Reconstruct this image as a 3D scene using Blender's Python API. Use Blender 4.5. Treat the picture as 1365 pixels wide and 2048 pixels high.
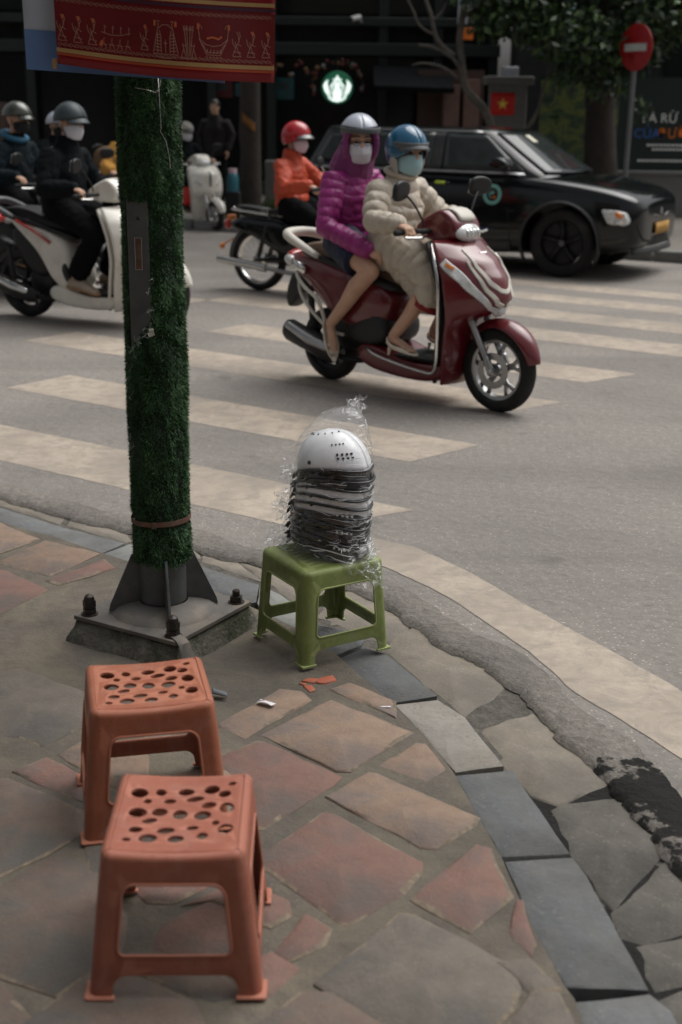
import bpy, bmesh, math, random
import numpy as np
from mathutils import Vector as V, Matrix, Euler, noise
for o in list(bpy.data.objects): bpy.data.objects.remove(o)
S = bpy.context.scene
COL = S.collection
R = math.radians
random.seed(7)
rng = np.random.default_rng(11)

# ---------------------------------------------------------------- camera, sky, sun, exposure
cd = bpy.data.cameras.new('camera'); cam = bpy.data.objects.new('camera', cd); COL.objects.link(cam)
cd.sensor_fit = 'VERTICAL'; cd.sensor_height = 36.0; cd.lens = 36.0*2600/2048
cd.clip_start = 0.05; cd.clip_end = 600
cam.matrix_world = Matrix.Translation((0, 0, 1.68)) @ Matrix.Rotation(R(90-17.484), 4, 'X') @ Matrix.Rotation(R(0.7), 4, 'Z')
cd.dof.use_dof = True; cd.dof.focus_distance = 4.25; cd.dof.aperture_fstop = 2.8; cd.dof.aperture_blades = 9
S.camera = cam
w = bpy.data.worlds.new('World'); S.world = w; w.use_nodes = True
nt = w.node_tree; nt.nodes.clear()
sky = nt.nodes.new('ShaderNodeTexSky'); sky.sky_type = 'NISHITA'; sky.sun_disc = False
sky.sun_elevation = R(63); sky.sun_rotation = R(55); sky.dust_density = 6.0; sky.air_density = 1.0; sky.ozone_density = 1.0
hs = nt.nodes.new('ShaderNodeHueSaturation'); hs.inputs['Saturation'].default_value = 0.22
bg = nt.nodes.new('ShaderNodeBackground'); bg.inputs['Strength'].default_value = 0.062
wo = nt.nodes.new('ShaderNodeOutputWorld')
nt.links.new(sky.outputs[0], hs.inputs['Color']); nt.links.new(hs.outputs[0], bg.inputs[0]); nt.links.new(bg.outputs[0], wo.inputs[0])
sd = bpy.data.lights.new('sun', 'SUN'); sun = bpy.data.objects.new('sun', sd); COL.objects.link(sun)
sd.energy = 1.5; sd.angle = R(60); sd.color = (1.0, 0.985, 0.96)
# sun direction: elevation 63, compass 55 degrees off +Y towards +X
sun.rotation_euler = (R(-(90-63)), 0, R(-55))
S.view_settings.view_transform = 'Standard'; S.view_settings.look = 'None'
S.view_settings.exposure = 0.57; S.view_settings.gamma = 1.0; S.view_settings.use_curve_mapping = False
S.cycles.max_bounces = 8; S.cycles.transparent_max_bounces = 16

# ---------------------------------------------------------------- materials
MAT = {}
def nodes(name):
    m = bpy.data.materials.new(name); m.use_nodes = True
    t = m.node_tree; t.nodes.clear()
    out = t.nodes.new('ShaderNodeOutputMaterial'); p = t.nodes.new('ShaderNodeBsdfPrincipled')
    t.links.new(p.outputs[0], out.inputs[0])
    return m, t, p, out
def N(t, kind, **kw):
    n = t.nodes.new('ShaderNode'+kind)
    for k, v in kw.items():
        if k in n.inputs: n.inputs[k].default_value = v
        else: setattr(n, k, v)
    return n
def ramp(t, src, stops):
    r = t.nodes.new('ShaderNodeValToRGB'); e = r.color_ramp.elements
    while len(e) < len(stops): e.new(0.5)
    for i, (p, c) in enumerate(stops):
        e[i].position = p; e[i].color = (*c, 1) if hasattr(c, '__len__') else (c, c, c, 1)
    t.links.new(src, r.inputs[0]); return r
def mix(t, fac, a, b, mode='MIX'):
    n = t.nodes.new('ShaderNodeMix'); n.data_type = 'RGBA'; n.blend_type = mode
    for s, x in ((0, fac), (6, a), (7, b)):
        if hasattr(x, 'links') or isinstance(x, bpy.types.NodeSocket): t.links.new(x, n.inputs[s])
        else: n.inputs[s].default_value = x if s == 0 else (*x, 1)
    return n.outputs[2]
def M(name, col, rough=0.5, metal=0.0, var=0.12, vs=9.0, bump=0.0, bs=80.0, bd=0.004, coat=0.0, objvar=0.0, dirt=None, dirt_amt=0.5, ds=5.0, spec=0.5, sheen=0.0, emit=0.0):
    m, t, p, out = nodes(name)
    tc = N(t, 'TexCoord'); nz = N(t, 'TexNoise', Scale=vs, Detail=6.0, Roughness=0.6)
    t.links.new(tc.outputs['Object'], nz.inputs['Vector'])
    lo = [c*(1-var) for c in col]; hi = [min(1, c*(1+var)) for c in col]
    c = ramp(t, nz.outputs[0], [(0.3, lo), (0.7, hi)]).outputs[0]
    if dirt:
        n2 = N(t, 'TexNoise', Scale=ds, Detail=8.0, Roughness=0.7); t.links.new(tc.outputs['Object'], n2.inputs['Vector'])
        f = ramp(t, n2.outputs[0], [(0.48, 0.0), (0.68, dirt_amt)]).outputs[0]
        c = mix(t, f, c, dirt)
    if objvar:
        oi = N(t, 'ObjectInfo'); mr = N(t, 'MapRange'); mr.inputs['To Min'].default_value = 1-objvar; mr.inputs['To Max'].default_value = 1+objvar
        t.links.new(oi.outputs['Random'], mr.inputs[0])
        h = N(t, 'HueSaturation'); t.links.new(mr.outputs[0], h.inputs['Value']); t.links.new(c, h.inputs['Color']); c = h.outputs[0]
    t.links.new(c, p.inputs['Base Color'])
    p.inputs['Metallic'].default_value = metal
    rr = ramp(t, nz.outputs[0], [(0.25, max(0.02, rough*0.82)), (0.75, min(1, rough*1.18))])
    t.links.new(rr.outputs[0], p.inputs['Roughness'])
    p.inputs['Coat Weight'].default_value = coat; p.inputs['Coat Roughness'].default_value = 0.06
    p.inputs['Specular IOR Level'].default_value = spec
    if sheen: p.inputs['Sheen Weight'].default_value = sheen
    if emit:
        t.links.new(c, p.inputs['Emission Color']); p.inputs['Emission Strength'].default_value = emit
    if bump:
        nb = N(t, 'TexNoise', Scale=bs, Detail=5.0, Roughness=0.65); t.links.new(tc.outputs['Object'], nb.inputs['Vector'])
        b = N(t, 'Bump', Strength=bump, Distance=bd); t.links.new(nb.outputs[0], b.inputs['Height']); t.links.new(b.outputs[0], p.inputs['Normal'])
    MAT[name] = m
    return m

M('skin', (0.60, 0.36, 0.245), 0.55, var=0.10, vs=14); M('skin_leg', (0.43, 0.27, 0.19), 0.45, var=0.06)
M('black_plastic', (0.009, 0.0095, 0.010), 0.5, var=0.2); M('rubber', (0.009, 0.009, 0.009), 0.8, bump=0.3, bs=120, dirt=(0.08, 0.075, 0.07), dirt_amt=0.4)
M('grey_plastic', (0.09, 0.095, 0.10), 0.45); M('dark_grey', (0.018, 0.019, 0.020), 0.6)
M('chrome', (0.75, 0.74, 0.72), 0.16, metal=1.0, var=0.05); M('alloy', (0.42, 0.42, 0.42), 0.38, metal=1.0, var=0.1)
M('alloy_dark', (0.02, 0.02, 0.022), 0.45, metal=0.6)
M('red_paint', (0.125, 0.0045, 0.010), 0.32, coat=0.7, var=0.06, dirt=(0.2, 0.06, 0.06), dirt_amt=0.25, ds=3)
M('white_paint', (0.80, 0.77, 0.69), 0.35, coat=0.35, var=0.04, dirt=(0.45, 0.42, 0.36), dirt_amt=0.35, ds=4)
M('black_paint', (0.006, 0.0075, 0.008), 0.12, coat=0.45, spec=0.25, var=0.1)
M('cream', (0.62, 0.59, 0.52), 0.5); M('orange_lens', (0.75, 0.22, 0.03), 0.15, coat=1.0); M('red_lens', (0.45, 0.02, 0.015), 0.15, coat=1.0)
M('clear_lens', (0.62, 0.63, 0.62), 0.08, coat=1.0, var=0.25, vs=30)
M('tan_vinyl', (0.20, 0.135, 0.095), 0.6, bump=0.2, bs=200); M('black_vinyl', (0.009, 0.009, 0.0095), 0.55, bump=0.2, bs=200)
M('glass_dark', (0.012, 0.015, 0.016), 0.05, coat=1.0, var=0.05)
M('mirror_glass', (0.5, 0.52, 0.53), 0.05, metal=1.0, var=0.02)

# ---------------------------------------------------------------- mesh builder
def link(o, parent=None):
    COL.objects.link(o)
    if parent is not None: o.parent = parent
    return o
def bake(o):
    dg = bpy.context.evaluated_depsgraph_get()
    me = bpy.data.meshes.new_from_object(o.evaluated_get(dg)); me.name = o.data.name
    o.modifiers.clear(); old = o.data; o.data = me
    if isinstance(old, bpy.types.Mesh): bpy.data.meshes.remove(old)
    return o
def shade(me, ang=35):
    if ang is None: return
    me.polygons.foreach_set('use_smooth', np.ones(len(me.polygons), dtype=bool))
    if ang < 180: me.set_sharp_from_angle(angle=R(ang))
    me.update()
def lerp(a, b, t): return a+(b-a)*t
class MB:
    def __init__(s): s.v = []; s.f = []; s.mi = []
    def add(s, vs, fs, m=0):
        n = len(s.v); s.v += [tuple(x) for x in vs]; s.f += [tuple(i+n for i in f) for f in fs]; s.mi += [m]*len(fs); return s
    def box(s, c, d, rot=None, m=0, taper=1.0):
        x, y, z = (k/2 for k in d); q = []
        for dz in (-1, 1):
            k = taper if dz > 0 else 1
            q += [V((-x*k, -y*k, z*dz)), V((x*k, -y*k, z*dz)), V((x*k, y*k, z*dz)), V((-x*k, y*k, z*dz))]
        if rot is not None:
            rm = rot if isinstance(rot, Matrix) else Euler(rot).to_matrix(); q = [rm @ p for p in q]
        c = V(c)
        return s.add([p+c for p in q], [(3, 2, 1, 0), (4, 5, 6, 7), (0, 1, 5, 4), (1, 2, 6, 5), (2, 3, 7, 6), (3, 0, 4, 7)], m)
    def tube(s, pts, rad, n=12, m=0, ref=None, closed=False, rnd=False, caps=True):
        P = [V(p) for p in pts]
        if not hasattr(rad, '__len__'): rad = [rad]*len(P)
        rad = [(r, r) if not hasattr(r, '__len__') else r for r in rad]
        if rnd:   # round ends
            def cap(p, d, r):
                return [(p+d*(math.sin(R(a))*max(r)*0.9), (r[0]*math.cos(R(a)), r[1]*math.cos(R(a)))) for a in (25, 50, 72, 86)]
            d0 = (P[0]-P[1]).normalized(); d1 = (P[-1]-P[-2]).normalized()
            A = cap(P[0], d0, rad[0])[::-1]; B = cap(P[-1], d1, rad[-1])
            P = [a[0] for a in A]+P+[b[0] for b in B]; rad = [a[1] for a in A]+rad+[b[1] for b in B]
        k = len(P); vs = []; prev = None
        for i, p in enumerate(P):
            if closed: t = P[(i+1) % k]-P[i-1]
            else: t = (P[min(i+1, k-1)]-P[max(i-1, 0)])
            t = t.normalized() if t.length > 1e-9 else V((0, 0, 1))
            if ref is not None: a = V(ref)
            elif prev is not None: a = prev
            else: a = V((0, 0, 1)) if abs(t.z) < 0.9 else V((1, 0, 0))
            a = a-t*a.dot(t)
            a = a.normalized() if a.length > 1e-6 else t.orthogonal().normalized()
            prev = a; b = t.cross(a)
            for j in range(n):
                q = 2*math.pi*j/n; vs.append(p+a*(math.cos(q)*rad[i][0])+b*(math.sin(q)*rad[i][1]))
        fs = []
        for i in range(k if closed else k-1):
            for j in range(n):
                i2 = (i+1) % k; fs.append((i*n+j, i*n+(j+1) % n, i2*n+(j+1) % n, i2*n+j))
        if caps and not closed:
            fs.append(tuple(range(n))[::-1]); fs.append(tuple((k-1)*n+j for j in range(n)))
        return s.add(vs, fs, m)
    def cyl(s, p0, p1, r0, r1=None, n=16, m=0): return s.tube([p0, p1], [r0, r0 if r1 is None else r1], n, m)
    def ell(s, c, r, rot=None, nu=20, nv=12, m=0):
        vs = []; fs = []; c = V(c); rm = None if rot is None else (rot if isinstance(rot, Matrix) else Euler(rot).to_matrix())
        for i in range(nv+1):
            a = math.pi*i/nv
            for j in range(nu):
                b = 2*math.pi*j/nu; p = V((r[0]*math.sin(a)*math.cos(b), r[1]*math.sin(a)*math.sin(b), r[2]*math.cos(a)))
                vs.append((rm @ p if rm else p)+c)
        for i in range(nv):
            for j in range(nu):
                q = (i*nu+j, (i+1)*nu+j, (i+1)*nu+(j+1) % nu, i*nu+(j+1) % nu)
                if i == 0: q = (q[0], q[1], q[2])
                elif i == nv-1: q = (q[0], q[1], q[3])
                fs.append(q)
        return s.add(vs, fs, m)
    def lathe(s, prof, c=(0, 0, 0), mat=None, n=24, m=0, arc=None):
        vs = []; fs = []; k = len(prof); full = arc is None; a0, a1 = (0, 2*math.pi) if full else arc
        nn = n if full else n+1
        for j in range(nn):
            a = a0+(a1-a0)*j/n
            for (r, z) in prof:
                p = V((r*math.cos(a), r*math.sin(a), z)); p = mat @ p if mat is not None else p; vs.append(p+V(c))
        for j in range(n):
            j2 = (j+1) % nn
            for i in range(k-1): fs.append((j*k+i, j2*k+i, j2*k+i+1, j*k+i+1))
        return s.add(vs, fs, m)
    def prism(s, poly, h0, h1, mat=None, m=0):
        n = len(poly); vs = [V((x, y, h0)) for x, y in poly]+[V((x, y, h1)) for x, y in poly]
        if mat is not None: vs = [mat @ p for p in vs]
        fs = [tuple(range(n))[::-1], tuple(range(n, 2*n))]+[(i, (i+1) % n, n+(i+1) % n, n+i) for i in range(n)]
        return s.add(vs, fs, m)
    def grid(s, fn, nu, nv, m=0, wrap=False):
        vs = [fn(i/nu, j/nv) for i in range(nu+1) for j in range(nv+1)]
        return s.add(vs, [(i*(nv+1)+j, (i+1)*(nv+1)+j, (i+1)*(nv+1)+j+1, i*(nv+1)+j+1) for i in range(nu) for j in range(nv)], m)
    def pod(s, outline, hw, hin, k=0.75, m=0, y0=0.0):
        """side-view outline (x,z) turned into a closed body: full outline at +-hw, shrunk ring at +-hin"""
        n = len(outline); cx = sum(p[0] for p in outline)/n; cz = sum(p[1] for p in outline)/n
        H = hw if callable(hw) else (lambda x, z: hw); I = hin if callable(hin) else (lambda x, z: hin)
        rings = []
        for sg, fn, kk in ((-1, I, k), (-1, H, 1), (1, H, 1), (1, I, k)):
            rings += [(cx+(x-cx)*kk, y0+sg*fn(x, z), cz+(z-cz)*kk) for x, z in outline]
        fs = [tuple(range(n)), tuple(range(3*n, 4*n))[::-1]]
        for r in range(3):
            for i in range(n):
                j = (i+1) % n; fs.append((r*n+i, (r+1)*n+i, (r+1)*n+j, r*n+j))
        return s.add(rings, fs, m)
    def build(s, name, mats, parent=None, ang=35, bevel=0, sub=0, solid=0, segs=2, off=-1):
        me = bpy.data.meshes.new(name); me.from_pydata(s.v, [], s.f)
        if not isinstance(mats, (list, tuple)): mats = [mats]
        for mt in mats: me.materials.append(MAT[mt] if isinstance(mt, str) else mt)
        me.polygons.foreach_set('material_index', s.mi)
        bm = bmesh.new(); bm.from_mesh(me); bmesh.ops.recalc_face_normals(bm, faces=bm.faces); bm.to_mesh(me); bm.free()
        shade(me, ang)
        o = link(bpy.data.objects.new(name, me), parent)
        if solid:
            q = o.modifiers.new('solid', 'SOLIDIFY'); q.thickness = solid; q.offset = off
        if sub:
            q = o.modifiers.new('sub', 'SUBSURF'); q.levels = sub; q.render_levels = sub
        if bevel:
            q = o.modifiers.new('bevel', 'BEVEL'); q.width = bevel; q.segments = segs; q.limit_method = 'ANGLE'; q.angle_limit = R(40)
        return o
def clay(name, mb, mats, parent=None, vox=0.01, sm=4, disp=None):
    o = mb.build(name, mats, parent, ang=180)
    r = o.modifiers.new('remesh', 'REMESH'); r.mode = 'VOXEL'; r.voxel_size = vox
    q = o.modifiers.new('smooth', 'SMOOTH'); q.iterations = sm; q.factor = 0.5
    bake(o)
    me = o.data
    if disp is not None:
        n = len(me.vertices); co = np.empty(n*3); no = np.empty(n*3)
        me.vertices.foreach_get('co', co); me.vertex_normals.foreach_get('vector', no)
        co = co.reshape(-1, 3); no = no.reshape(-1, 3)
        d = disp(co, no); co = co+(no*d[:, None] if d.ndim == 1 else d)
        me.vertices.foreach_set('co', co.ravel()); me.update()
    shade(me, 180)
    return o
def thing(name, label, cat, loc=(0, 0, 0), rz=0.0, group=None, sc=1.0, rot=None):
    o = bpy.data.objects.new(name, None); o.empty_display_size = 0.1; COL.objects.link(o)
    o.location = loc; o.rotation_euler = rot if rot is not None else (0, 0, rz); o.scale = (sc, sc, sc)
    return tag(o, label, cat, group)
def tag(o, label, cat, group=None):
    o['label'] = label; o['category'] = cat
    if group: o['group'] = group
    return o
def struct(o, kind='structure'): o['kind'] = kind; return o
def copy_tree(o, parent=None):
    c = o.copy(); COL.objects.link(c)
    if parent is not None: c.parent = parent
    for ch in o.children: copy_tree(ch, c)
    return c
def vnoise(co, sc, seed=0.0):
    return np.array([noise.noise((x*sc+seed, y*sc-seed, z*sc+2*seed)) for x, y, z in co])
def curve_fill(loops, res=1):
    """flat mesh (bmesh) from outer loop and holes, all lists of (x,y)"""
    cu = bpy.data.curves.new('c', 'CURVE'); cu.dimensions = '2D'; cu.fill_mode = 'BOTH'
    for lp in loops:
        sp = cu.splines.new('POLY'); sp.points.add(len(lp)-1); sp.use_cyclic_u = True
        for p, (x, y) in zip(sp.points, lp): p.co = (x, y, 0, 1)
    ob = bpy.data.objects.new('c', cu); COL.objects.link(ob)
    dg = bpy.context.evaluated_depsgraph_get(); me = bpy.data.meshes.new_from_object(ob.evaluated_get(dg))
    bm = bmesh.new(); bm.from_mesh(me); bmesh.ops.remove_doubles(bm, verts=bm.verts, dist=1e-6)
    bpy.data.objects.remove(ob); bpy.data.curves.remove(cu); bpy.data.meshes.remove(me)
    return bm
def bisect(bm, co, no):
    bmesh.ops.bisect_plane(bm, geom=bm.verts[:]+bm.edges[:]+bm.faces[:], plane_co=co, plane_no=no, dist=1e-6)
def rrect(x0, y0, x1, y1, r, n=5):
    if not hasattr(r, '__len__'): r = (r, r, r, r)
    out = []
    for cx, cy, a, q in ((x0+r[0], y0+r[0], 180, r[0]), (x1-r[1], y0+r[1], 270, r[1]), (x1-r[2], y1-r[2], 0, r[2]), (x0+r[3], y1-r[3], 90, r[3])):
        for i in range(n+1):
            t = R(a+90*i/n); out.append((cx+q*math.cos(t), cy+q*math.sin(t)))
    return out
def text_obj(name, body, size, mat, parent, loc, rot, ext=0.002, align='LEFT'):
    cu = bpy.data.curves.new(name, 'FONT'); cu.body = body; cu.size = size; cu.extrude = ext; cu.align_x = align; cu.resolution_u = 2
    ob = bpy.data.objects.new(name, cu); COL.objects.link(ob)
    dg = bpy.context.evaluated_depsgraph_get(); me = bpy.data.meshes.new_from_object(ob.evaluated_get(dg))
    bpy.data.objects.remove(ob); bpy.data.curves.remove(cu)
    me.materials.clear(); me.materials.append(MAT[mat])
    o = link(bpy.data.objects.new(name, me), parent); o.location = loc; o.rotation_euler = rot
    return o
PAVERS = {'o': [[(-0.21, 3.184),(-0.021, 3.412),(0.208, 3.207),(0.034, 2.98),(-0.006, 2.984)], [(-0.339, 3.241),(-0.172, 3.471),(-0.107, 3.457),(-0.076, 3.404),(-0.252, 3.159)], [(0.103, 3.016),(0.209, 3.149),(0.235, 3.144),(0.279, 3.001),(0.225, 2.941)], [(-0.032, 2.856),(0.078, 2.981),(0.103, 2.977),(0.345, 2.77),(0.332, 2.733),(0.233, 2.622),(0.193, 2.629)], [(-0.025, 3.476),(0.028, 3.524),(0.165, 3.404),(0.162, 3.288)], [(-0.737, 3.053),(-0.673, 3.159),(-0.501, 3.087),(-0.469, 2.838),(-0.6, 2.908)], [(-1.465, 4.999),(-1.383, 5.01),(-1.173, 4.805),(-1.286, 4.63),(-1.346, 4.56)], [(-1.273, 4.532),(-1.152, 4.792),(-0.91, 4.647),(-1.044, 4.393),(-1.201, 4.475)], [(-0.67, 3.25),(-0.542, 3.391),(-0.345, 3.259),(-0.504, 3.126)], [(-0.484, 2.927),(-0.302, 3.014),(-0.208, 2.88),(-0.298, 2.701),(-0.441, 2.722)], [(-0.282, 2.7),(-0.175, 2.618),(-0.19, 2.545),(-0.271, 2.588)]], 'r': [[(-0.308, 3.057),(-0.22, 3.149),(-0.197, 3.144),(0.011, 2.957),(-0.009, 2.911),(-0.171, 2.701),(-0.209, 2.707),(-0.369, 2.897)], [(-0.187, 2.562),(-0.173, 2.593),(-0.036, 2.783),(-0.007, 2.775),(0.2, 2.571),(0.195, 2.532),(0.149, 2.448),(0.026, 2.327),(0.007, 2.332)], [(0.158, 2.428),(0.324, 2.652),(0.358, 2.633),(0.386, 2.439),(0.309, 2.342),(0.28, 2.305)], [(0.359, 2.311),(0.391, 2.432),(0.405, 2.432),(0.412, 2.272),(0.398, 2.23)], [(-0.171, 2.466),(-0.1, 2.418),(-0.092, 2.361),(-0.134, 2.317),(-0.186, 2.351)], [(-0.125, 2.238),(-0.066, 2.37),(-0.006, 2.319),(-0.019, 2.262),(-0.094, 2.204)], [(-0.477, 2.494),(-0.247, 2.494),(-0.346, 2.397),(-0.407, 2.401)], [(-0.376, 2.25),(-0.362, 2.335),(-0.272, 2.413),(-0.208, 2.379),(-0.173, 2.268),(-0.226, 2.203),(-0.32, 2.206)], [(-0.332, 2.39),(-0.238, 2.477),(-0.17, 2.421),(-0.185, 2.377),(-0.277, 2.407)], [(-1.053, 4.345),(-0.881, 4.581),(-0.825, 4.49),(-0.995, 4.298)], [(-0.2, 2.186),(-0.131, 2.242),(-0.07, 2.188),(-0.123, 2.097),(-0.182, 2.113)], [(-0.834, 2.968),(-0.762, 3.043),(-0.626, 2.929),(-0.599, 2.8),(-0.687, 2.856)], [(-1.366, 4.497),(-1.209, 4.44),(-1.023, 4.259),(-1.132, 4.023),(-1.216, 3.95)]], 'b': [[(-0.906, 2.915),(-0.836, 2.933),(-0.706, 2.848),(-0.601, 2.773),(-0.577, 2.7),(-0.655, 2.582),(-0.746, 2.488),(-0.793, 2.453)], [(-0.794, 2.401),(-0.74, 2.454),(-0.661, 2.57),(-0.611, 2.579),(-0.513, 2.511),(-0.439, 2.351),(-0.427, 2.219),(-0.533, 2.089),(-0.661, 2.149),(-0.734, 2.187)], [(-0.719, 2.15),(-0.652, 2.139),(-0.565, 2.033),(-0.604, 1.949),(-0.669, 1.961)], [(-0.586, 2.007),(-0.498, 2.144),(-0.425, 2.173),(-0.268, 2.089),(-0.216, 1.957),(-0.314, 1.836),(-0.515, 1.833)], [(-0.152, 2.018),(-0.067, 2.119),(-0.004, 2.121),(0.122, 2.005),(0.033, 1.903),(-0.105, 1.928)], [(-0.409, 2.181),(-0.382, 2.234),(-0.24, 2.192),(-0.175, 2.102),(-0.232, 2.083),(-0.342, 2.134)]], 'g': [[(-1.105, 3.541),(-0.96, 3.595),(-0.832, 3.5),(-0.702, 3.42),(-0.685, 3.223),(-0.788, 3.09),(-0.857, 3.145),(-1.007, 3.173)], [(-0.042, 2.14),(-0.022, 2.171),(0.134, 2.381),(0.165, 2.375),(0.367, 2.195),(0.375, 2.17),(0.342, 2.075),(0.237, 1.931),(0.116, 1.996)], [(0.319, 2.214),(0.391, 2.231),(0.444, 2.131),(0.376, 2.114)], [(-0.604, 2.713),(-0.556, 2.773),(-0.427, 2.669),(-0.484, 2.469),(-0.552, 2.506)], [(0.384, 2.131),(0.434, 2.125),(0.454, 2.006),(0.372, 1.96),(0.305, 2.005)]]}
KERBS = [[(-1.537, 5.284),(-1.442, 5.244),(-1.124, 4.984),(-0.841, 4.793),(-0.911, 4.672),(-1.144, 4.843),(-1.382, 5.006),(-1.481, 5.076)], [(-0.904, 4.667),(-0.824, 4.788),(-0.67, 4.681),(-0.54, 4.572),(-0.55, 4.463),(-0.703, 4.511)], [(-0.539, 4.561),(-0.291, 4.358),(-0.289, 4.19),(-0.344, 4.165),(-0.5, 4.335)], [(-0.287, 4.348),(-0.212, 4.27),(-0.152, 4.167),(-0.093, 4.005),(-0.124, 3.936),(-0.252, 4.071),(-0.285, 4.181)], [(-0.12, 3.931),(-0.086, 3.997),(0.017, 3.948),(0.078, 3.867),(0.068, 3.826),(-0.011, 3.744)], [(0.002, 3.721),(0.08, 3.802),(0.146, 3.757),(0.287, 3.463),(0.147, 3.412)], [(0.158, 3.4),(0.287, 3.436),(0.356, 3.325),(0.433, 3.044),(0.304, 3.006),(0.236, 3.2)], [(0.301, 2.99),(0.453, 3.023),(0.48, 2.89),(0.539, 2.627),(0.377, 2.611),(0.34, 2.795)], [(0.385, 2.594),(0.541, 2.616),(0.562, 2.541),(0.585, 2.372),(0.612, 2.147),(0.452, 2.151),(0.41, 2.369)], [(0.463, 2.108),(0.612, 2.135),(0.643, 2.086),(0.662, 1.886),(0.481, 1.883)]]
KERB_TONE = [1, 2, 1, 2, 1, 1, 0, 1, 1, 1]
GUTTER = [[(0.042, 4.436),(0.204, 4.248),(0.254, 4.099),(0.171, 3.963),(0.092, 3.968),(-0.082, 4.122),(-0.063, 4.354)], [(0.175, 3.988),(0.255, 4.096),(0.464, 3.878),(0.55, 3.655),(0.368, 3.412),(0.3, 3.524),(0.151, 3.876)], [(0.367, 3.405),(0.561, 3.587),(0.737, 3.065),(0.56, 2.917),(0.495, 2.966),(0.438, 3.111)], [(0.534, 2.907),(0.57, 2.939),(0.765, 2.988),(0.804, 2.74),(0.611, 2.465),(0.548, 2.689)], [(0.6, 2.465),(0.79, 2.702),(0.848, 2.522),(0.791, 2.405),(0.651, 2.352),(0.606, 2.371)], [(0.633, 2.348),(0.777, 2.408),(0.812, 2.264),(0.638, 2.195)], [(0.636, 2.179),(0.803, 2.274),(0.829, 2.082),(0.67, 1.977)], [(-1.625, 5.566),(-1.532, 5.565),(-1.171, 5.309),(-1.168, 5.151),(-1.502, 5.411),(-1.599, 5.455)], [(-1.153, 5.154),(-1.14, 5.27),(-0.89, 5.108),(-0.836, 4.954),(-0.857, 4.927)], [(-0.839, 5.031),(-0.587, 4.904),(-0.536, 4.746),(-0.84, 4.943)], [(-0.543, 4.857),(-0.398, 4.742),(-0.279, 4.488),(-0.546, 4.725)], [(-0.397, 4.732),(-0.233, 4.639),(0.031, 4.446),(-0.063, 4.332),(-0.1, 4.147),(-0.23, 4.419),(-0.292, 4.522)]]
ROAD_EDGE = [(-1.616, 5.565),(-1.526, 5.561),(-1.361, 5.431),(-1.264, 5.383),(-1.079, 5.212),(-0.895, 5.118),(-0.72, 5.045),(-0.585, 4.936),(-0.391, 4.762),(-0.154, 4.639),(0.035, 4.473),(0.177, 4.327),(0.256, 4.127),(0.392, 3.908),(0.485, 3.791),(0.543, 3.68),(0.598, 3.581),(0.643, 3.344),(0.693, 3.225),(0.734, 3.086),(0.78, 2.931),(0.799, 2.744),(0.85, 2.577)]
PAVE_EDGE = [(-1.478, 5.062),(-1.385, 5.019),(-1.1, 4.82),(-0.909, 4.661),(-0.701, 4.495),(-0.549, 4.452),(-0.5, 4.335),(-0.344, 4.17),(-0.252, 4.071),(-0.13, 3.927),(-0.011, 3.736),(0.147, 3.406),(0.235, 3.194),(0.298, 2.993),(0.337, 2.79),(0.376, 2.602),(0.406, 2.369),(0.448, 2.148),(0.461, 2.108),(0.476, 1.883)]
EDGE_OUT = [(0.016, 5.035),(0.118, 4.994),(0.294, 4.877),(0.503, 4.569),(0.665, 4.247),(0.825, 3.963),(1.009, 3.628),(1.068, 3.502)]
EDGE_IN = [(0.017, 4.765),(0.168, 4.64),(0.326, 4.432),(0.481, 4.148),(0.613, 3.854),(0.708, 3.56),(0.807, 3.38),(0.947, 3.037)]
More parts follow.
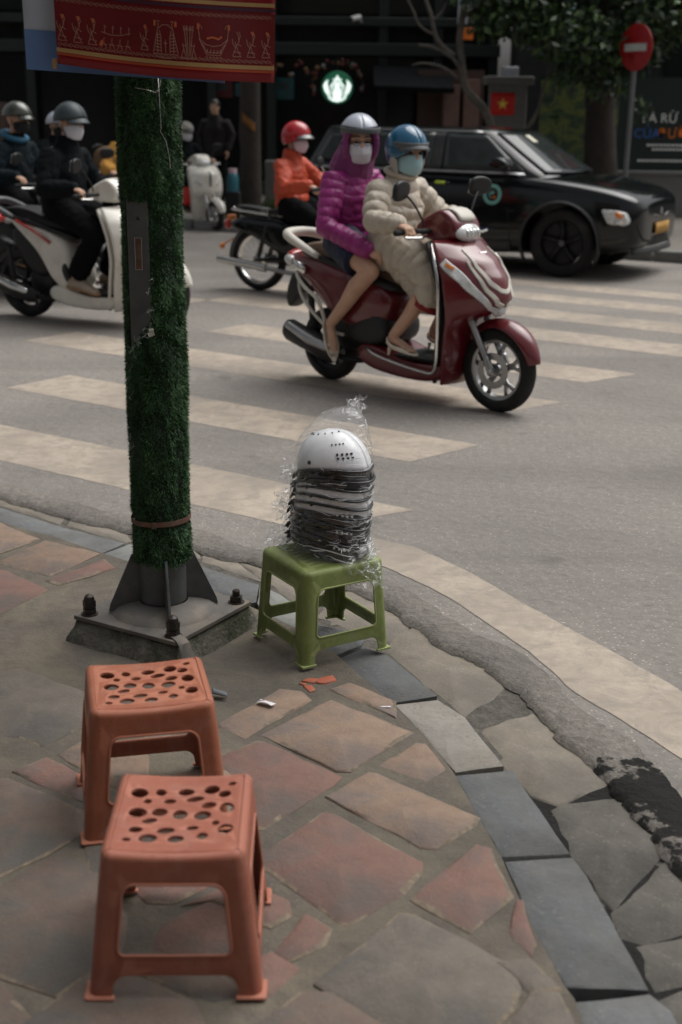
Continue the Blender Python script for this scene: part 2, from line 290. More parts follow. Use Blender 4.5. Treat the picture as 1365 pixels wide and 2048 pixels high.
# ---------------------------------------------------------------- ground
def surf_mat(name, lo, hi, scale, speck=None, rough=0.85, bump=0.4, bs=150, bd=0.004, stain=None, stain_s=1.3, stain_amt=0.5, objvar=0.0, crack=False, tone2=None, t2s=4):
    m, t, p, out = nodes(name)
    tc = N(t, 'TexCoord'); o = tc.outputs['Object']
    n1 = N(t, 'TexNoise', Scale=scale, Detail=9.0, Roughness=0.68); t.links.new(o, n1.inputs['Vector'])
    c = ramp(t, n1.outputs[0], [(0.32, lo), (0.68, hi)]).outputs[0]
    if tone2:
        n4 = N(t, 'TexNoise', Scale=t2s, Detail=7.0, Roughness=0.72, Distortion=0.6); t.links.new(o, n4.inputs['Vector'])
        c = mix(t, ramp(t, n4.outputs[0], [(0.46, 0.0), (0.62, 0.75)]).outputs[0], c, tone2)
    if speck:
        v = N(t, 'TexVoronoi', Scale=speck[0]); t.links.new(o, v.inputs['Vector'])
        f = ramp(t, v.outputs['Distance'], [(0.16, speck[2]), (0.42, 0.0)]).outputs[0]
        wn = N(t, 'TexWhiteNoise'); t.links.new(v.outputs['Position'], wn.inputs['Vector'])
        f2 = ramp(t, wn.outputs['Value'], [(0.55, 0.0), (1.0, 1.0)]).outputs[0]
        mm = N(t, 'Math', operation='MULTIPLY'); t.links.new(f, mm.inputs[0]); t.links.new(f2, mm.inputs[1])
        c = mix(t, mm.outputs[0], c, speck[1])
    if stain:
        n2 = N(t, 'TexNoise', Scale=stain_s, Detail=8.0, Roughness=0.6, Distortion=0.3); t.links.new(o, n2.inputs['Vector'])
        f = ramp(t, n2.outputs[0], [(0.42, 0.0), (0.66, stain_amt)]).outputs[0]; c = mix(t, f, c, stain)
    if crack:
        mpg = N(t, 'Mapping'); mpg.inputs['Rotation'].default_value = (0, 0, R(34)); mpg.inputs['Scale'].default_value = (0.12, 1.3, 1); t.links.new(o, mpg.inputs[0])
        n5 = N(t, 'TexNoise', Scale=1.0, Detail=4.0, Roughness=0.55); t.links.new(mpg.outputs[0], n5.inputs['Vector'])
        c = mix(t, ramp(t, n5.outputs[0], [(0.45, 0.0), (0.65, 0.45)]).outputs[0], c, [k*0.72 for k in lo])
        n6 = N(t, 'TexNoise', Scale=3.0, Detail=3.0, Roughness=0.5); t.links.new(o, n6.inputs['Vector'])
        c = mix(t, ramp(t, n6.outputs[0], [(0.66, 0.0), (0.74, 0.5)]).outputs[0], c, [k*0.5 for k in lo])
    if objvar:
        oi = N(t, 'ObjectInfo'); mr = N(t, 'MapRange'); mr.inputs['To Min'].default_value = 1-objvar; mr.inputs['To Max'].default_value = 1+objvar
        t.links.new(oi.outputs['Random'], mr.inputs[0]); h = N(t, 'HueSaturation'); t.links.new(mr.outputs[0], h.inputs['Value']); t.links.new(c, h.inputs['Color']); c = h.outputs[0]
    t.links.new(c, p.inputs['Base Color']); p.inputs['Roughness'].default_value = rough; p.inputs['Specular IOR Level'].default_value = 0.3
    nb = N(t, 'TexNoise', Scale=bs, Detail=6.0, Roughness=0.7); t.links.new(o, nb.inputs['Vector'])
    b = N(t, 'Bump', Strength=bump, Distance=bd); t.links.new(nb.outputs[0], b.inputs['Height'])
    nb2 = N(t, 'TexNoise', Scale=bs/9, Detail=4.0); t.links.new(o, nb2.inputs['Vector'])
    b2 = N(t, 'Bump', Strength=bump*0.6, Distance=bd*4); t.links.new(nb2.outputs[0], b2.inputs['Height']); t.links.new(b.outputs[0], b2.inputs['Normal'])
    t.links.new(b2.outputs[0], p.inputs['Normal'])
    MAT[name] = m; return m
surf_mat('asphalt', (0.236, 0.217, 0.197), (0.324, 0.296, 0.267), 30, speck=(85, (0.630, 0.550, 0.459), 1.0), bump=1.0, bs=140, bd=0.006, stain=(0.175, 0.162, 0.148), stain_s=0.55, stain_amt=0.6, crack=True)
surf_mat('asphalt_rough', (0.192, 0.174, 0.155), (0.320, 0.292, 0.256), 40, speck=(90, (0.528, 0.458, 0.388), 0.6), bump=1.0, bs=90, bd=0.012, stain=(0.144, 0.133, 0.121), stain_s=1.5)
surf_mat('road_paint', (0.42, 0.355, 0.285), (0.50, 0.425, 0.345), 22, speck=(120, (0.20, 0.18, 0.16), 0.35), bump=0.5, bs=140, stain=(0.27, 0.235, 0.20), stain_s=1.6, stain_amt=0.85, tone2=(0.30, 0.265, 0.225), t2s=9)
surf_mat('mortar', (0.106, 0.091, 0.075), (0.163, 0.139, 0.112), 12, speck=(95, (0.244, 0.207, 0.164), 0.45), bump=0.8, bs=110, bd=0.006, stain=(0.076, 0.070, 0.060), stain_s=1.1, stain_amt=0.7, tone2=(0.203, 0.173, 0.123), t2s=3.2)
surf_mat('stone_ochre', (0.212, 0.148, 0.108), (0.288, 0.206, 0.150), 9, speck=(120, (0.346, 0.269, 0.214), 0.35), bump=1.0, bs=95, objvar=0.14, tone2=(0.168, 0.144, 0.131), t2s=5, stain=(0.124, 0.100, 0.092), stain_s=3, stain_amt=0.5)
surf_mat('stone_red', (0.183, 0.107, 0.087), (0.236, 0.140, 0.113), 9, speck=(120, (0.293, 0.227, 0.191), 0.35), bump=1.0, bs=95, objvar=0.12, tone2=(0.155, 0.128, 0.113), t2s=5, stain=(0.107, 0.092, 0.083), stain_s=3, stain_amt=0.6)
surf_mat('stone_brown', (0.132, 0.099, 0.082), (0.182, 0.136, 0.109), 9, speck=(120, (0.273, 0.214, 0.169), 0.35), bump=1.0, bs=95, objvar=0.12, tone2=(0.119, 0.115, 0.104), t2s=5, stain=(0.087, 0.086, 0.079), stain_s=3, stain_amt=0.6)
surf_mat('stone_grey', (0.131, 0.113, 0.095), (0.188, 0.162, 0.134), 8, speck=(120, (0.293, 0.253, 0.203), 0.35), bump=1.0, bs=95, objvar=0.1, tone2=(0.104, 0.097, 0.089), t2s=4, stain=(0.094, 0.086, 0.077), stain_s=2.5, stain_amt=0.5)
surf_mat('stone_edge', (0.15, 0.122, 0.092), (0.27, 0.215, 0.155), 60, bump=1.0, bs=90, tone2=(0.12, 0.10, 0.08), t2s=22)
surf_mat('kerb_pale', (0.25, 0.232, 0.205), (0.325, 0.30, 0.265), 8, speck=(70, (0.13, 0.12, 0.11), 0.7), bump=1.0, bs=80, tone2=(0.22, 0.20, 0.172), t2s=6, stain=(0.17, 0.155, 0.13), stain_s=3)
surf_mat('kerb_blue', (0.118, 0.124, 0.126), (0.168, 0.174, 0.174), 9, speck=(75, (0.26, 0.25, 0.23), 0.5), bump=1.0, bs=75, objvar=0.18, tone2=(0.175, 0.170, 0.158), t2s=6, stain=(0.10, 0.10, 0.097), stain_s=5, stain_amt=0.8)
surf_mat('kerb_mid', (0.190, 0.195, 0.185), (0.257, 0.257, 0.237), 7, speck=(80, (0.285, 0.266, 0.237), 0.35), bump=0.5, bs=110, tone2=(0.162, 0.166, 0.166), t2s=4)
surf_mat('gutter_stone', (0.208, 0.179, 0.143), (0.295, 0.257, 0.209), 8, speck=(75, (0.402, 0.351, 0.289), 0.4), bump=0.7, bs=100, objvar=0.10, tone2=(0.188, 0.169, 0.143), t2s=4, stain=(0.126, 0.117, 0.104), stain_s=1.8, stain_amt=0.6)
surf_mat('gutter_dark', (0.10, 0.092, 0.08), (0.16, 0.148, 0.13), 8, speck=(75, (0.28, 0.25, 0.2), 0.4), bump=0.8, bs=100, tone2=(0.085, 0.08, 0.07), t2s=4, stain=(0.05, 0.048, 0.043), stain_s=2.2, stain_amt=0.7)
surf_mat('gutter_dirt', (0.076, 0.071, 0.061), (0.170, 0.156, 0.133), 25, speck=(120, (0.238, 0.204, 0.153), 0.4), bump=1.0, bs=90, bd=0.01)
surf_mat('concrete_moss', (0.10, 0.095, 0.08), (0.21, 0.195, 0.16), 18, speck=(60, (0.34, 0.31, 0.25), 0.5), bump=1.0, bs=70, bd=0.012, tone2=(0.045, 0.055, 0.025), t2s=7)
surf_mat('far_paving', (0.17, 0.155, 0.135), (0.22, 0.2, 0.175), 3, bump=0.3)
surf_mat('earth', (0.08, 0.075, 0.065), (0.12, 0.11, 0.10), 2)

def ext(a, b, d):   # point d metres beyond b on the line a->b
    a = V(a); b = V(b); return tuple(b+(b-a).normalized()*d)
STREET = V((0.829, -0.559))
g = MB(); g.add([(-300, -300, -0.12), (300, -300, -0.12), (300, 400, -0.12), (-300, 400, -0.12)], [(0, 1, 2, 3)])
struct(g.build('ground', 'earth', ang=None))
def jag(pts, step, amp, seed=0):
    out = []; r = random.Random(seed)
    for a, b in zip(pts, pts[1:]):
        a = V(a); b = V(b); n = max(1, int((b-a).length/step)); d = (b-a).normalized(); q = V((-d.y, d.x))
        for i in range(n):
            p = a+(b-a)*(i/n); k = amp*(noise.noise((p.x*9, p.y*9, seed))+0.6*noise.noise((p.x*31, p.y*31, seed))); out.append(tuple(p+q*k))
    out.append(tuple(pts[-1])); return out
re = [tuple(V(ROAD_EDGE[0])+V((-14*0.829, 14*0.559)))]+ROAD_EDGE+[(1.05, 1.6), (1.3, -1.0), (1.5, -6)]
edge = jag(re, 0.02, 0.014, 3)
poly = edge+[(40, -6), (40, 60), (-40, 60), (-40, 14)]
bm = curve_fill([poly]); me = bpy.data.meshes.new('road'); bm.to_mesh(me); bm.free(); me.materials.append(MAT['asphalt'])
road = struct(link(bpy.data.objects.new('road', me)))
# lip of rough asphalt dying out over the gutter
mb = MB(); vs = []; fs = []
for i, p in enumerate(edge):
    a = V(edge[max(0, i-1)]); b = V(edge[min(len(edge)-1, i+1)]); d = (b-a).normalized(); q = V((-d.y, d.x)); p = V(p)
    if q.y+q.x*0.5 < 0: q = -q
    w_ = 0.10+0.05*noise.noise((p.x*3, p.y*3, 1)); h1 = 0.006+0.006*noise.noise((p.x*20, p.y*20, 5)); h2 = 0.007+0.006*noise.noise((p.x*14, p.y*14, 9))
    e_ = 0.05+0.022*noise.noise((p.x*7, p.y*7, 2))+0.012*noise.noise((p.x*33, p.y*33, 2)); vs += [(*(p-q*e_), -0.012), (*(p-q*(e_-0.014)), h1), (*(p+q*w_*0.5), h2), (*(p+q*w_), 0.002)]
n = len(edge); fs = [(i*4+j, i*4+j+1, i*4+j+5, i*4+j+4) for i in range(n-1) for j in range(3)]
mb.add(vs, fs)
def mud_mask(name, spots):
    m = MAT[name]; t = m.node_tree; p = [n for n in t.nodes if n.type == 'BSDF_PRINCIPLED'][0]; src = p.inputs['Base Color'].links[0].from_socket
    g_ = N(t, 'NewGeometry'); nz = N(t, 'TexNoise', Scale=11.0, Detail=6.0, Roughness=0.65); t.links.new(g_.outputs['Position'], nz.inputs['Vector']); last = src
    for (x, y, r_) in spots:
        d = N(t, 'VectorMath', operation='DISTANCE'); t.links.new(g_.outputs['Position'], d.inputs[0]); d.inputs[1].default_value = (x, y, 0)
        a_ = N(t, 'Math', operation='MULTIPLY'); a_.inputs[1].default_value = 1/r_; t.links.new(d.outputs['Value'], a_.inputs[0])
        b_ = N(t, 'MapRange'); b_.inputs['From Min'].default_value = 0.3; b_.inputs['From Max'].default_value = 0.7; b_.inputs['To Min'].default_value = -0.55; b_.inputs['To Max'].default_value = 0.55; t.links.new(nz.outputs[0], b_.inputs[0])
        s_ = N(t, 'Math', operation='ADD'); t.links.new(a_.outputs[0], s_.inputs[0]); t.links.new(b_.outputs[0], s_.inputs[1])
        f_ = ramp(t, s_.outputs[0], [(0.72, 1.0), (0.86, 0.0)]); last = mix(t, f_.outputs[0], last, (0.016, 0.0155, 0.014))
    t.links.new(last, p.inputs['Base Color'])
mud_mask('asphalt_rough', [(0.80, 2.98, 0.16), (0.90, 2.86, 0.20), (1.0, 2.6, 0.25)]); mud_mask('gutter_dirt', [(0.80, 2.98, 0.3), (0.9, 2.8, 0.3), (0.85, 2.4, 0.4), (0.60, 2.75, 0.25), (0.52, 3.0, 0.12), (0.62, 2.3, 0.2)])
mb.build('asphalt_lip', 'asphalt_rough', road, ang=180)
def marking(name, pts, z=0.0012, seed=1):
    bm = curve_fill([jag(pts+[pts[0]], 0.05, 0.006, seed)[:-1]]); me = bpy.data.meshes.new(name); bm.to_mesh(me); bm.free(); me.materials.append(MAT['road_paint'])
    o = link(bpy.data.objects.new(name, me), road); o.location.z = z; return o
n_ = V((0.559, 0.829))
# zebra stripes: (point on the far edge, start along the street, end along the street)
def stripe(base, s0, s1, w=0.50, skew=0.42, seed=0):
    b = V(base); p = [b+STREET*s0, b+STREET*s1, b+STREET*(s1-skew)-n_*w, b+STREET*(s0-skew*0.2)-n_*w]
    marking('zebra_stripe', [tuple(x) for x in p], seed=seed)
stripe((-0.72, 6.07), -3.2, 1.25, 0.50, 0.25, 1)
stripe((-0.89, 7.59), -1.03, 1.93, 0.50, 0.12, 2)
stripe((-1.06, 9.14), -1.15, 2.85, 0.50, 0.18, 3)
stripe((-0.76, 10.25), 0.0, 3.25, 0.47, 0.15, 4)
stripe((1.47, 10.25), -2.9, 1.9, 0.47, 0.1, 5)
stripe((1.45, 11.39), -2.6, 2.6, 0.47, 0.1, 6)
stripe((1.53, 12.41), -2.4, 3.0, 0.42, 0.1, 7)
stripe((1.63, 13.31), -2.2, 3.4, 0.40, 0.1, 8)
stripe((-1.35, 11.62), -1.6, 0.20, 0.36, 0.05, 9)
oo = EDGE_OUT[:-1]+[(1.12, 3.36), (1.30, 2.9), (1.45, 2.2)]; ii = EDGE_IN[:-1]+[(0.93, 3.15), (1.06, 2.7), (1.2, 2.1)]
for k in range(0, 1):
    marking('road_edge_line', oo+ii[::-1], z=0.0022, seed=11)

# gutter
gp = [tuple(V(PAVE_EDGE[0])+V((-14*0.829, 14*0.559)))]+PAVE_EDGE+[(0.62, 1.4), (0.75, -6)]
def sheet(name, poly, z, mat, parent=None, cut=0.0):
    bm = curve_fill([poly]); 
    me = bpy.data.meshes.new(name); bm.to_mesh(me); bm.free(); me.materials.append(MAT[mat]); o = link(bpy.data.objects.new(name, me), parent); o.location.z = z; return o
gutter = struct(sheet('gutter', [(p[0]-0.05, p[1]-0.05) for p in gp]+[(p[0]+0.12, p[1]+0.12) for p in re[::-1]], -0.016, 'gutter_dirt'))
def stone(name, poly, top, bot, mat, parent, inset=0.012, seed=0, em='stone_edge', jit=0.004, tilt=0.004, tl=None):
    r = random.Random(seed); pts = []
    for a, b in zip(poly, poly[1:]+poly[:1]):
        a = V(a); b = V(b); L = (b-a).length; k = max(1, min(4, int(L/0.05)))
        for i in range(k):
            p = a+(b-a)*(i/k); j = jit if i else jit*0.3; pts.append(p+V((r.uniform(-j, j), r.uniform(-j, j))))
    n = len(pts); c = sum(pts, V((0, 0)))/n
    if len(poly) and sum((a[0]*b[1]-b[0]*a[1]) for a, b in zip(poly, poly[1:]+poly[:1])) < 0: pts = pts[::-1]
    tx, ty = r.uniform(-tilt, tilt)*2, r.uniform(-tilt, tilt)*2
    def z(p): return top+(p.x-c.x)*tx+(p.y-c.y)*ty
    vs = [(p.x-c.x, p.y-c.y, bot) for p in pts]+[(p.x-c.x, p.y-c.y, z(p)-inset*0.35) for p in pts]
    for p in pts:
        d = c-p; q = p+d.normalized()*min(inset*r.uniform(0.3, 1.3), d.length*0.4); vs.append((q.x-c.x, q.y-c.y, z(q)+r.uniform(-.0008, .0008)))
    vs.append((0, 0, z(c)+0.001))
    fs = []; mi = []
    for i in range(n):
        j = (i+1) % n; fs += [(i, j, n+j, n+i), (n+i, n+j, 2*n+j, 2*n+i), (2*n+i, 2*n+j, 3*n)]; mi += [0, 1 if r.random() < 0.45 else 0, 0]
    me = bpy.data.meshes.new(name); me.from_pydata(vs, [], fs); me.materials.append(MAT[mat]); me.materials.append(MAT[em]); me.polygons.foreach_set('material_index', mi); shade(me, 50)
    o = link(bpy.data.objects.new(name, me), parent); o.location = (c.x, c.y, 0); return o
for i, p in enumerate(GUTTER): stone('gutter_slab', p, 0.002, -0.05, ('gutter_dark' if 3 <= i <= 6 else 'gutter_stone'), gutter, 0.014, 40+i, ('gutter_dark' if 3 <= i <= 6 else 'gutter_stone'), 0.006, 0.006)
# kerb: a thin bed carries the stones
kerb = struct(sheet('kerb', [(p[0]+0.17, p[1]+0.12) for p in gp]+[(p[0]-0.03, p[1]-0.03) for p in gp[::-1]], -0.014, 'gutter_dirt'))
for i, p in enumerate(KERBS): stone('kerb_stone', p, 0.046, -0.06, ('kerb_pale', 'kerb_blue', 'kerb_mid')[KERB_TONE[i]], kerb, 0.007, 80+i, ('kerb_pale', 'kerb_blue', 'kerb_mid')[KERB_TONE[i]], 0.002, 0.003)
# kerb stones that go on outside the picture
a = V(KERBS[0][0]); 
for k in range(8):
    b = a-V((0.829, -0.559))*(0.02+0.72*k); e = b-V((0.829, -0.559))*0.70; q = V((-0.10, -0.148))
    stone('kerb_stone', [tuple(e), tuple(b), tuple(b+q), tuple(e+q)], 0.046, -0.06, 'kerb_blue' if k % 3 else 'kerb_mid', kerb, 0.007, 200+k, 'kerb_blue', 0.002, 0.003)
# pavement bed with low hand-laid mortar relief
pe = gp+[(-12, -6), (-16, 12)]
bm = curve_fill([pe])
for x in np.arange(-2.2, 0.9, 0.06): bisect(bm, (x, 0, 0), (1, 0, 0))
for y in np.arange(1.6, 5.6, 0.06): bisect(bm, (0, y, 0), (0, 1, 0))
for v in bm.verts:
    if -2.2 < v.co.x < 0.8 and 1.6 < v.co.y < 5.6 and not v.is_boundary:
        v.co.z = 0.004*noise.noise((v.co.x*4, v.co.y*4, 0))+0.003*noise.noise((v.co.x*13, v.co.y*13, 3))
me = bpy.data.meshes.new('pavement'); bm.to_mesh(me); bm.free(); me.materials.append(MAT['mortar']); shade(me, 180)
pavement = struct(link(bpy.data.objects.new('pavement', me))); pavement.location.z = 0.0385
i = 0
for k, mt in (('o', 'stone_ochre'), ('r', 'stone_red'), ('b', 'stone_brown'), ('g', 'stone_grey')):
    for p in PAVERS[k]:
        i += 1; o = stone('paving_stone', p, 0.0055, -0.05, mt, pavement, 0.013, 300+i, jit=0.0035, tilt=0.004)
# ---------------------------------------------------------------- lamp post wrapped in artificial turf
M('post_steel', (0.10, 0.105, 0.108), 0.5, metal=0.35, var=0.25, vs=14, bump=0.15, bs=60, dirt=(0.16, 0.15, 0.13), dirt_amt=0.6, ds=9)
M('plate_steel', (0.13, 0.12, 0.108), 0.7, metal=0.2, var=0.2, vs=10, bump=0.2, bs=50, dirt=(0.24, 0.20, 0.155), dirt_amt=0.85, ds=7)
M('bolt_steel', (0.045, 0.04, 0.037), 0.45, metal=0.6, var=0.35, vs=40, dirt=(0.13, 0.07, 0.045), dirt_amt=0.5, ds=30)
M('rust', (0.14, 0.065, 0.04), 0.8, var=0.4, vs=30, dirt=(0.16, 0.14, 0.12), dirt_amt=0.7, ds=20)
M('felt', (0.012, 0.02, 0.012), 0.95); M('thread', (0.42, 0.44, 0.42), 0.6)
PX, PY = -0.565, 3.89
FD = V((0.075, -0.29)).normalized()          # towards the corner of the plate that faces the street corner
FA = math.atan2(FD.y, FD.x)
post = thing('lamp_post', 'round lamp post wrapped in green artificial turf on a bolted steel plate', 'lamp post', (PX, PY, 0.04))
Hq = 0.285
def ang_pt(a, r, z): return (r*math.cos(a), r*math.sin(a), z)
mb = MB(); vs = []; fs = []; r = random.Random(3)
ring = []
for k in range(4):
    for j in range(10):
        t = j/10; a = V(ang_pt(FA+k*math.pi/2, Hq*0.985, 0)); b = V(ang_pt(FA+(k+1)*math.pi/2, Hq*0.985, 0)); ring.append(a.lerp(b, t))
n = len(ring)
for lv, (z, g_) in enumerate(((-0.03, 1.17), (0.015, 1.10), (0.045, 1.03), (0.068, 0.985))):
    for i, p in enumerate(ring):
        k = g_+0.05*noise.noise((p.x*14, p.y*14, lv*0.7+5))*(1.4-lv*0.35); vs.append((p.x*k, p.y*k, z+0.006*noise.noise((p.x*20, p.y*20, lv))))
fs = [(l*n+i, l*n+(i+1) % n, (l+1)*n+(i+1) % n, (l+1)*n+i) for l in range(3) for i in range(n)]+[tuple(3*n+i for i in range(n))]
mb.add(vs, fs); mb.build('concrete_plinth', 'concrete_moss', post, ang=180, sub=0)
mb = MB(); mb.prism([ang_pt(FA+k*math.pi/2, Hq, 0)[:2] for k in range(4)], 0.070, 0.084); mb.build('base_plate', 'plate_steel', post, bevel=0.002)
mb = MB(); mb.lathe([(0.168, 0.0845), (0.162, 0.091), (0.145, 0.103), (0.115, 0.112), (0.078, 0.118)], n=40); mb.build('base_collar', 'plate_steel', post, ang=180)
mb = MB(); mb.lathe([(0.0745, 0.12), (0.0745, 2.4), (0.066, 4.2), (0.062, 6.0), (0.0, 6.0)], n=40); mb.build('pole', 'post_steel', post, ang=60)
for k in range(4):
    a = FA+k*math.pi/2; mt = Matrix.Rotation(a, 4, 'Z') @ Matrix.Rotation(R(90), 4, 'X')
    mb = MB(); mb.prism([(0.06, 0.10), (0.175, 0.087), (0.170, 0.11), (0.097, 0.275), (0.06, 0.275)], -0.004, 0.004, mt); mb.build('stiffener_fin', 'post_steel', post, bevel=0.001)
def bolt(k, dome, dbl):
    a = FA+k*math.pi/2; c = ang_pt(a, 0.235, 0); mb = MB()
    hexa = [(0.0205*math.cos(R(60*i+20*k)), 0.0205*math.sin(R(60*i+20*k))) for i in range(6)]
    mb.lathe([(0.0, 0.0842), (0.027, 0.0842), (0.027, 0.087), (0.0, 0.087)], c=c, n=18)
    mb.prism(hexa, 0.087, 0.106, Matrix.Translation(c))
    if dbl:
        mb.lathe([(0.011, 0.106), (0.011, 0.110)], c=c, n=12); mb.prism([(x*1.03, y*1.03) for x, y in hexa], 0.109, 0.130, Matrix.Translation(c))
        z0 = 0.130
    else: z0 = 0.106
    if dome: mb.lathe([(0.0175, z0), (0.0175, z0+0.004), (0.0145, z0+0.014), (0.0075, z0+0.020), (0.0, z0+0.0215)], c=c, n=16)
    else: mb.lathe([(0.0125, z0), (0.0125, z0+0.018), (0.010, z0+0.021), (0, z0+0.021)], c=c, n=14)
    mb.build('anchor_bolt', 'bolt_steel', post, ang=30)
bolt(0, True, True); bolt(1, False, False); bolt(2, True, True); bolt(3, True, True)
# earthing strap bent from the front bolt to the ground
mb = MB(); a0 = V(ang_pt(FA, 0.205, 0.0865)); d = V((FD.x, FD.y, 0)); s_ = V((-FD.y, FD.x, 0))
pth = [(-0.015, 0.0, 0.088), (0.03, 0.002, 0.0885), (0.075, 0.018, 0.089), (0.095, 0.024, 0.082), (0.105, 0.030, 0.06), (0.125, 0.045, 0.02), (0.15, 0.055, 0.004), (0.19, 0.062, 0.003)]
P_ = [V(ang_pt(FA, 0.205, 0))+d*x+s_*y for x, y, z in pth]; 
for p, q in zip(P_, pth): p.z = q[2]
mb.tube(P_, [(0.017, 0.0018)]*len(P_), n=8, ref=s_); mb.build('earth_strap', 'plate_steel', post, ang=40)
# turf: backing cylinder and blades, with a cut-out over the service hatch
TZ0, TZ1 = 0.255, 2.1
V0 = math.atan2(-PY, -PX)      # direction from the post to the viewer's side of the pavement
def hole(th, z):
    d_ = (th-V0+math.pi) % (2*math.pi)-math.pi
    lo = 0.925+0.10*max(0, min(1, (d_+1.02)/0.9))
    return -1.02 < d_ < -0.10 and lo < z < 1.362
def zcut(th): return 0.262+0.012*math.sin(th*3+1)-0.022*math.cos(th-V0-0.2)
mb = MB(); nu, nv = 96, 150
fs = []; vs = []
for i in range(nu):
    th = 2*math.pi*i/nu
    for j in range(nv+1):
        z = TZ0+(TZ1-TZ0)*j/nv; rr = 0.083+0.004*noise.noise((math.cos(th)*2, math.sin(th)*2, z*4)); vs.append(ang_pt(th, rr, max(z, zcut(th)+0.004)))
for i in range(nu):
    for j in range(nv):
        th = 2*math.pi*(i+.5)/nu; z = TZ0+(TZ1-TZ0)*(j+.5)/nv
        if not hole(th, z): fs.append((i*(nv+1)+j, ((i+1) % nu)*(nv+1)+j, ((i+1) % nu)*(nv+1)+j+1, i*(nv+1)+j+1))
mb.add(vs, fs); mb.build('turf_backing', 'felt', post, ang=180, solid=0.004, off=0)
m, t, p, out = nodes('turf')
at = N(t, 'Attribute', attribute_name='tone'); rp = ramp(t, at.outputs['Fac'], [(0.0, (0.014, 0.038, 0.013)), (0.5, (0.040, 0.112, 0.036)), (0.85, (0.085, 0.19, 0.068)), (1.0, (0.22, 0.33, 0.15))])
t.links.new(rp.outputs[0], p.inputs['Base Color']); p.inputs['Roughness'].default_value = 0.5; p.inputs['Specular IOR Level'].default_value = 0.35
MAT['turf'] = m
nb = 130000
th = rng.uniform(0, 2*math.pi, nb); z = rng.uniform(TZ0-0.005, TZ1, nb)
keep = np.array([not hole(a, b) for a, b in zip(th, z)]) & (z > np.array([zcut(a) for a in th]))
seam = np.abs(((th-V0-0.62-0.06*np.sin(z*3)+math.pi) % (2*math.pi))-math.pi) < 0.035
bald = np.array([noise.noise((math.cos(a)*3.1+7, math.sin(a)*3.1, b*4.2)) > 0.47 for a, b in zip(th, z)])
keep &= ~((seam & (rng.random(nb) < 0.75)) | (bald & (rng.random(nb) < 0.6)))
th = th[keep]; z = z[keep]; nb = len(th)
tuft = np.array([noise.noise((math.cos(a)*9, math.sin(a)*9, b*26)) for a, b in zip(th, z)])
tuft2 = np.array([noise.noise((math.cos(a)*2.3+4, math.sin(a)*2.3, b*6)) for a, b in zip(th, z)])
band = np.exp(-((z-0.392)/0.012)**2)
L = rng.uniform(0.010, 0.0175, nb)*(1+0.35*tuft2)*(1-0.75*band)
er = np.stack([np.cos(th), np.sin(th), np.zeros(nb)], 1); et = np.stack([-np.sin(th), np.cos(th), np.zeros(nb)], 1); ez = np.tile([0, 0, 1.0], (nb, 1))
lean_t = rng.normal(0, 0.75, nb)+1.3*tuft; lean_z = rng.normal(-0.25, 0.7, nb)+0.9*np.sin(th*5+z*40+tuft2*6)
d = er+et*lean_t[:, None]+ez*lean_z[:, None]; d /= np.linalg.norm(d, axis=1)[:, None]
d2 = d+0.55*(et*rng.normal(0, 0.6, nb)[:, None]+ez*rng.normal(-0.5, 0.6, nb)[:, None]); d2 /= np.linalg.norm(d2, axis=1)[:, None]
sidev = np.cross(d, er+0.3*rng.normal(0, 1, (nb, 3))); sidev /= np.linalg.norm(sidev, axis=1)[:, None]+1e-9
rad_ = 0.084+0.003*np.array([noise.noise((math.cos(a)*1.2, math.sin(a)*1.2, b*5.0)) for a, b in zip(th, z)])+0.0015*np.sin(z*9)-0.004*band
base = er*rad_[:, None]+ez*z[:, None]; wv = sidev*rng.uniform(0.0006, 0.0013, nb)[:, None]
mid = base+d*(L*0.55)[:, None]; tip = mid+d2*(L*0.5)[:, None]
vt = np.stack([base-wv, base+wv, mid-wv*0.9, mid+wv*0.9, tip], 1).reshape(-1, 3)
me = bpy.data.meshes.new('artificial_turf'); q = np.arange(nb)*5
tri = np.stack([np.stack([q, q+1, q+3], 1), np.stack([q, q+3, q+2], 1), np.stack([q+2, q+3, q+4], 1)], 1).reshape(-1, 3)
me.vertices.add(len(vt)); me.vertices.foreach_set('co', vt.ravel()); me.loops.add(tri.size); me.loops.foreach_set('vertex_index', tri.ravel())
me.polygons.add(len(tri)); me.polygons.foreach_set('loop_start', np.arange(len(tri))*3); me.update(calc_edges=True)
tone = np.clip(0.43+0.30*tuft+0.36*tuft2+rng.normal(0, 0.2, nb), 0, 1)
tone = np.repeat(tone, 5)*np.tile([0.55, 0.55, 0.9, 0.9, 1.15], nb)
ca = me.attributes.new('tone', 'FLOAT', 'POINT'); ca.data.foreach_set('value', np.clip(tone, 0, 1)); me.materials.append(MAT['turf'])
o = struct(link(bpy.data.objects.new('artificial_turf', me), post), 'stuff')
# rusty tie round the turf
mb = MB(); pts = [ang_pt(2*math.pi*i/48, 0.0915+0.0012*math.sin(i*1.3), 0.392+0.004*math.sin(2*math.pi*i/48+2)) for i in range(48)]
mb.tube(pts, [(0.0014, 0.0085)]*48, n=8, closed=True, ref=(0, 0, 0.0001)) if False else None
vs = []; fs = []
for i, p_ in enumerate(pts):
    k = 1.012; vs += [(p_[0], p_[1], p_[2]-0.008), (p_[0], p_[1], p_[2]+0.008), (p_[0]*k, p_[1]*k, p_[2]+0.008), (p_[0]*k, p_[1]*k, p_[2]-0.008)]
n = len(pts)
for i in range(n):
    j = (i+1) % n
    for q_ in range(4): fs.append((i*4+q_, i*4+(q_+1) % 4, j*4+(q_+1) % 4, j*4+q_))
mb.add(vs, fs); mb.build('tie_band', 'rust', post, ang=40)
mb = MB(); a = V0-0.25; mb.box(ang_pt(a, 0.0935, 0.391), (0.005, 0.014, 0.020), (0, 0, a)); mb.build('band_clip', 'rust', post, bevel=0.001)
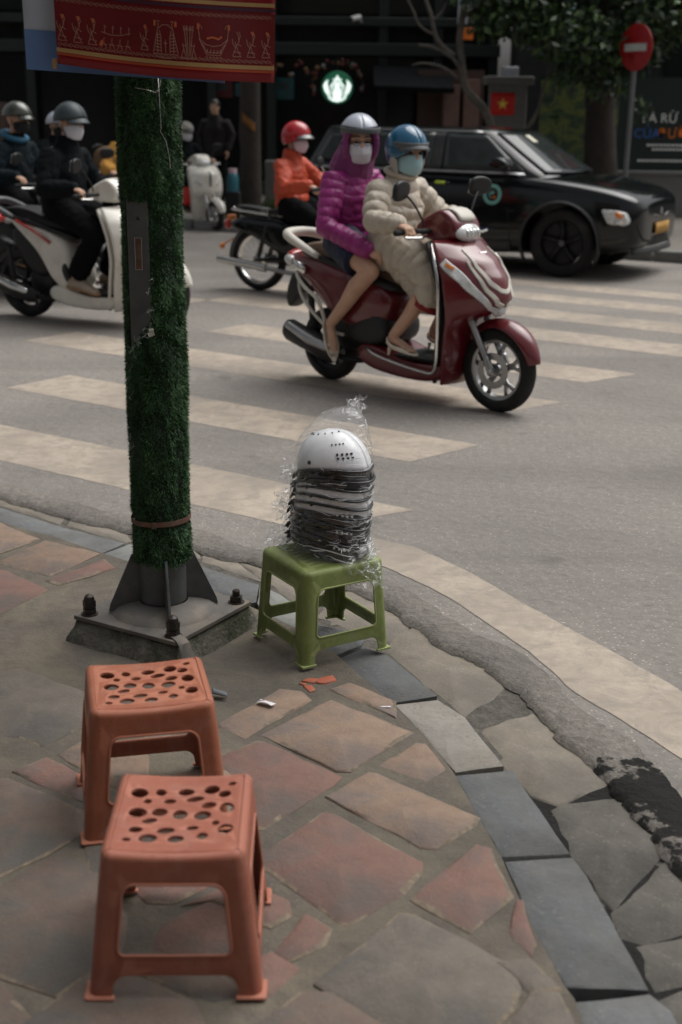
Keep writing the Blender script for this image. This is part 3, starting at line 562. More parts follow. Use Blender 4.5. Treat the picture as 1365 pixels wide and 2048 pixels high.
# service hatch and its label plate
a = V0-0.52; mt = Matrix.Rotation(a, 4, 'Z')
hatch = MB(); hatch.box(mt @ V((0.070, -0.002, 1.15)), (0.022, 0.072, 0.46), mt.to_3x3()); hatch = hatch.build('service_hatch', 'post_steel', post, bevel=0.004)
mb = MB(); mb.cyl(mt @ V((0.080, 0.0, 1.315)), mt @ V((0.0825, 0.0, 1.315)), 0.008, 0.007, 3); mb.build('hatch_lock', 'bolt_steel', hatch)
lab = MB(); lab.box(mt @ V((0.0815, 0.0, 1.215)), (0.0016, 0.023, 0.092), mt.to_3x3()); lab = lab.build('label_plate', 'rust', hatch)
mb = MB()
for sy in (-1, 1): mb.box(mt @ V((0.0827, sy*0.0112, 1.215)), (0.0012, 0.0012, 0.092), mt.to_3x3())
for sz in (-1, 1): mb.box(mt @ V((0.0827, 0.0, 1.215+sz*0.0455)), (0.0011, 0.0212, 0.0012), mt.to_3x3())
mb.build('label_border', 'thread', lab)
mb = MB(); mb.box(ang_pt(V0-0.14, 0.089, 0.985), (0.012, 0.018, 0.014), (0.4, 0.2, V0)); mb.box(ang_pt(V0-0.13, 0.093, 0.997), (0.01, 0.014, 0.007), (0.2, 0.5, V0)); mb.build('wire_connector', 'cream', post, bevel=0.001)
# frayed threads at the cut
mb = MB(); r = random.Random(5)
for k in range(46):
    u = r.random(); d_ = -1.0+0.9*u; z0 = (0.925+0.10*u)+r.uniform(-0.012, 0.006); aa = V0+d_
    if k > 26: aa = V0+r.choice((-1.12, -1.05, -1.2)); z0 = r.uniform(0.62, 0.93)
    if k > 38: aa = V0-0.10; z0 = r.uniform(1.03, 1.16)
    p0 = V(ang_pt(aa, 0.088, z0)); pts = [p0]
    for i in range(4): p0 = p0+V((r.uniform(-.010, .010), r.uniform(-.012, .004), r.uniform(-.015, .008))); pts.append(p0)
    mb.tube(pts, 0.0005, 4)
struct(mb.build('frayed_threads', 'thread', post, ang=180), 'stuff')
# thin wire hanging down the turf from the banner hem
wire = MB(); wire.tube([(PX+0.055, 3.775, 1.765), (PX+0.052, 3.770, 1.72), (PX+0.040, 3.783, 1.70)], 0.0009, 5)
wire.tube([(PX+0.045, 3.783, 1.742), (PX+0.048, 3.783, 1.655), (PX+0.050, 3.781, 1.605), (PX+0.047, 3.779, 1.600), (PX+0.062, 3.783, 1.57), (PX+0.070, 3.786, 1.53), (PX+0.072, 3.788, 1.495)], 0.0007, 5)
wire.tube([(PX+0.040, 3.783, 1.70), (PX+0.01, 3.781, 1.708), (PX-0.02, 3.784, 1.712)], 0.0007, 5)
tag(wire.build('tie_wire', 'chrome', ang=180), 'thin steel wire dangling from the red banner down the turf', 'wire')

# ---------------------------------------------------------------- banners on the post
def cloth_mat(name, col, rough=0.45, stripe=None):
    m, t, p, out = nodes(name); tc = N(t, 'TexCoord'); o = tc.outputs['Object']
    n1 = N(t, 'TexNoise', Scale=5.0, Detail=5.0); t.links.new(o, n1.inputs['Vector'])
    c = ramp(t, n1.outputs[0], [(0.3, [k*0.85 for k in col]), (0.7, [k*1.12 for k in col])]).outputs[0]
    if stripe:
        sx = N(t, 'SeparateXYZ'); t.links.new(o, sx.inputs[0]); 
        f = ramp(t, sx.outputs['Z'], [(stripe[0], 1.0), (stripe[0]+0.02, 0.0)]); c = mix(t, f.outputs[0], c, stripe[1])
    t.links.new(c, p.inputs['Base Color']); p.inputs['Roughness'].default_value = rough; MAT[name] = m
cloth_mat('red_vinyl', (0.25, 0.008, 0.014), 0.32); cloth_mat('dark_red', (0.16, 0.007, 0.011), 0.4)
cloth_mat('gold_ink', (0.42, 0.25, 0.10), 0.5); cloth_mat('cream_ink', (0.45, 0.25, 0.17), 0.5); cloth_mat('orange_ink', (0.55, 0.13, 0.04), 0.5); cloth_mat('navy_ink', (0.05, 0.012, 0.03), 0.5); cloth_mat('red_orange_ink', (0.42, 0.06, 0.02), 0.5)
cloth_mat('board_white', (0.50, 0.53, 0.60), 0.5); cloth_mat('board_blue', (0.12, 0.21, 0.42), 0.5)
BX0, BX1 = -0.785, -0.195
def ban(u, z):    # banner surface: u across (0..1), z height above the ground
    x = BX0+(BX1-BX0)*u; lean = 0.006*(1.9-z)*10*(0.5-u)*0.6
    y = 3.735-0.028*math.sin(math.pi*u)+0.008*math.sin(u*9+z*3)+0.0015*math.sin(z*9+u*3)
    zz = z-0.042*(u-0.15)-0.010*math.sin(u*math.pi)
    if z < 1.80 and u > 0.90: y += 0.25*(u-0.90)*(1.80-z)
    return V((x+lean, y, zz))
banner = MB(); banner.grid(lambda u, v: ban(u, 1.765+0.90*v), 48, 40)
banner = tag(banner.build('banner', 'red_vinyl', ang=180, solid=0.003), 'red cloth banner with a printed frieze tied round the turf post', 'banner')
def ribbon(mb, pts, w, off=0.0065):
    vs = []; P = [V((p[0], p[1])) for p in pts]
    for i, p in enumerate(P):
        t_ = (P[min(i+1, len(P)-1)]-P[max(i-1, 0)]); t_ = t_.normalized() if t_.length > 0 else V((1, 0)); q = V((-t_.y, t_.x))*w/2
        for s_ in (-1, 1):
            z_ = 1.765+(p.y+s_*q.y); u = (p.x+s_*q.x)/0.59; a = ban(u, z_); vs.append((a.x, a.y-off, a.z))
    mb.add(vs, [(2*i, 2*i+1, 2*i+3, 2*i+2) for i in range(len(P)-1)])
def band(name, z, w, mt, off=0.0062):
    mb = MB(); ribbon(mb, [(0.59*i/40, z) for i in range(41)], w, off); return mb.build(name, mt, banner, ang=180)
mb = MB(); mb.grid(lambda u, v: ban(u, 1.765+0.048+0.127*v)+V((0, -0.0042, 0)), 48, 10); mb.build('frieze_ground', 'dark_red', banner, ang=180)
band('hem_stripe', 0.037, 0.011, 'gold_ink'); band('top_stripe', 0.196, 0.010, 'gold_ink'); band('navy_stripe', 0.183, 0.008, 'navy_ink'); band('hem_stripe', 0.027, 0.006, 'red_orange_ink')
for zc in (0.052, 0.165):
    mb = MB()
    for i in range(38):
        x = 0.01+i*0.0152; ribbon(mb, [(x-0.005, zc), (x, zc+0.0045), (x+0.005, zc), (x, zc-0.0045), (x-0.005, zc)], 0.0011, 0.0070)
        ribbon(mb, [(x+0.005, zc+0.004), (x+0.010, zc-0.004)], 0.001, 0.0070)
    struct(mb.build('chain_border', 'cream_ink', banner, ang=180), 'stuff')
def fig_dancer(mb, x, k=1.0, head=None):
    L_ = lambda *p: ribbon(mb, [(x+a*k, 0.085+b*k) for a, b in p], 0.0014, 0.0072)
    L_((-.012, -.022), (-.006, -.005), (-.002, .006), (-.006, .018)); L_((.010, -.022), (.002, -.006), (-.002, .006)); L_((-.002, .006), (.006, .018), (.004, .035), (-.002, .046))
    L_((.000, .012), (.012, .006)); L_((-.010, -.010), (.012, -.014)); L_((.004, .020), (.010, .034), (.006, .046))
    L_((-.013, -.024), (.013, -.024)); L_((-.004, .000), (-.012, .012), (-.014, .026))
def fig_house(mb, x):
    L_ = lambda *p: ribbon(mb, [(x+a, 0.082+b) for a, b in p], 0.0015, 0.0072)
    for s_ in (-1, 1):
        L_((s_*.034, -.022), (s_*.030, -.004), (s_*.020, .040), (s_*.018, .052)); L_((s_*.012, -.020), (s_*.012, .018), (s_*.016, .036)); L_((s_*.022, -.022), (s_*.021, .03))
        for q in range(6): L_((s_*.013, -.016+q*.008), (s_*.030-s_*q*.0015, -.014+q*.008))
        L_((s_*.018, .052), (s_*.022, .060), (s_*.014, .058))
    L_((-.018, .040), (-.008, .050), (.008, .050), (.018, .040)); L_((-.034, -.024), (.034, -.024)); L_((-.028, -.030), (-.010, -.034), (.010, -.034), (.028, -.030)); L_((0, -.020), (0, .012)); L_((-.005, .004), (.005, .004))
def fig_boat(mb, x):
    L_ = lambda *p: ribbon(mb, [(x+a, 0.080+b) for a, b in p], 0.0015, 0.0072)
    L_((-.040, .050), (-.036, .022), (-.020, .010), (0, .006), (.020, .010), (.036, .024), (.040, .054)); L_((-.038, .024), (-.018, -.016), (.018, -.016), (.038, .026))
    L_((-.030, .012), (-.016, -.010), (.014, -.010), (.030, .012)); L_((-.044, .050), (-.034, .058), (-.030, .048)); L_((.044, .052), (.034, .060), (.030, .050))
    for q in range(5): L_((-.018+q*.009, -.012), (-.016+q*.009, -.002)); L_((-.020+q*.009, -.020), (-.014+q*.009, -.024))
def fig_group(mb, x):
    L_ = lambda *p: ribbon(mb, [(x+a, 0.082+b) for a, b in p], 0.0014, 0.0072)
    L_((-.045, .016), (-.020, .010), (.010, .012), (.035, .020))
    for q in range(4): c = -.040+q*.022; L_((c-.006, -.024), (c, -.006), (c+.007, -.024)); L_((c-.008, -.014), (c+.008, -.016)); L_((c, -.006), (c+.002, .002)); L_((c+.004, .014), (c+.004, .034), (c+.009, .028))
def fig_spears(mb, x):
    L_ = lambda *p: ribbon(mb, [(x+a, 0.082+b) for a, b in p], 0.0014, 0.0072)
    for a in (-.010, -.004, .004, .010): L_((a*0.5, -.024), (a, .034), (a*1.3, .052)); L_((a-.003, .040), (a, .052), (a+.003, .040))
    for s_ in (-1, 1): L_((s_*.020, -.028), (s_*.013, -.006), (s_*.016, .008)); L_((s_*.008, -.028), (s_*.013, -.006)); L_((s_*.016, .000), (s_*.004, .004))
    L_((-.022, -.030), (.022, -.030))
mb = MB()
for x in (0.018, 0.060, 0.100): fig_dancer(mb, x, 0.95)
fig_group(mb, 0.170); fig_dancer(mb, 0.243, 0.85); fig_house(mb, 0.300); fig_spears(mb, 0.362); fig_boat(mb, 0.428)
for x in (0.490, 0.528, 0.568): fig_dancer(mb, x, 0.9)
struct(mb.build('frieze_figures', 'cream_ink', banner, ang=180), 'stuff')
mb = MB()
for x in (0.018, 0.060, 0.100, 0.243, 0.528, 0.568): ribbon(mb, [(x+.004, .118), (x+.002, .128)], 0.006, 0.0078)
for x in (0.272, 0.328, 0.388, 0.468): ribbon(mb, [(x, .128), (x, .142)], 0.006, 0.0078)
ribbon(mb, [(0.41, .105), (0.425, .109), (0.442, .105), (0.45, .112)], 0.005, 0.0078); ribbon(mb, [(0.12, .062), (0.127, .076)], 0.007, 0.0078)
struct(mb.build('frieze_accents', 'orange_ink', banner, ang=180), 'stuff')
mb = MB(); mb.box((-0.795, 3.742, 1.772), (0.012, 0.006, 0.026), (0, 0.1, 0)); mb.build('hem_batten_end', 'gold_ink', banner, bevel=0.001)
# pale blue advertising board behind
bo = MB()
def bl(u, v): return V((-0.890+0.555*u+0.012*(1-v)*(1-u), 3.775+0.006*math.sin(u*5), 1.757-0.030*u+0.9*v))
bo.grid(bl, 12, 12)
board = tag(bo.build('advert_board', 'board_white', ang=180, solid=0.004), 'pale blue and white board sticking out behind the red banner', 'board')
mb = MB(); mb.grid(lambda u, v: bl(u, v*0.115)+V((0, -0.007, 0)), 12, 4); mb.build('blue_stripe', 'board_blue', board, ang=180)
# ---------------------------------------------------------------- plastic stools
def plastic(name, col, worn, rough=0.42, dirt=(0.10, 0.07, 0.05)):
    m, t, p, out = nodes(name); tc = N(t, 'TexCoord'); o = tc.outputs['Object']
    n1 = N(t, 'TexNoise', Scale=7.0, Detail=8.0, Roughness=0.65); t.links.new(o, n1.inputs['Vector'])
    c = ramp(t, n1.outputs[0], [(0.3, [k*0.86 for k in col]), (0.7, [k*1.1 for k in col])]).outputs[0]
    n2 = N(t, 'TexNoise', Scale=16.0, Detail=9.0, Roughness=0.75); t.links.new(o, n2.inputs['Vector'])
    c = mix(t, ramp(t, n2.outputs[0], [(0.50, 0.0), (0.68, 0.7)]).outputs[0], c, worn)
    n3 = N(t, 'TexNoise', Scale=5.0, Detail=9.0, Roughness=0.7, Distortion=0.4); t.links.new(o, n3.inputs['Vector'])
    c = mix(t, ramp(t, n3.outputs[0], [(0.52, 0.0), (0.70, 0.55)]).outputs[0], c, dirt)
    n4 = N(t, 'TexNoise', Scale=260.0, Detail=3.0); t.links.new(o, n4.inputs['Vector'])
    c = mix(t, ramp(t, n4.outputs[0], [(0.40, 0.16), (0.6, 0.0)]).outputs[0], c, dirt)
    mpp = N(t, 'Mapping'); mpp.inputs['Scale'].default_value = (9, 9, 2.2); t.links.new(o, mpp.inputs[0]); n5 = N(t, 'TexNoise', Scale=2.2, Detail=9.0, Roughness=0.72, Distortion=0.5); t.links.new(mpp.outputs[0], n5.inputs['Vector'])
    c = mix(t, ramp(t, n5.outputs[0], [(0.50, 0.0), (0.72, 0.65)]).outputs[0], c, [lerp(k, 0.24, 0.22) for k in worn])
    geo = N(t, 'NewGeometry'); c = mix(t, ramp(t, geo.outputs['Pointiness'], [(0.505, 0.0), (0.56, 0.55)]).outputs[0], c, [min(1, k*1.25) for k in worn])  # edges lightened by pointiness: edge wear and painted highlights
    vs_ = N(t, 'TexVoronoi', Scale=34.0); t.links.new(o, vs_.inputs['Vector']); c = mix(t, ramp(t, vs_.outputs['Distance'], [(0.05, 0.6), (0.11, 0.0)]).outputs[0], c, dirt)
    t.links.new(c, p.inputs['Base Color']); rr = ramp(t, n2.outputs[0], [(0.3, rough*0.8), (0.7, min(1, rough*1.7))]); t.links.new(rr.outputs[0], p.inputs['Roughness'])
    nb = N(t, 'TexNoise', Scale=170.0, Detail=4.0); t.links.new(o, nb.inputs['Vector']); b = N(t, 'Bump', Strength=0.18, Distance=0.002); t.links.new(nb.outputs[0], b.inputs['Height']); t.links.new(b.outputs[0], p.inputs['Normal'])
    MAT[name] = m
plastic('terracotta_plastic', (0.32, 0.095, 0.046), (0.385, 0.15, 0.088), 0.5, dirt=(0.13, 0.055, 0.035))
plastic('terracotta_plastic_faded', (0.325, 0.098, 0.058), (0.385, 0.155, 0.10), 0.5, dirt=(0.15, 0.06, 0.045))
plastic('green_plastic', (0.175, 0.225, 0.055), (0.30, 0.34, 0.14), 0.42, dirt=(0.07, 0.08, 0.03))

def stool(name, label, mat, loc, rz, top, bot, H, leg, apron, rail, holes, group=None, corner=0.03, sag=0.008, foot=0.008, rail_z=None):
    """top, bot: (width, depth) at the seat rim and at the ground; window between apron and rail on each side"""
    root = thing(name, label, 'stool', loc, rz, group)
    er = 0.016                                   # rounded seat edge
    def side(k):                                 # k=0 front(-y) 1 (+x) 2 back 3 (-x)
        horiz = k % 2 == 0
        def wid(v): q = v/H; return lerp(bot[0] if horiz else bot[1], top[0] if horiz else top[1], q)
        def dep(v): q = v/H; return lerp(bot[1] if horiz else bot[0], top[1] if horiz else top[0], q)
        Wn = wid(0)                              # nominal unrolled width
        a = Wn/2
        lw = leg
        # outer loop (half corner arcs belong to the side): notch under the rail
        rl0, rl1 = rail
        wtop = H-apron
        if rl0 is None:
            loops = [[(-a, 0), (-a+lw, 0)]+[(-a+lw+0.012*min(1, t*3), t*(wtop-0.03)) for t in (0.3, 1.0)]+[(-a+lw+0.02, wtop-0.012), (-a+lw+0.034, wtop)]+[(a-lw-0.034, wtop), (a-lw-0.02, wtop-0.012)]+[(a-lw-0.012*min(1, t*3), t*(wtop-0.03)) for t in (1.0, 0.3)]+[(a-lw, 0), (a, 0), (a, H+er*0.55), (-a, H+er*0.55)]]
            win = None
        else:
            notch = [(-a, 0), (-a+lw, 0), (-a+lw+0.002, rl0*0.55)]
            for q in range(1, 6): th = R(90-90*q/5); notch.append((-a+lw+0.002+0.024*(1-math.sin(th))*1.0, rl0*0.55+rl0*0.45*math.cos(th)))
            notch += [(-x, y) for x, y in notch[::-1]]
            win = rrect(-a+lw+0.004, rl1, a-lw-0.004, wtop, (0.016, 0.016, 0.026, 0.026), 6)
            loops = [notch+[(a, H+er*0.55), (-a, H+er*0.55)], win]
        bm = curve_fill(loops)
        cr = corner
        for q in range(0, 6):
            for sg in (-1, 1): bisect(bm, (sg*(a-cr*q/5*0.999), 0, 0), (1, 0, 0))
        for q in range(1, 8): bisect(bm, (-a+cr+(2*a-2*cr)*q/8, 0, 0), (1, 0, 0))
        for v in (H-0.03, H-er, H-er*0.66, H-er*0.33, H, H+er*0.3): bisect(bm, (0, v, 0), (0, 1, 0))
        for v in np.arange(0.03, H-0.03, 0.04): bisect(bm, (0, v, 0), (0, 1, 0))
        ang = (0, R(90), R(180), R(270))[k]
        def mp(u, v):
            vv = min(v, H-er); w_, d_ = wid(vv), dep(vv); s_ = u/a     # -1..1
            cr_ = cr*(0.75+0.25*vv/H); e = 0; z = v
            if v > H-er:
                t_ = min(1.0, (v-(H-er))/(1.55*er)); ph = t_*math.pi/2; e = er*(1-math.cos(ph)); z = H-er+er*math.sin(ph)
            d2 = abs(u)-(a-cr)
            hw = w_/2
            if d2 <= 0: x = u/(a-cr)*(hw-cr_); y = -d_/2+e
            else:
                th = (d2/cr)*math.pi/4; rr = max(cr_-e, 0.002); x = math.copysign(hw-cr_+rr*math.sin(th), u); y = -d_/2+cr_-rr*math.cos(th)
            if horiz and v > H-apron: # concave seat front: rim dips in the middle
                z -= sag*(1-min(1, (2*x/w_)**2))*max(0, (v-(H-apron*0.6))/(apron*0.6))
            ca, sa = math.cos(ang), math.sin(ang); return V((x*ca-y*sa, x*sa+y*ca, z))
        for vtx in bm.verts: vtx.co = mp(vtx.co.x, vtx.co.y)
        rim = None
        if win is not None: rim = [mp(x, y) for x, y in win]
        else:
            lp = loops[0][1:-3]; rim = None
        return bm, rim
    big = bmesh.new(); rims = []
    for k in range(4):
        bm, rim = side(k); me = bpy.data.meshes.new('t'); bm.to_mesh(me); bm.free(); big.from_mesh(me); bpy.data.meshes.remove(me)
        if rim: rims.append(rim)
    bmesh.ops.remove_doubles(big, verts=big.verts, dist=0.0006); bmesh.ops.recalc_face_normals(big, faces=big.faces)
    me = bpy.data.meshes.new('leg_frame'); big.to_mesh(me); big.free(); me.materials.append(MAT[mat]); shade(me, 50)
    fr = link(bpy.data.objects.new('leg_frame', me), root); q = fr.modifiers.new('s', 'SOLIDIFY'); q.thickness = 0.0042; q.offset = -1
    q = fr.modifiers.new('b', 'BEVEL'); q.width = 0.0012; q.segments = 2; q.limit_method = 'ANGLE'; q.angle_limit = R(60)
    if rims:
        mb = MB()
        for rim in rims: mb.tube(rim, 0.0032, 6, closed=True)
        mb.build('window_lip', mat, root, ang=180)
    # seat
    x0, y0 = top[0]/2-er*0.98, top[1]/2-er*0.98
    lp = rrect(-x0, -y0, x0, y0, corner-er*0.9 if corner > er+0.004 else 0.006, 5)
    bm = curve_fill([lp]+[[(hx, hy) for hx, hy in h] for h in holes(x0, y0)])
    for q in range(1, 12): bisect(bm, (-x0+2*x0*q/12, 0, 0), (1, 0, 0)); bisect(bm, (0, -y0+2*y0*q/12, 0), (0, 1, 0))
    for v in bm.verts:
        v.co.z = H-sag*(1-min(1, (v.co.x/(x0+er))**2))-0.0005
    bmesh.ops.recalc_face_normals(bm, faces=bm.faces)
    if sum(f.normal.z for f in bm.faces) < 0: bmesh.ops.reverse_faces(bm, faces=bm.faces)
    me = bpy.data.meshes.new('seat'); bm.to_mesh(me); bm.free(); me.materials.append(MAT[mat]); shade(me, 40)
    st = link(bpy.data.objects.new('seat', me), root); q = st.modifiers.new('s', 'SOLIDIFY'); q.thickness = 0.007; q.offset = -1
    q = st.modifiers.new('b', 'BEVEL'); q.width = 0.0022; q.segments = 2; q.limit_method = 'ANGLE'; q.angle_limit = R(60)
    # flared feet
    for sx in (-1, 1):
        for sy in (-1, 1):
            mb = MB(); cx, cy = sx*bot[0]/2, sy*bot[1]/2; L = leg*1.0; f = foot
            pl = [(cx+sx*f*0.4, cy+sy*f), (cx-sx*(L+f*0.2), cy+sy*f), (cx-sx*(L+f*0.2), cy-sy*0.006), (cx-sx*0.012, cy-sy*0.012), (cx-sx*0.006, cy-sy*(L+f*0.2)), (cx+sx*f, cy-sy*(L+f*0.2)), (cx+sx*f, cy+sy*f*0.4)]
            mb.prism(pl, 0.0, 0.007); mb.build('foot', mat, root, bevel=0.003, segs=2)
    return root
def ell_hole(x, y, rx, ry, rot=0.0, n=14):
    return [(x+rx*math.cos(t)*math.cos(rot)-ry*math.sin(t)*math.sin(rot), y+rx*math.cos(t)*math.sin(rot)+ry*math.sin(t)*math.cos(rot)) for t in (2*math.pi*i/n for i in range(n))]
HP = [(235,147,34,14),(335,142,22,10),(455,140,33,10),(575,133,32,13),(665,115,18,6),(643,150,26,10),(285,174,17,7),(390,172,25,7),(508,165,37,8),(583,187,30,9),(672,198,30,15),(255,213,37,13),(357,209,32,11),(457,216,30,13),(565,220,35,12),(323,238,31,7),(638,246,16,7),(270,268,28,8),(412,268,36,8),(535,260,25,6),(693,267,31,13),(242,300,18,5),(340,293,36,11),(470,294,33,9),(592,286,23,9)]
def leaf_holes(x0, y0):
    out = []; r = random.Random(2)
    for px, py, a, b in HP:
        t = (py-82)/(340-82); xl = 128+22*t; xr = 740+68*t
        u = (px-xl)/(xr-xl)*2-1; v = 1-2*t; k = 0.265/(xr-xl)
        out.append(ell_hole(u*(x0+0.012), v*(y0+0.012)*0.97, a*k*1.22, max(0.0065, b*0.265/250*1.28), r.uniform(0.05, 0.35)))
    return out
def slot_holes(x0, y0):
    out = []
    for i in range(-3, 4):
        for s_ in (-1, 1):
            cx = s_*x0*0.40; cy = i*0.027; out.append(rrect(cx-0.040, cy-0.0035, cx+0.040, cy+0.0035, 0.003, 3))
    return out
G_ST = 'terracotta plastic stools'
s1 = stool('plastic_stool', 'faded terracotta plastic stool with oval seat holes, standing in front of its twin', 'terracotta_plastic_faded', (-0.309, 2.262, 0.0445), R(1.5), (0.270, 0.310), (0.332, 0.352), 0.306, 0.049, 0.066, (0.050, 0.092), leaf_holes, G_ST, corner=0.024)
s2 = stool('plastic_stool', 'terracotta plastic stool with oval seat holes, between the post base and the nearer stool', 'terracotta_plastic', (-0.452, 2.815, 0.0445), R(13), (0.282, 0.272), (0.338, 0.322), 0.322, 0.049, 0.068, (0.050, 0.092), leaf_holes, G_ST, corner=0.024)
s3 = stool('plastic_stool', 'olive green plastic stool standing half on the kerb with wrapped helmets on its seat', 'green_plastic', (-0.058, 3.815, 0.0465), R(32), (0.285, 0.280), (0.314, 0.312), 0.300, 0.046, 0.060, (0.050, 0.088), slot_holes, None, corner=0.03, sag=0.002, foot=0.003)

# ---------------------------------------------------------------- stack of half helmets in a plastic bag
M('helmet_white', (0.88, 0.89, 0.91), 0.25, coat=0.5, var=0.03); M('helmet_black', (0.012, 0.013, 0.015), 0.28, coat=0.5, var=0.1); M('vent_dark', (0.01, 0.01, 0.01), 0.8)
M('strap_black', (0.02, 0.02, 0.022), 0.8, var=0.3, vs=60)
HX, HY = -0.030, 3.835
hz = R(32-80)
fw = V((math.cos(R(-35)), math.sin(R(-35)), 0)); sdv = V((-fw.y, fw.x, 0))
def helmet_shell(mat, label, z, tilt, yaw, loc, first=False):
    root = thing('helmet', label, 'helmet', loc, 0, 'wrapped half helmets stacked on the green stool', rot=(0, tilt, R(-35)+yaw))
    mb = MB(); prof = []
    def sh(u, v):
        a = 2*math.pi*u; e = math.pi/2*(1-v)      # v=0 top
        rim = -0.012*math.cos(2*a)*v**3-0.003*math.cos(a)*v**3
        rx, ry, rz_ = 0.124, 0.100, 0.118
        c_ = math.cos(e)**0.92
        return V((rx*c_*math.cos(a)*(1+0.03*math.cos(a)), ry*c_*math.sin(a), rz_*math.sin(e)+rim))
    mb.grid(sh, 36, 14); o = mb.build('shell', mat, root, ang=180, solid=0.006)
    mb = MB(); mb.tube([sh(i/40, 1.0)*1.006+V((0, 0, -0.001)) for i in range(40)], [(0.0045, 0.006)]*40, 8, closed=True); mb.build('rim_trim', 'helmet_black', root, ang=180)
    mb = MB()
    for i in range(4):
        for j in range(2):
            p = sh(0.93-0.022*i, 0.80-0.065*j); q = p.normalized(); mb.box(p*1.003, (0.006, 0.006, 0.006), q.to_track_quat('Z', 'X').to_matrix())
    for i in range(4): p = sh(0.91-0.02*i, 0.55); mb.box(p*1.003, (0.004, 0.004, 0.004), p.normalized().to_track_quat('Z', 'X').to_matrix())
    for i in range(7): p = sh(0.95-0.07*i, 0.26); mb.box(p*1.003, (0.005, 0.003, 0.004), p.normalized().to_track_quat('Z', 'X').to_matrix())
    struct(mb.build('vent_slots', 'vent_dark' if mat == 'helmet_white' else 'helmet_white', root), 'stuff')
    p = sh(0.735, 0.86); mb = MB(); mb.ell(p, (0.006, 0.006, 0.006)); mb.build('strap_rivet', 'vent_dark', root)
    mb = MB(); r = random.Random(int(z*1000))
    for i in range(16):
        a = 0.5+(i-8)*0.016; p = sh(a, 1.0); q = p+V((-0.012-0.014*r.random(), r.uniform(-.006, .006), -0.012-0.012*r.random())); mb.tube([p*0.98, (p+q)/2+V((0, 0, .004)), q], [0.005, 0.0045, 0.002], 5)
    struct(mb.build('padding_fringe', 'strap_black', root, ang=180), 'stuff')
    return root
seq = [('helmet_black', 'black'), ('helmet_black', 'black'), ('helmet_black', 'black'), ('helmet_black', 'black'), ('helmet_black', 'black'), ('helmet_white', 'white'), ('helmet_white', 'white'), ('helmet_white', 'white'), ('helmet_black', 'black'), ('helmet_black', 'black'), ('helmet_white', 'white')]
words = ['black half helmet at the very bottom of the wrapped stack, resting on the green stool', 'black half helmet, second from the bottom of the wrapped stack', 'black half helmet, third from the bottom of the wrapped stack', 'black half helmet, fourth from the bottom of the wrapped stack', 'uppermost of the five black helmets under the white band of the stack', 'lowest white helmet in the wrapped stack, just above five black ones', 'middle white helmet of the three in the middle of the stack', 'uppermost of the three white helmets in the middle of the stack', 'black helmet lying on the three white helmets of the wrapped stack', 'black helmet directly under the white one on top of the stack', 'white half helmet with full dome visible on top of the stack']
SZ0 = 0.0465+0.300-0.006
heights = [0.030, 0.052, 0.076, 0.100, 0.124, 0.150, 0.178, 0.203, 0.228, 0.252, 0.282]
r = random.Random(4)
for i, (mt, _) in enumerate(seq):
    z = SZ0+heights[i]-0.004; k = i/10
    off = fw*(0.012*k-0.006+r.uniform(-.004, .004))+sdv*r.uniform(-.003, .003)
    helmet_shell(mt, words[i], z, R(-12+2.1*(10-i)+r.uniform(-1.5, 1.5)), R(r.uniform(-7, 7)), (HX+off.x, HY+off.y, z))
# plastic bag
m = bpy.data.materials.new('clear_film'); m.use_nodes = True; t = m.node_tree; t.nodes.clear(); MAT['clear_film'] = m
out = t.nodes.new('ShaderNodeOutputMaterial'); tr = N(t, 'BsdfTransparent'); gl = N(t, 'BsdfGlossy'); gl.inputs['Roughness'].default_value = 0.14; gl.inputs['Color'].default_value = (1, 1, 1, 1)
df = N(t, 'BsdfTranslucent'); df.inputs['Color'].default_value = (0.85, 0.86, 0.86, 1); di = N(t, 'BsdfDiffuse'); di.inputs['Color'].default_value = (0.85, 0.86, 0.86, 1)
a1 = N(t, 'MixShader'); a1.inputs[0].default_value = 0.5; t.links.new(df.outputs[0], a1.inputs[1]); t.links.new(di.outputs[0], a1.inputs[2])
tc = N(t, 'TexCoord'); mp_ = N(t, 'Mapping'); mp_.inputs['Scale'].default_value = (0.8, 0.8, 2.6); mp_.inputs['Rotation'].default_value = (0.3, 0.5, 0); t.links.new(tc.outputs['Object'], mp_.inputs[0])
nz = N(t, 'TexNoise', Scale=17.0, Detail=5.0, Roughness=0.6, Distortion=1.4); nz.noise_type = 'RIDGED_MULTIFRACTAL'; nz.inputs['Gain'].default_value = 2.0; t.links.new(mp_.outputs[0], nz.inputs['Vector'])
bp = N(t, 'Bump', Strength=0.6, Distance=0.012); t.links.new(nz.outputs[0], bp.inputs['Height'])
for s_ in (gl, di): t.links.new(bp.outputs[0], s_.inputs['Normal'])
lw = N(t, 'LayerWeight', Blend=0.32); t.links.new(bp.outputs[0], lw.inputs['Normal'])
fr_ = ramp(t, lw.outputs['Facing'], [(0.10, 0.04), (0.6, 0.20), (1.0, 0.6)])
at = N(t, 'Attribute', attribute_name='crumple_glint'); crm = ramp(t, nz.outputs[0], [(0.30, 0.05), (0.50, 0.40), (0.70, 1.0)])  # ridges whitened: crumpled film plus painted highlight streaks
mm = N(t, 'Math', operation='MULTIPLY'); t.links.new(crm.outputs[0], mm.inputs[0]); t.links.new(at.outputs['Fac'], mm.inputs[1])
a2 = N(t, 'MixShader'); t.links.new(fr_.outputs[0], a2.inputs[0]); t.links.new(tr.outputs[0], a2.inputs[1]); t.links.new(gl.outputs[0], a2.inputs[2])
a3 = N(t, 'MixShader'); t.links.new(mm.outputs[0], a3.inputs[0]); t.links.new(a2.outputs[0], a3.inputs[1]); t.links.new(a1.outputs[0], a3.inputs[2]); t.links.new(a3.outputs[0], out.inputs[0])
bag = MB(); zt = SZ0+0.282+0.125
CRF = []
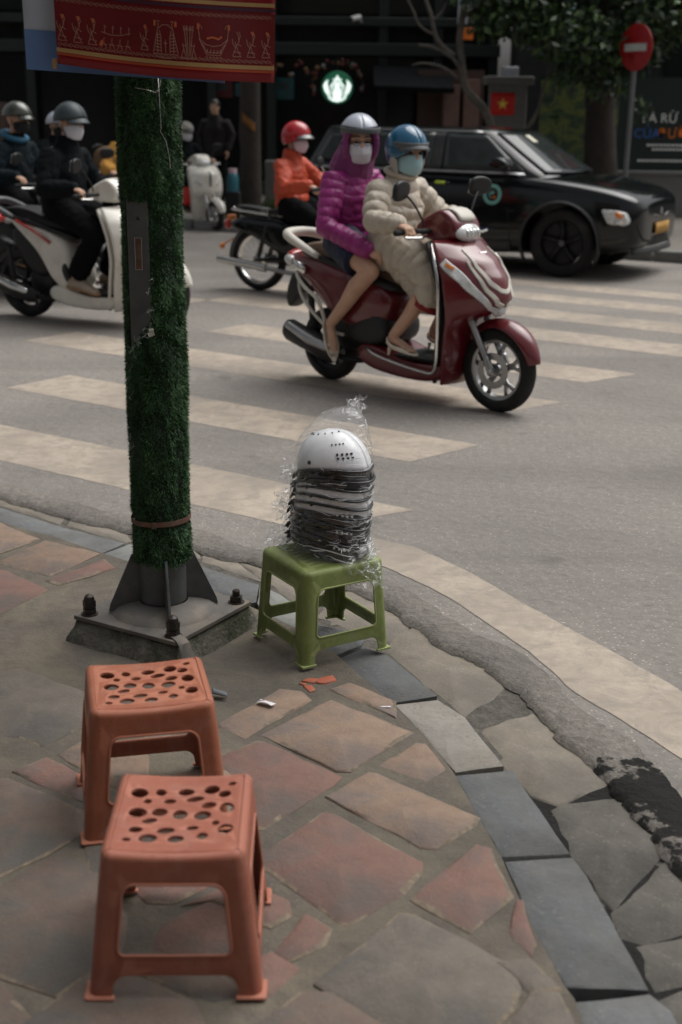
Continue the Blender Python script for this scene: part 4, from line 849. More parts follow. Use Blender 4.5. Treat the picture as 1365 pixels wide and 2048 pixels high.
def rid(x, y, z, s): return 1-abs(noise.noise((x*s, y*s, z*s)))*2
def bagp(u, v):
    a = 2*math.pi*u; k = v        # v 0 bottom .. 1 crown
    z = SZ0-0.004+(zt-SZ0+0.012)*k
    off = fw*(0.012*k-0.006)
    if k < 0.70: rx, ry = 0.131, 0.108
    else:
        q = (k-0.70)/0.30; c_ = math.sqrt(max(0.0, 1-q**2.0)); rx, ry = 0.012+0.119*c_, 0.012+0.096*c_
    c0 = V((HX, HY, 0))+off
    d_ = fw*math.cos(a)+sdv*math.sin(a)
    p = c0+fw*(rx*math.cos(a))+sdv*(ry*math.sin(a)); p.z = z
    n_z = 0.010*(rid(p.x+3, p.y, p.z*1.6, 17)-0.55)+0.006*(rid(p.x, p.y+7, p.z*1.2, 38)-0.55)
    if k > 0.66: n_z *= 0.45
    if k < 0.16: n_z += 0.022*(0.16-k)/0.16*(1+1.5*noise.noise((math.cos(a)*3, math.sin(a)*3, 2)))
    p += d_*n_z
    if k > 0.74: p += V((0.036, -0.012, 0.052))*(((k-0.74)/0.26)**2.2)
    return p
bag.grid(bagp, 150, 110)
nmain = len(bag.v)
def flap(p0, dirs, L, Wd, seed, nu=26, nv=16, fold=0.02, spread=1.0):
    """crumpled free end of the film: starts gathered at p0 and fans out"""
    d0 = V(dirs[0]).normalized(); s0 = V(dirs[1]).normalized(); n0 = d0.cross(s0)
    def f(u, v):
        w_ = Wd*(0.25+0.75*v**0.7*spread)*(u-0.5)*2; p = V(p0)+d0*(L*v)+s0*w_
        q = fold*(0.3+v)*(math.sin(u*19+seed)*0.6+noise.noise((u*6, v*4, seed))*1.3); p += n0*q
        p += V((noise.noise((u*7, v*6, seed+3)), noise.noise((u*7, v*6, seed+5)), noise.noise((u*7, v*6, seed+8))))*0.011*(0.3+v)
        p += d0*(0.25*L*v*noise.noise((u*3, 0, seed+1))); return p
    bag.grid(f, nu, nv)
top = bagp(0.0, 1.0)
flap(top+V((0.0, 0, -0.012)), ((0.35, -0.1, 0.8), (0.8, -0.35, 0.25)), 0.052, 0.034, 1, fold=0.010)
flap(top+V((0.0, -0.004, -0.016)), ((0.65, -0.35, 0.65), (0.6, 0.5, -0.4)), 0.050, 0.032, 2, fold=0.010)
bk = V((HX, HY, 0))-fw*0.125
for k, (zz, L, Wd) in enumerate(((0.575, 0.055, 0.040), (0.525, 0.060, 0.045), (0.49, 0.066, 0.048), (0.455, 0.070, 0.05), (0.42, 0.066, 0.05), (0.392, 0.10, 0.06), (0.365, 0.095, 0.065), (0.352, 0.080, 0.06))):
    flap(V((bk.x, bk.y, zz))+sdv*(0.02*math.sin(k*2.1)), ((-0.9, 0.1, 0.25-0.12*k), (0.2, -0.5, 0.8)), L, Wd, 10+k, fold=0.018)
fr0 = V((HX, HY, 0))+fw*0.105
flap(V((fr0.x+0.015, fr0.y-0.01, SZ0+0.05)), ((0.22, -0.35, -0.85), (0.75, -0.2, 0.1)), 0.135, 0.060, 30, fold=0.02, spread=0.7)
flap(V((fr0.x-0.045, fr0.y-0.015, SZ0+0.035)), ((0.45, -0.45, -0.50), (0.8, 0.1, -0.1)), 0.100, 0.055, 31, fold=0.018)
flap(V((fr0.x+0.0, fr0.y+0.05, SZ0+0.07)), ((0.45, 0.1, -0.75), (0.5, 0.6, 0.1)), 0.09, 0.04, 32, fold=0.015)
rb = random.Random(77); glint = MB()  # thin white ribbons paint crinkle highlights onto the film
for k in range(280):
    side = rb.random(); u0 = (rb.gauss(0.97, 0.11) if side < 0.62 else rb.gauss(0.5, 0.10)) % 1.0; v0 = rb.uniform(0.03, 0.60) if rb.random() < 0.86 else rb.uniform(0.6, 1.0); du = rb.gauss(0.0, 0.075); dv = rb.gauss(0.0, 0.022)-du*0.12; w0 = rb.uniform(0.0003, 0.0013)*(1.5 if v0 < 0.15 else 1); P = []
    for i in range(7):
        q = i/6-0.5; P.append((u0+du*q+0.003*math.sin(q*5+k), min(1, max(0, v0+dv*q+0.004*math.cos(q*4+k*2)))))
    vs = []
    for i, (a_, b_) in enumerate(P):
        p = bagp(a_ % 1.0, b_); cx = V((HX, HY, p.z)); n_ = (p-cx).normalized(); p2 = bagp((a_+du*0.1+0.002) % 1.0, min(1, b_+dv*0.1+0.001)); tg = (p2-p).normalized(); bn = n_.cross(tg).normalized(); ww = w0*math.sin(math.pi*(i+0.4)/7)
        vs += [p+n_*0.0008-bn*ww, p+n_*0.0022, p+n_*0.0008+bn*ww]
    glint.add(vs, [(i*3+j, i*3+j+1, i*3+j+4, i*3+j+3) for i in range(6) for j in range(2)])
bag = bag.build('plastic_bag', 'clear_film', ang=180)
cr = np.full(len(bag.data.vertices), 2.2); 
for i, v in enumerate(bag.data.vertices):
    if i < nmain:
        k = (v.co.z-SZ0)/(zt-SZ0); rel = V((v.co.x-HX, v.co.y-HY, 0)); back = max(0, -rel.normalized().dot(fw)) if rel.length > 0 else 0
        cr[i] = (0.28 if k < 0.66 else 0.03)+1.0*back+(1.0 if k < 0.64 else 0.0)*max(0, rel.normalized().dot(fw))**2+(0.5 if k < 0.13 else 0)+(0.6*(k-0.86)/0.14 if k > 0.86 else 0)
ca = bag.data.attributes.new('crumple_glint', 'FLOAT', 'POINT'); ca.data.foreach_set('value', cr)
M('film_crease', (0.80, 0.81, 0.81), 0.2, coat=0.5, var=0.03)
struct(glint.build('film_glints', 'film_crease', bag, ang=180), 'stuff')
tag(bag, 'crumpled clear plastic bag wrapped round the stack of helmets', 'plastic bag')

# ---------------------------------------------------------------- litter
M('paper', (0.72, 0.70, 0.72), 0.6); M('red_tile', (0.38, 0.10, 0.05), 0.8, bump=0.5, bs=60, dirt=(0.2, 0.12, 0.09), dirt_amt=0.7, ds=20)
mb = MB(); mb.grid(lambda u, v: V((-0.235+0.045*u+0.012*v, 3.36-0.028*u+0.018*v, 0.049+0.010*math.sin(u*2.6)*(1-v)+0.004*v)), 8, 4)
scrap = tag(mb.build('paper_scrap', 'paper', ang=180, solid=0.0006), 'small folded white paper scrap on the paving stones', 'paper scrap')
mb = MB(); mb.grid(lambda u, v: V((-0.228+0.018*u, 3.366-0.011*u, 0.0515+0.0098*math.sin(u*1.1)+0.0022*v)), 3, 2); mb.build('printed_edge', 'red_vinyl', scrap, ang=180)
mb = MB(); mb.grid(lambda u, v: V((0.118+0.03*u, 3.352-0.003*u+0.006*v, 0.0455+0.002*u)), 3, 2); tag(mb.build('paper_scrap', 'paper', ang=180, solid=0.0006), 'tiny white paper sliver lying next to the pale kerb stone', 'paper scrap')
mb = MB(); mb.grid(lambda u, v: V((-0.365+0.045*u, 3.405+0.030*v-0.01*u, 0.046+0.020*math.sin(math.pi*(0.15+0.7*v))*(1-0.4*u))), 8, 8)
tag(mb.build('flattened_cup', 'grey_plastic', ang=180, solid=0.001), 'small crushed grey plastic piece beside the terracotta stool', 'litter')
fr_l = [[(-0.112, 3.53), (-0.09, 3.552), (-0.05, 3.545), (-0.075, 3.517)], [(-0.055, 3.555), (-0.018, 3.572), (-0.006, 3.538), (-0.04, 3.515), (-0.066, 3.52)], [(-0.105, 3.497), (-0.08, 3.500), (-0.068, 3.468), (-0.085, 3.452)], [(-0.118, 3.512), (-0.096, 3.512), (-0.098, 3.498)]]
for i, p in enumerate(fr_l): stone('tile_fragment', p, 0.0042, -0.02, 'red_tile', pavement, 0.004, 500+i, 'red_tile', 0.004)
# ---------------------------------------------------------------- two-wheelers
def wheel(root, name, c, rad, tw, rim_mat, spokes=5, wire=False, disc=True, disc_side=-1):
    """wheel in the xz plane of its vehicle: a tyre with rim and brake disc as children"""
    x, z = c; mt = Matrix.Translation((x, 0, z)) @ Matrix.Rotation(R(90), 4, 'X')
    mb = MB(); rr = rad-tw*0.72; pr = []
    for i in range(15):
        a = R(-115+230*i/14); pr.append((rr+tw*0.15+tw*0.57*math.cos(a) if abs(a) < R(100) else rr, tw*0.5*math.sin(a)))
    pr = [(rr, -tw*0.36)]+[(rad-tw*0.62*(1-math.cos(R(a))), tw*0.5*math.sin(R(a))) for a in range(-90, 91, 15)]+[(rr, tw*0.36)]
    mb.lathe(pr, n=48, mat=mt); tyre = mb.build(name, 'rubber', root, ang=50)
    mb = MB(); mb.lathe([(rr+0.004, -tw*0.38), (rr+0.002, -tw*0.30), (rr-0.016, -tw*0.26), (rr-0.020, 0), (rr-0.016, tw*0.26), (rr+0.002, tw*0.30), (rr+0.004, tw*0.38)], n=48, mat=mt)
    rim = mb.build('rim', rim_mat, tyre, ang=50)
    mb = MB(); mb.tube([mt @ V((0, 0, -tw*0.45)), mt @ V((0, 0, tw*0.45))], 0.035 if not wire else 0.05, 20); mb.build('hub', rim_mat, tyre, bevel=0.004)
    mb = MB()
    if wire:
        for k in range(36):
            a = 2*math.pi*k/36; s_ = 1 if k % 2 else -1; b = a+s_*0.35
            mb.tube([mt @ V((0.048*math.cos(b), 0.048*math.sin(b), s_*0.025)), mt @ V(((rr-0.01)*math.cos(a), (rr-0.01)*math.sin(a), 0))], 0.0016, 5)
        struct(mb.build('wire_spokes', 'chrome', tyre, ang=180), 'stuff')
    else:
        for k in range(spokes):
            a = 2*math.pi*k/spokes+0.3; mb = MB()
            for s_ in (-0.16, 0.16):
                mb.tube([mt @ V((0.03*math.cos(a), 0.03*math.sin(a), 0)), mt @ V(((rr*0.6)*math.cos(a+s_*0.5), (rr*0.6)*math.sin(a+s_*0.5), 0)), mt @ V(((rr-0.008)*math.cos(a+s_*1.5), (rr-0.008)*math.sin(a+s_*1.5), 0))], [(0.012, 0.016), (0.009, 0.012), (0.010, 0.015)], 8, ref=(0, 1, 0))
            mb.build('spoke', rim_mat, tyre, ang=180)
    if disc:
        mb = MB(); md = mt @ Matrix.Translation((0, 0, -disc_side*tw*0.62)); mb.lathe([(0.060, -0.002), (0.098, -0.002), (0.098, 0.002), (0.060, 0.002), (0.060, -0.002)], n=36, mat=md); mb.build('brake_disc', 'alloy', tyre, ang=30)
    return tyre
def tubep(name, pts, r_, mat, parent, n=10, smooth=3, **kw):
    P = [V(p) for p in pts]
    for _ in range(smooth-1):
        if len(P) > 2:
            Q = [P[0]]
            for a, b in zip(P, P[1:]): Q += [a.lerp(b, 0.25), a.lerp(b, 0.75)]
            P = Q+[P[-1]]
    mb = MB(); mb.tube(P, r_, n, **kw); return mb.build(name, mat, parent, ang=60)
def interp(tab, z):
    if z <= tab[0][0]: return tab[0][1:]
    for a, b in zip(tab, tab[1:]):
        if z <= b[0]:
            t = (z-a[0])/(b[0]-a[0]); t = t*t*(3-2*t)*0.4+t*0.6; return [lerp(p, q, t) for p, q in zip(a[1:], b[1:])]
    return tab[-1][1:]
LEAD = [(0.13, 0.345, 0.315, 0.150), (0.22, 0.365, 0.335, 0.180), (0.32, 0.385, 0.355, 0.200), (0.44, 0.405, 0.385, 0.225), (0.50, 0.46, 0.40, 0.238), (0.55, 0.575, 0.405, 0.246), (0.61, 0.622, 0.400, 0.250), (0.70, 0.595, 0.385, 0.252), (0.79, 0.525, 0.350, 0.248), (0.87, 0.405, 0.300, 0.225), (0.90, 0.34, 0.27, 0.20)]
def scooter(label, loc, ang, sc, body, accent, seat_rear, seat_front, tab=LEAD, rf=0.233, rr_=0.217, wb=0.64, guards=True, style='lead', group=None, dz=0.0, trim='chrome'):
    root = thing('scooter', label, 'scooter', (loc[0], loc[1], 0), R(ang), group, sc)
    wheel(root, 'front_wheel', (wb, rf), rf, 0.096, 'alloy', 5); wheel(root, 'rear_wheel', (-min(wb+0.03, 0.63) if style == 'lead' else -wb+0.01, rr_), rr_, 0.100, 'alloy_dark', 5, disc=False)
    A = lambda s, z: (lambda q: V((q[1]+(q[0]-q[1])*(1-abs(s)**1.75), q[2]*s, z)))(interp(tab, z))
    def An(s, z):
        e = 0.01; a = A(s+e, z)-A(s-e, z); b = A(s, z+e)-A(s, z-e); n = a.cross(b); return -n.normalized() if n.x*-1 > 0 else n.normalized()
    z0, z1 = tab[0][0], tab[-1][0]
    mb = MB(); mb.grid(lambda u, v: A(2*u-1, z0+(z1-z0)*v), 36, 40); mb.build('front_apron', body, root, ang=60, solid=0.012, off=1)
    # leg shield facing the rider
    mb = MB(); mb.grid(lambda u, v: (lambda q: V((q[1]-0.03-0.05*(1-(2*u-1)**2), q[2]*0.97*(2*u-1), z0+(z1-z0)*v)))(interp(tab, z0+(z1-z0)*v)), 16, 20); mb.build('leg_shield', 'dark_grey' if style == 'lead' else body, root, ang=60, solid=0.02)
    def strip(name, path, w, mat, h=0.006, both=True, nsub=6):
        for s_ in ((1, -1) if both else (1,)):
            mb = MB(); P = []
            for a, b in zip(path, path[1:]):
                for k in range(nsub): P.append([lerp(p, q, k/nsub) for p, q in zip(a, b)])
            P.append(list(path[-1])); vs = []; n = len(P)
            for i, (s, z, *ww) in enumerate(P):
                p = A(s_*s, z); q0 = P[max(0, i-1)]; q1 = P[min(n-1, i+1)]; t_ = (A(s_*q1[0], q1[1])-A(s_*q0[0], q0[1])).normalized(); nn = An(s_*s, z); b = t_.cross(nn).normalized(); wv = (ww[0] if ww else w)/2
                o_ = nn*0.012
                vs += [p+o_-b*wv, p+o_+nn*h-b*wv*0.8, p+o_+nn*h+b*wv*0.8, p+o_+b*wv]
            mb.add(vs, [(i*4+j, i*4+(j+1) % 4, (i+1)*4+(j+1) % 4, (i+1)*4+j) for i in range(n-1) for j in range(4)]+[(0, 1, 2, 3), tuple((n-1)*4+j for j in (3, 2, 1, 0))]); mb.build(name, mat, root, ang=50, bevel=0.001)
    if style == 'lead':
        strip('front_trim', [(-0.46, 0.855, .014), (-0.43, 0.78, .022), (-0.32, 0.70, .028), (-0.12, 0.655, .026), (0, 0.648, .026), (0.12, 0.655, .026), (0.32, 0.70, .028), (0.43, 0.78, .022), (0.46, 0.855, .014)], 0.03, trim, both=False)
        strip('running_light', [(0.93, 0.80, .05), (0.80, 0.745, .060), (0.66, 0.68, .052), (0.50, 0.62, .040), (0.30, 0.575, .032), (0.08, 0.56, .03)], 0.05, 'clear_lens', 0.008)
        strip('chrome_edge', [(0.55, 0.80, .016), (0.50, 0.73, .02), (0.40, 0.66, .026), (0.22, 0.60, .03), (0.05, 0.585, .03)], 0.02, trim, 0.007)
        strip('indicator', [(0.90, 0.790, .022), (0.80, 0.765, .022)], 0.02, 'orange_lens', 0.014)
        mb = MB(); p = A(0, 0.555); mb.ell(p+V((0.0, 0, -0.005)), (0.035, 0.055, 0.035)); mb.build('nose_lamp', 'clear_lens', root, ang=180)
        text = MB(); 
        for k in range(5): p = A(-0.10+0.05*k, 0.835); text.box(p+An(0, 0.835)*0.013, (0.004, 0.008, 0.008), (0, -0.7, 0))
        struct(text.build('badge_letters', 'chrome', root), 'stuff')
    else:
        strip('front_trim', [(0.0, 0.62, .03), (0.0, 0.72, .035), (0.0, 0.82, .03)], 0.03, 'dark_grey', both=False)
        strip('indicator', [(0.75, 0.70, .04), (0.45, 0.64, .04)], 0.03, 'clear_lens', 0.008)
    # front fender and fork
    mb = MB(); 
    def fen(u, v):
        a = R(14+122*u); rr2 = rf+0.028+0.018*math.sin(math.pi*u); wv = 0.068*(0.35+0.65*math.sin(math.pi*min(1, u*1.15+0.08)))+0.012; b = (v-0.5)*2
        drop = 0.045*abs(b)**2.2+0.0
        return V((wb+(rr2-drop)*math.cos(a)*1.02, wv*b, rf+(rr2-drop)*math.sin(a)))
    mb.grid(fen, 28, 12); mb.build('front_fender', body, root, ang=180, solid=0.006)
    for s_ in (-1, 1):
        mb = MB(); mb.tube([(wb-0.155, s_*0.075, 0.50), (wb-0.012, s_*0.078, rf+0.03)], [0.020, 0.018], 14); mb.tube([(wb-0.03, s_*0.078, rf+0.06), (wb, s_*0.078, rf-0.01)], [0.022, 0.020], 14, rnd=True); mb.build('fork_leg', 'alloy', root, ang=50)
    mb = MB(); mb.box((wb-0.07, -0.055, rf+0.075), (0.04, 0.03, 0.055), (0, -0.5, 0)); mb.build('brake_caliper', 'dark_grey', root, bevel=0.008)
    tubep('axle', [(wb, -0.10, rf), (wb, 0.10, rf)], 0.012, 'alloy', root)
    # floor, body, seat
    mb = MB(); mb.pod([(0.36, 0.13), (0.40, 0.26), (0.30, 0.225), (0.0, 0.235), (-0.15, 0.30), (-0.30, 0.30), (-0.34, 0.20), (-0.20, 0.14), (0.10, 0.115)], 0.165, 0.175, 0.8); mb.build('floor_board', body, root, ang=60, sub=2)
    mb = MB(); mb.box((0.09, 0, 0.245), (0.42, 0.30, 0.016)); mb.build('floor_mat', 'rubber', root, bevel=0.006)
    if style == 'lead':
        mb = MB(); mb.pod([(-0.02, 0.52), (-0.06, 0.60), (-0.14, 0.655), (-0.35, 0.70), (-0.62, 0.745), (-0.86, 0.765), (-0.94, 0.73), (-0.90, 0.66), (-0.74, 0.56), (-0.56, 0.45), (-0.40, 0.36), (-0.24, 0.33), (-0.08, 0.36)], lambda x, z: 0.125 if x > -0.7 else 0.07, lambda x, z: 0.185 if x > -0.62 else 0.135, 0.80); mb.build('side_body', body, root, ang=180, sub=2)
        mb = MB(); mb.pod([(-0.06, 0.26), (-0.05, 0.42), (-0.13, 0.50), (-0.30, 0.42), (-0.42, 0.34), (-0.40, 0.27)], 0.15, 0.172, 0.8); mb.build('lower_side_panel', 'black_plastic', root, ang=180, sub=2)
        for s_ in (-1, 1):
            mb = MB(); mb.tube([(-0.70, s_*0.163, 0.655), (-0.80, s_*0.135, 0.68), (-0.88, s_*0.10, 0.70)], [(0.022, 0.008), (0.030, 0.010), (0.022, 0.008)], 10, ref=(0.3, 0, 1)); mb.build('side_badge', 'chrome', root, ang=180)
    else:
        mb = MB(); mb.pod([(0.0, 0.26), (-0.03, 0.40), (-0.08, 0.60), (-0.16, 0.68), (-0.40, 0.77), (-0.66, 0.86), (-0.80, 0.86), (-0.74, 0.79), (-0.52, 0.66), (-0.34, 0.50), (-0.27, 0.33), (-0.16, 0.22)], lambda x, z: 0.13 if x > -0.6 else 0.07, lambda x, z: 0.18 if x > -0.6 else 0.12, 0.8); mb.build('side_body', body, root, ang=180, sub=2)
        mb = MB(); mb.pod([(-0.05, 0.30), (-0.09, 0.46), (-0.13, 0.50), (-0.17, 0.42), (-0.10, 0.30)], 0.18, 0.186, 0.7); mb.build('side_vent', 'dark_grey', root, ang=180, sub=1)
        for s_ in (-1, 1): tubep('side_accent', [(-0.24, s_*0.183, 0.62), (-0.38, s_*0.187, 0.70), (-0.58, s_*0.160, 0.775)], [(0.003, 0.006)]*2+[(0.004, 0.020)]*4+[(0.003, 0.006)]*4 if False else 0.012, accent, root)
        mb = MB(); mb.pod([(-0.30, 0.34), (-0.24, 0.50), (-0.36, 0.60), (-0.66, 0.76), (-0.72, 0.66), (-0.55, 0.42), (-0.45, 0.32)], 0.10, 0.125, 0.8); mb.build('inner_guard', 'black_plastic', root, ang=180, sub=2)
    mb = MB(); zs = 0.05 if style != 'lead' else 0.0
    mb.pod([(0.00, 0.60+zs), (0.02, 0.66+zs), (-0.06, 0.72+zs), (-0.18, 0.745+zs), (-0.34, 0.755+zs), (-0.42, 0.80+zs), (-0.60, 0.835+zs), (-0.76, 0.815+zs), (-0.80, 0.775+zs), (-0.60, 0.735+zs), (-0.35, 0.68+zs), (-0.12, 0.62+zs)], lambda x, z: 0.155 if x < -0.1 else 0.10, lambda x, z: 0.115 if x < -0.1 else 0.07, 0.86); mb.build('seat', seat_rear, root, ang=180, sub=2)
    mb = MB(); mb.pod([(0.005, 0.585+zs), (-0.12, 0.610+zs), (-0.35, 0.668+zs), (-0.60, 0.722+zs), (-0.78, 0.755+zs), (-0.76, 0.785+zs), (-0.60, 0.755+zs), (-0.35, 0.705+zs), (-0.12, 0.652+zs), (0.0, 0.62+zs)], 0.163, 0.150, 0.9); mb.build('seat_skirt', seat_front, root, ang=180, sub=1)
    # grab rail, tail lamp, rear fender, plate
    rail = [(-0.60, -0.150, 0.745+zs), (-0.74, -0.155, 0.80+zs), (-0.87, -0.135, 0.845+zs), (-0.925, -0.08, 0.855+zs), (-0.935, 0, 0.858+zs), (-0.925, 0.08, 0.855+zs), (-0.87, 0.135, 0.845+zs), (-0.74, 0.155, 0.80+zs), (-0.60, 0.150, 0.745+zs)]
    mb = MB(); P = [V(p) for p in rail]
    Q = [P[0]]
    for a, b in zip(P, P[1:]): Q += [a.lerp(b, 0.3), a.lerp(b, 0.7)]
    Q.append(P[-1]); mb.tube(Q, [(0.014+0.014*min(1, 4*min(i, len(Q)-1-i)/len(Q)), 0.028) for i in range(len(Q))], 12, ref=(0, 0, 1)); mb.build('grab_rail', 'cream' if style == 'lead' else 'grey_plastic', root, ang=180)
    mb = MB(); mb.ell((-0.905, 0, 0.715+zs), (0.050, 0.100, 0.045), (0, 0.5, 0)); mb.build('tail_lamp', 'red_lens', root, ang=180)
    for s_ in (-1, 1):
        mb = MB(); mb.ell((-0.88, s_*0.095, 0.70+zs), (0.045, 0.035, 0.030), (0, 0.4, 0)); mb.build('rear_indicator', 'clear_lens', root, ang=180)
    mb = MB(); mb.pod([(-0.70, 0.55), (-0.82, 0.62), (-0.93, 0.66), (-0.99, 0.42), (-0.93, 0.38), (-0.86, 0.50)], 0.05, 0.06, 0.8); mb.build('rear_fender', 'black_plastic', root, ang=180, sub=1)
    # engine and exhaust on the street side
    mb = MB(); mb.pod([(-0.78, 0.18), (-0.76, 0.28), (-0.58, 0.34), (-0.30, 0.33), (-0.20, 0.26), (-0.26, 0.18), (-0.5, 0.155)], 0.06, 0.08, 0.8, y0=0.10); mb.build('engine_case', 'dark_grey', root, ang=180, sub=2)
    mb = MB(); mb.pod([(-0.58, 0.30), (-0.50, 0.46), (-0.34, 0.44), (-0.26, 0.30), (-0.36, 0.20), (-0.52, 0.20)], 0.05, 0.09, 0.8, y0=0); mb.build('engine_block', 'black_plastic', root, ang=180, sub=2)
    ex = MB(); ex.tube([(-0.40, -0.165, 0.195), (-0.47, -0.170, 0.205), (-0.80, -0.178, 0.300), (-0.835, -0.179, 0.31)], [(0.035, 0.045), (0.052, 0.065), (0.050, 0.068), (0.036, 0.052)], 18, ref=(0, 1, 0)); ex = ex.build('exhaust', 'black_plastic', root, ang=60, bevel=0.003)
    mb = MB(); mb.tube([(-0.49, -0.192, 0.235), (-0.62, -0.200, 0.270), (-0.79, -0.200, 0.330)], [(0.036, 0.030), (0.040, 0.034), (0.030, 0.026)], 14, ref=(0, 1, 0), rnd=True); mb.build('heat_shield', 'alloy' if style == 'lead' else 'chrome', ex, ang=180)
    tubep('exhaust_pipe', [(-0.40, -0.165, 0.19), (-0.30, -0.14, 0.17), (-0.20, -0.05, 0.20)], 0.016, 'alloy_dark', root)
    for s_ in (-1, 1): tubep('shock_absorber', [(-0.70, s_*0.115, 0.56), (-0.66, s_*0.12, 0.24)], 0.020, 'dark_grey', root)
    # handlebar group
    hd = dz
    cw = MB(); cw.pod([(0.075, 0.955+hd), (0.12, 1.00+hd), (0.20, 1.055+hd), (0.255, 1.075+hd), (0.315, 1.05+hd), (0.375, 0.985+hd), (0.375, 0.915+hd), (0.30, 0.875+hd), (0.14, 0.895+hd)], lambda x, z: 0.19 if x < 0.2 else 0.13, lambda x, z: 0.11, 0.6); cowl = cw.build('handlebar_cowl', body, root, ang=180, sub=2)
    mb = MB(); mb.ell((0.350, 0, 0.945+hd), (0.040, 0.108, 0.055), (0, -0.5, 0)); hl = mb.build('headlight', 'clear_lens', root, ang=180)
    if style == 'lead':
        mb = MB(); mb.pod([(0.17, 1.045+hd), (0.26, 1.083+hd), (0.33, 1.055+hd), (0.375, 1.00+hd), (0.34, 1.00+hd), (0.26, 1.04+hd)], 0.085, 0.06, 0.7); mb.build('cowl_panel', 'cream', root, ang=180, sub=1)
        mb = MB()
        for k in range(4): mb.ell((0.385, -0.045+0.03*k, 0.945+hd), (0.012, 0.013, 0.022), (0, -0.3, 0), 10, 6)
        struct(mb.build('lamp_reflector', 'chrome', hl, ang=180), 'stuff')
    for s_ in (-1, 1):
        mb = MB(); mb.tube([(0.19, s_*0.12, 0.945+hd), (0.195, s_*0.20, 0.95+hd), (0.18, s_*0.235, 0.95+hd)], 0.013, 10); mb.build('handlebar', 'dark_grey', root, ang=60)
        mb = MB(); mb.tube([(0.18, s_*0.23, 0.95+hd), (0.145, s_*0.355, 0.945+hd)], 0.0165, 12, rnd=True); mb.build('grip', 'rubber', root, ang=60)
        tubep('brake_lever', [(0.225, s_*0.20, 0.93+hd), (0.245, s_*0.26, 0.92+hd), (0.215, s_*0.36, 0.925+hd)], (lambda m_: 0.0075)(0), 'chrome', root)
        st = tubep('mirror_stalk', [(0.20, s_*0.19, 0.97+hd), (0.205, s_*0.22, 1.03+hd), (0.19, s_*0.27, 1.10+hd), (0.18, s_*0.31, 1.135+hd)], 0.006, 'black_plastic', root)
        mb = MB(); mb.pod([(-0.062, -0.035), (-0.030, -0.044), (0.045, -0.034), (0.066, 0.0), (0.050, 0.034), (-0.020, 0.044), (-0.060, 0.028)], 0.009, 0.014, 0.8); mi_ = mb.build('mirror', 'black_plastic', root, ang=180, sub=2)
        mi_.location = (0.17, s_*0.345, 1.165+hd); mi_.rotation_euler = (R(8), 0, R(90-12*s_)) ; mi_.scale = (1.35, 1.2, 1.35)
        mb = MB(); mb.pod([(-0.052, -0.030), (0.040, -0.028), (0.056, 0.0), (0.040, 0.028), (-0.050, 0.026)], 0.0012, 0.0012, 0.9, y0=0.0135); mb.build('mirror_glass', 'mirror_glass', mi_, ang=180)
    if guards:
        for s_ in (-1, 1):
            tubep('chrome_guard', [(0.27, s_*0.205, 0.885), (0.335, s_*0.262, 0.815), (0.372, s_*0.268, 0.70), (0.372, s_*0.262, 0.50), (0.350, s_*0.235, 0.26), (0.315, s_*0.215, 0.195), (0.24, s_*0.21, 0.195), (0.05, s_*0.205, 0.215), (-0.13, s_*0.20, 0.245), (-0.17, s_*0.19, 0.265), (-0.22, s_*0.165, 0.265)], 0.0085, 'chrome', root, smooth=3)
            tubep('rear_guard', [(-0.80, s_*0.115, 0.655), (-0.77, s_*0.165, 0.63), (-0.66, s_*0.205, 0.565), (-0.565, s_*0.21, 0.525), (-0.52, s_*0.21, 0.46), (-0.50, s_*0.20, 0.38), (-0.48, s_*0.18, 0.30)], 0.011, 'cream', root)
            tubep('rear_guard', [(-0.79, s_*0.12, 0.61), (-0.72, s_*0.185, 0.53), (-0.60, s_*0.215, 0.44), (-0.50, s_*0.21, 0.37), (-0.44, s_*0.19, 0.33), (-0.38, s_*0.17, 0.32)], 0.010, 'cream', root)
    return root
lead_ang = -41.99
lead = scooter('dark red scooter with two women riding over the zebra crossing', (0.42, 7.71), lead_ang, 1.05, 'red_paint', None, 'tan_vinyl', 'black_vinyl', trim='cream', wb=0.60)
SH = [(a, b+0.02, c, d) for a, b, c, d in LEAD]
wd = V((math.cos(R(-26)), math.sin(R(-26))))
wc = V((-2.542, 10.518))+wd*0.63
whs = scooter('large white scooter with dark seat and red side stripe, half hidden behind the turf post', (wc.x, wc.y), -26, 1.0, 'white_paint', 'red_lens', 'black_vinyl', 'black_vinyl', tab=SH, rf=0.275, rr_=0.275, wb=0.63, guards=False, style='sh', dz=0.05)
vd = V((math.cos(R(-48)), math.sin(R(-48)))); vc = V((-1.689, 17.937))-vd*0.62
VES = [(a, min(b, 0.50)+0.0, c, d*1.05) for a, b, c, d in LEAD]
vsp = scooter('creamy white retro scooter at the far kerb, seen beyond the turf post', (vc.x, vc.y), -52, 0.93, 'white_paint', 'red_lens', 'black_vinyl', 'black_vinyl', tab=VES, rf=0.215, rr_=0.215, wb=0.62, guards=False, style='vespa')
drk = scooter('dark scooter of the hooded rider, mostly hidden behind the large white scooter', (-2.74, 11.72), -30, 1.0, 'dark_grey', 'dark_grey', 'grey_plastic', 'black_vinyl', tab=SH, rf=0.25, rr_=0.25, wb=0.63, guards=False, style='sh', dz=0.03)

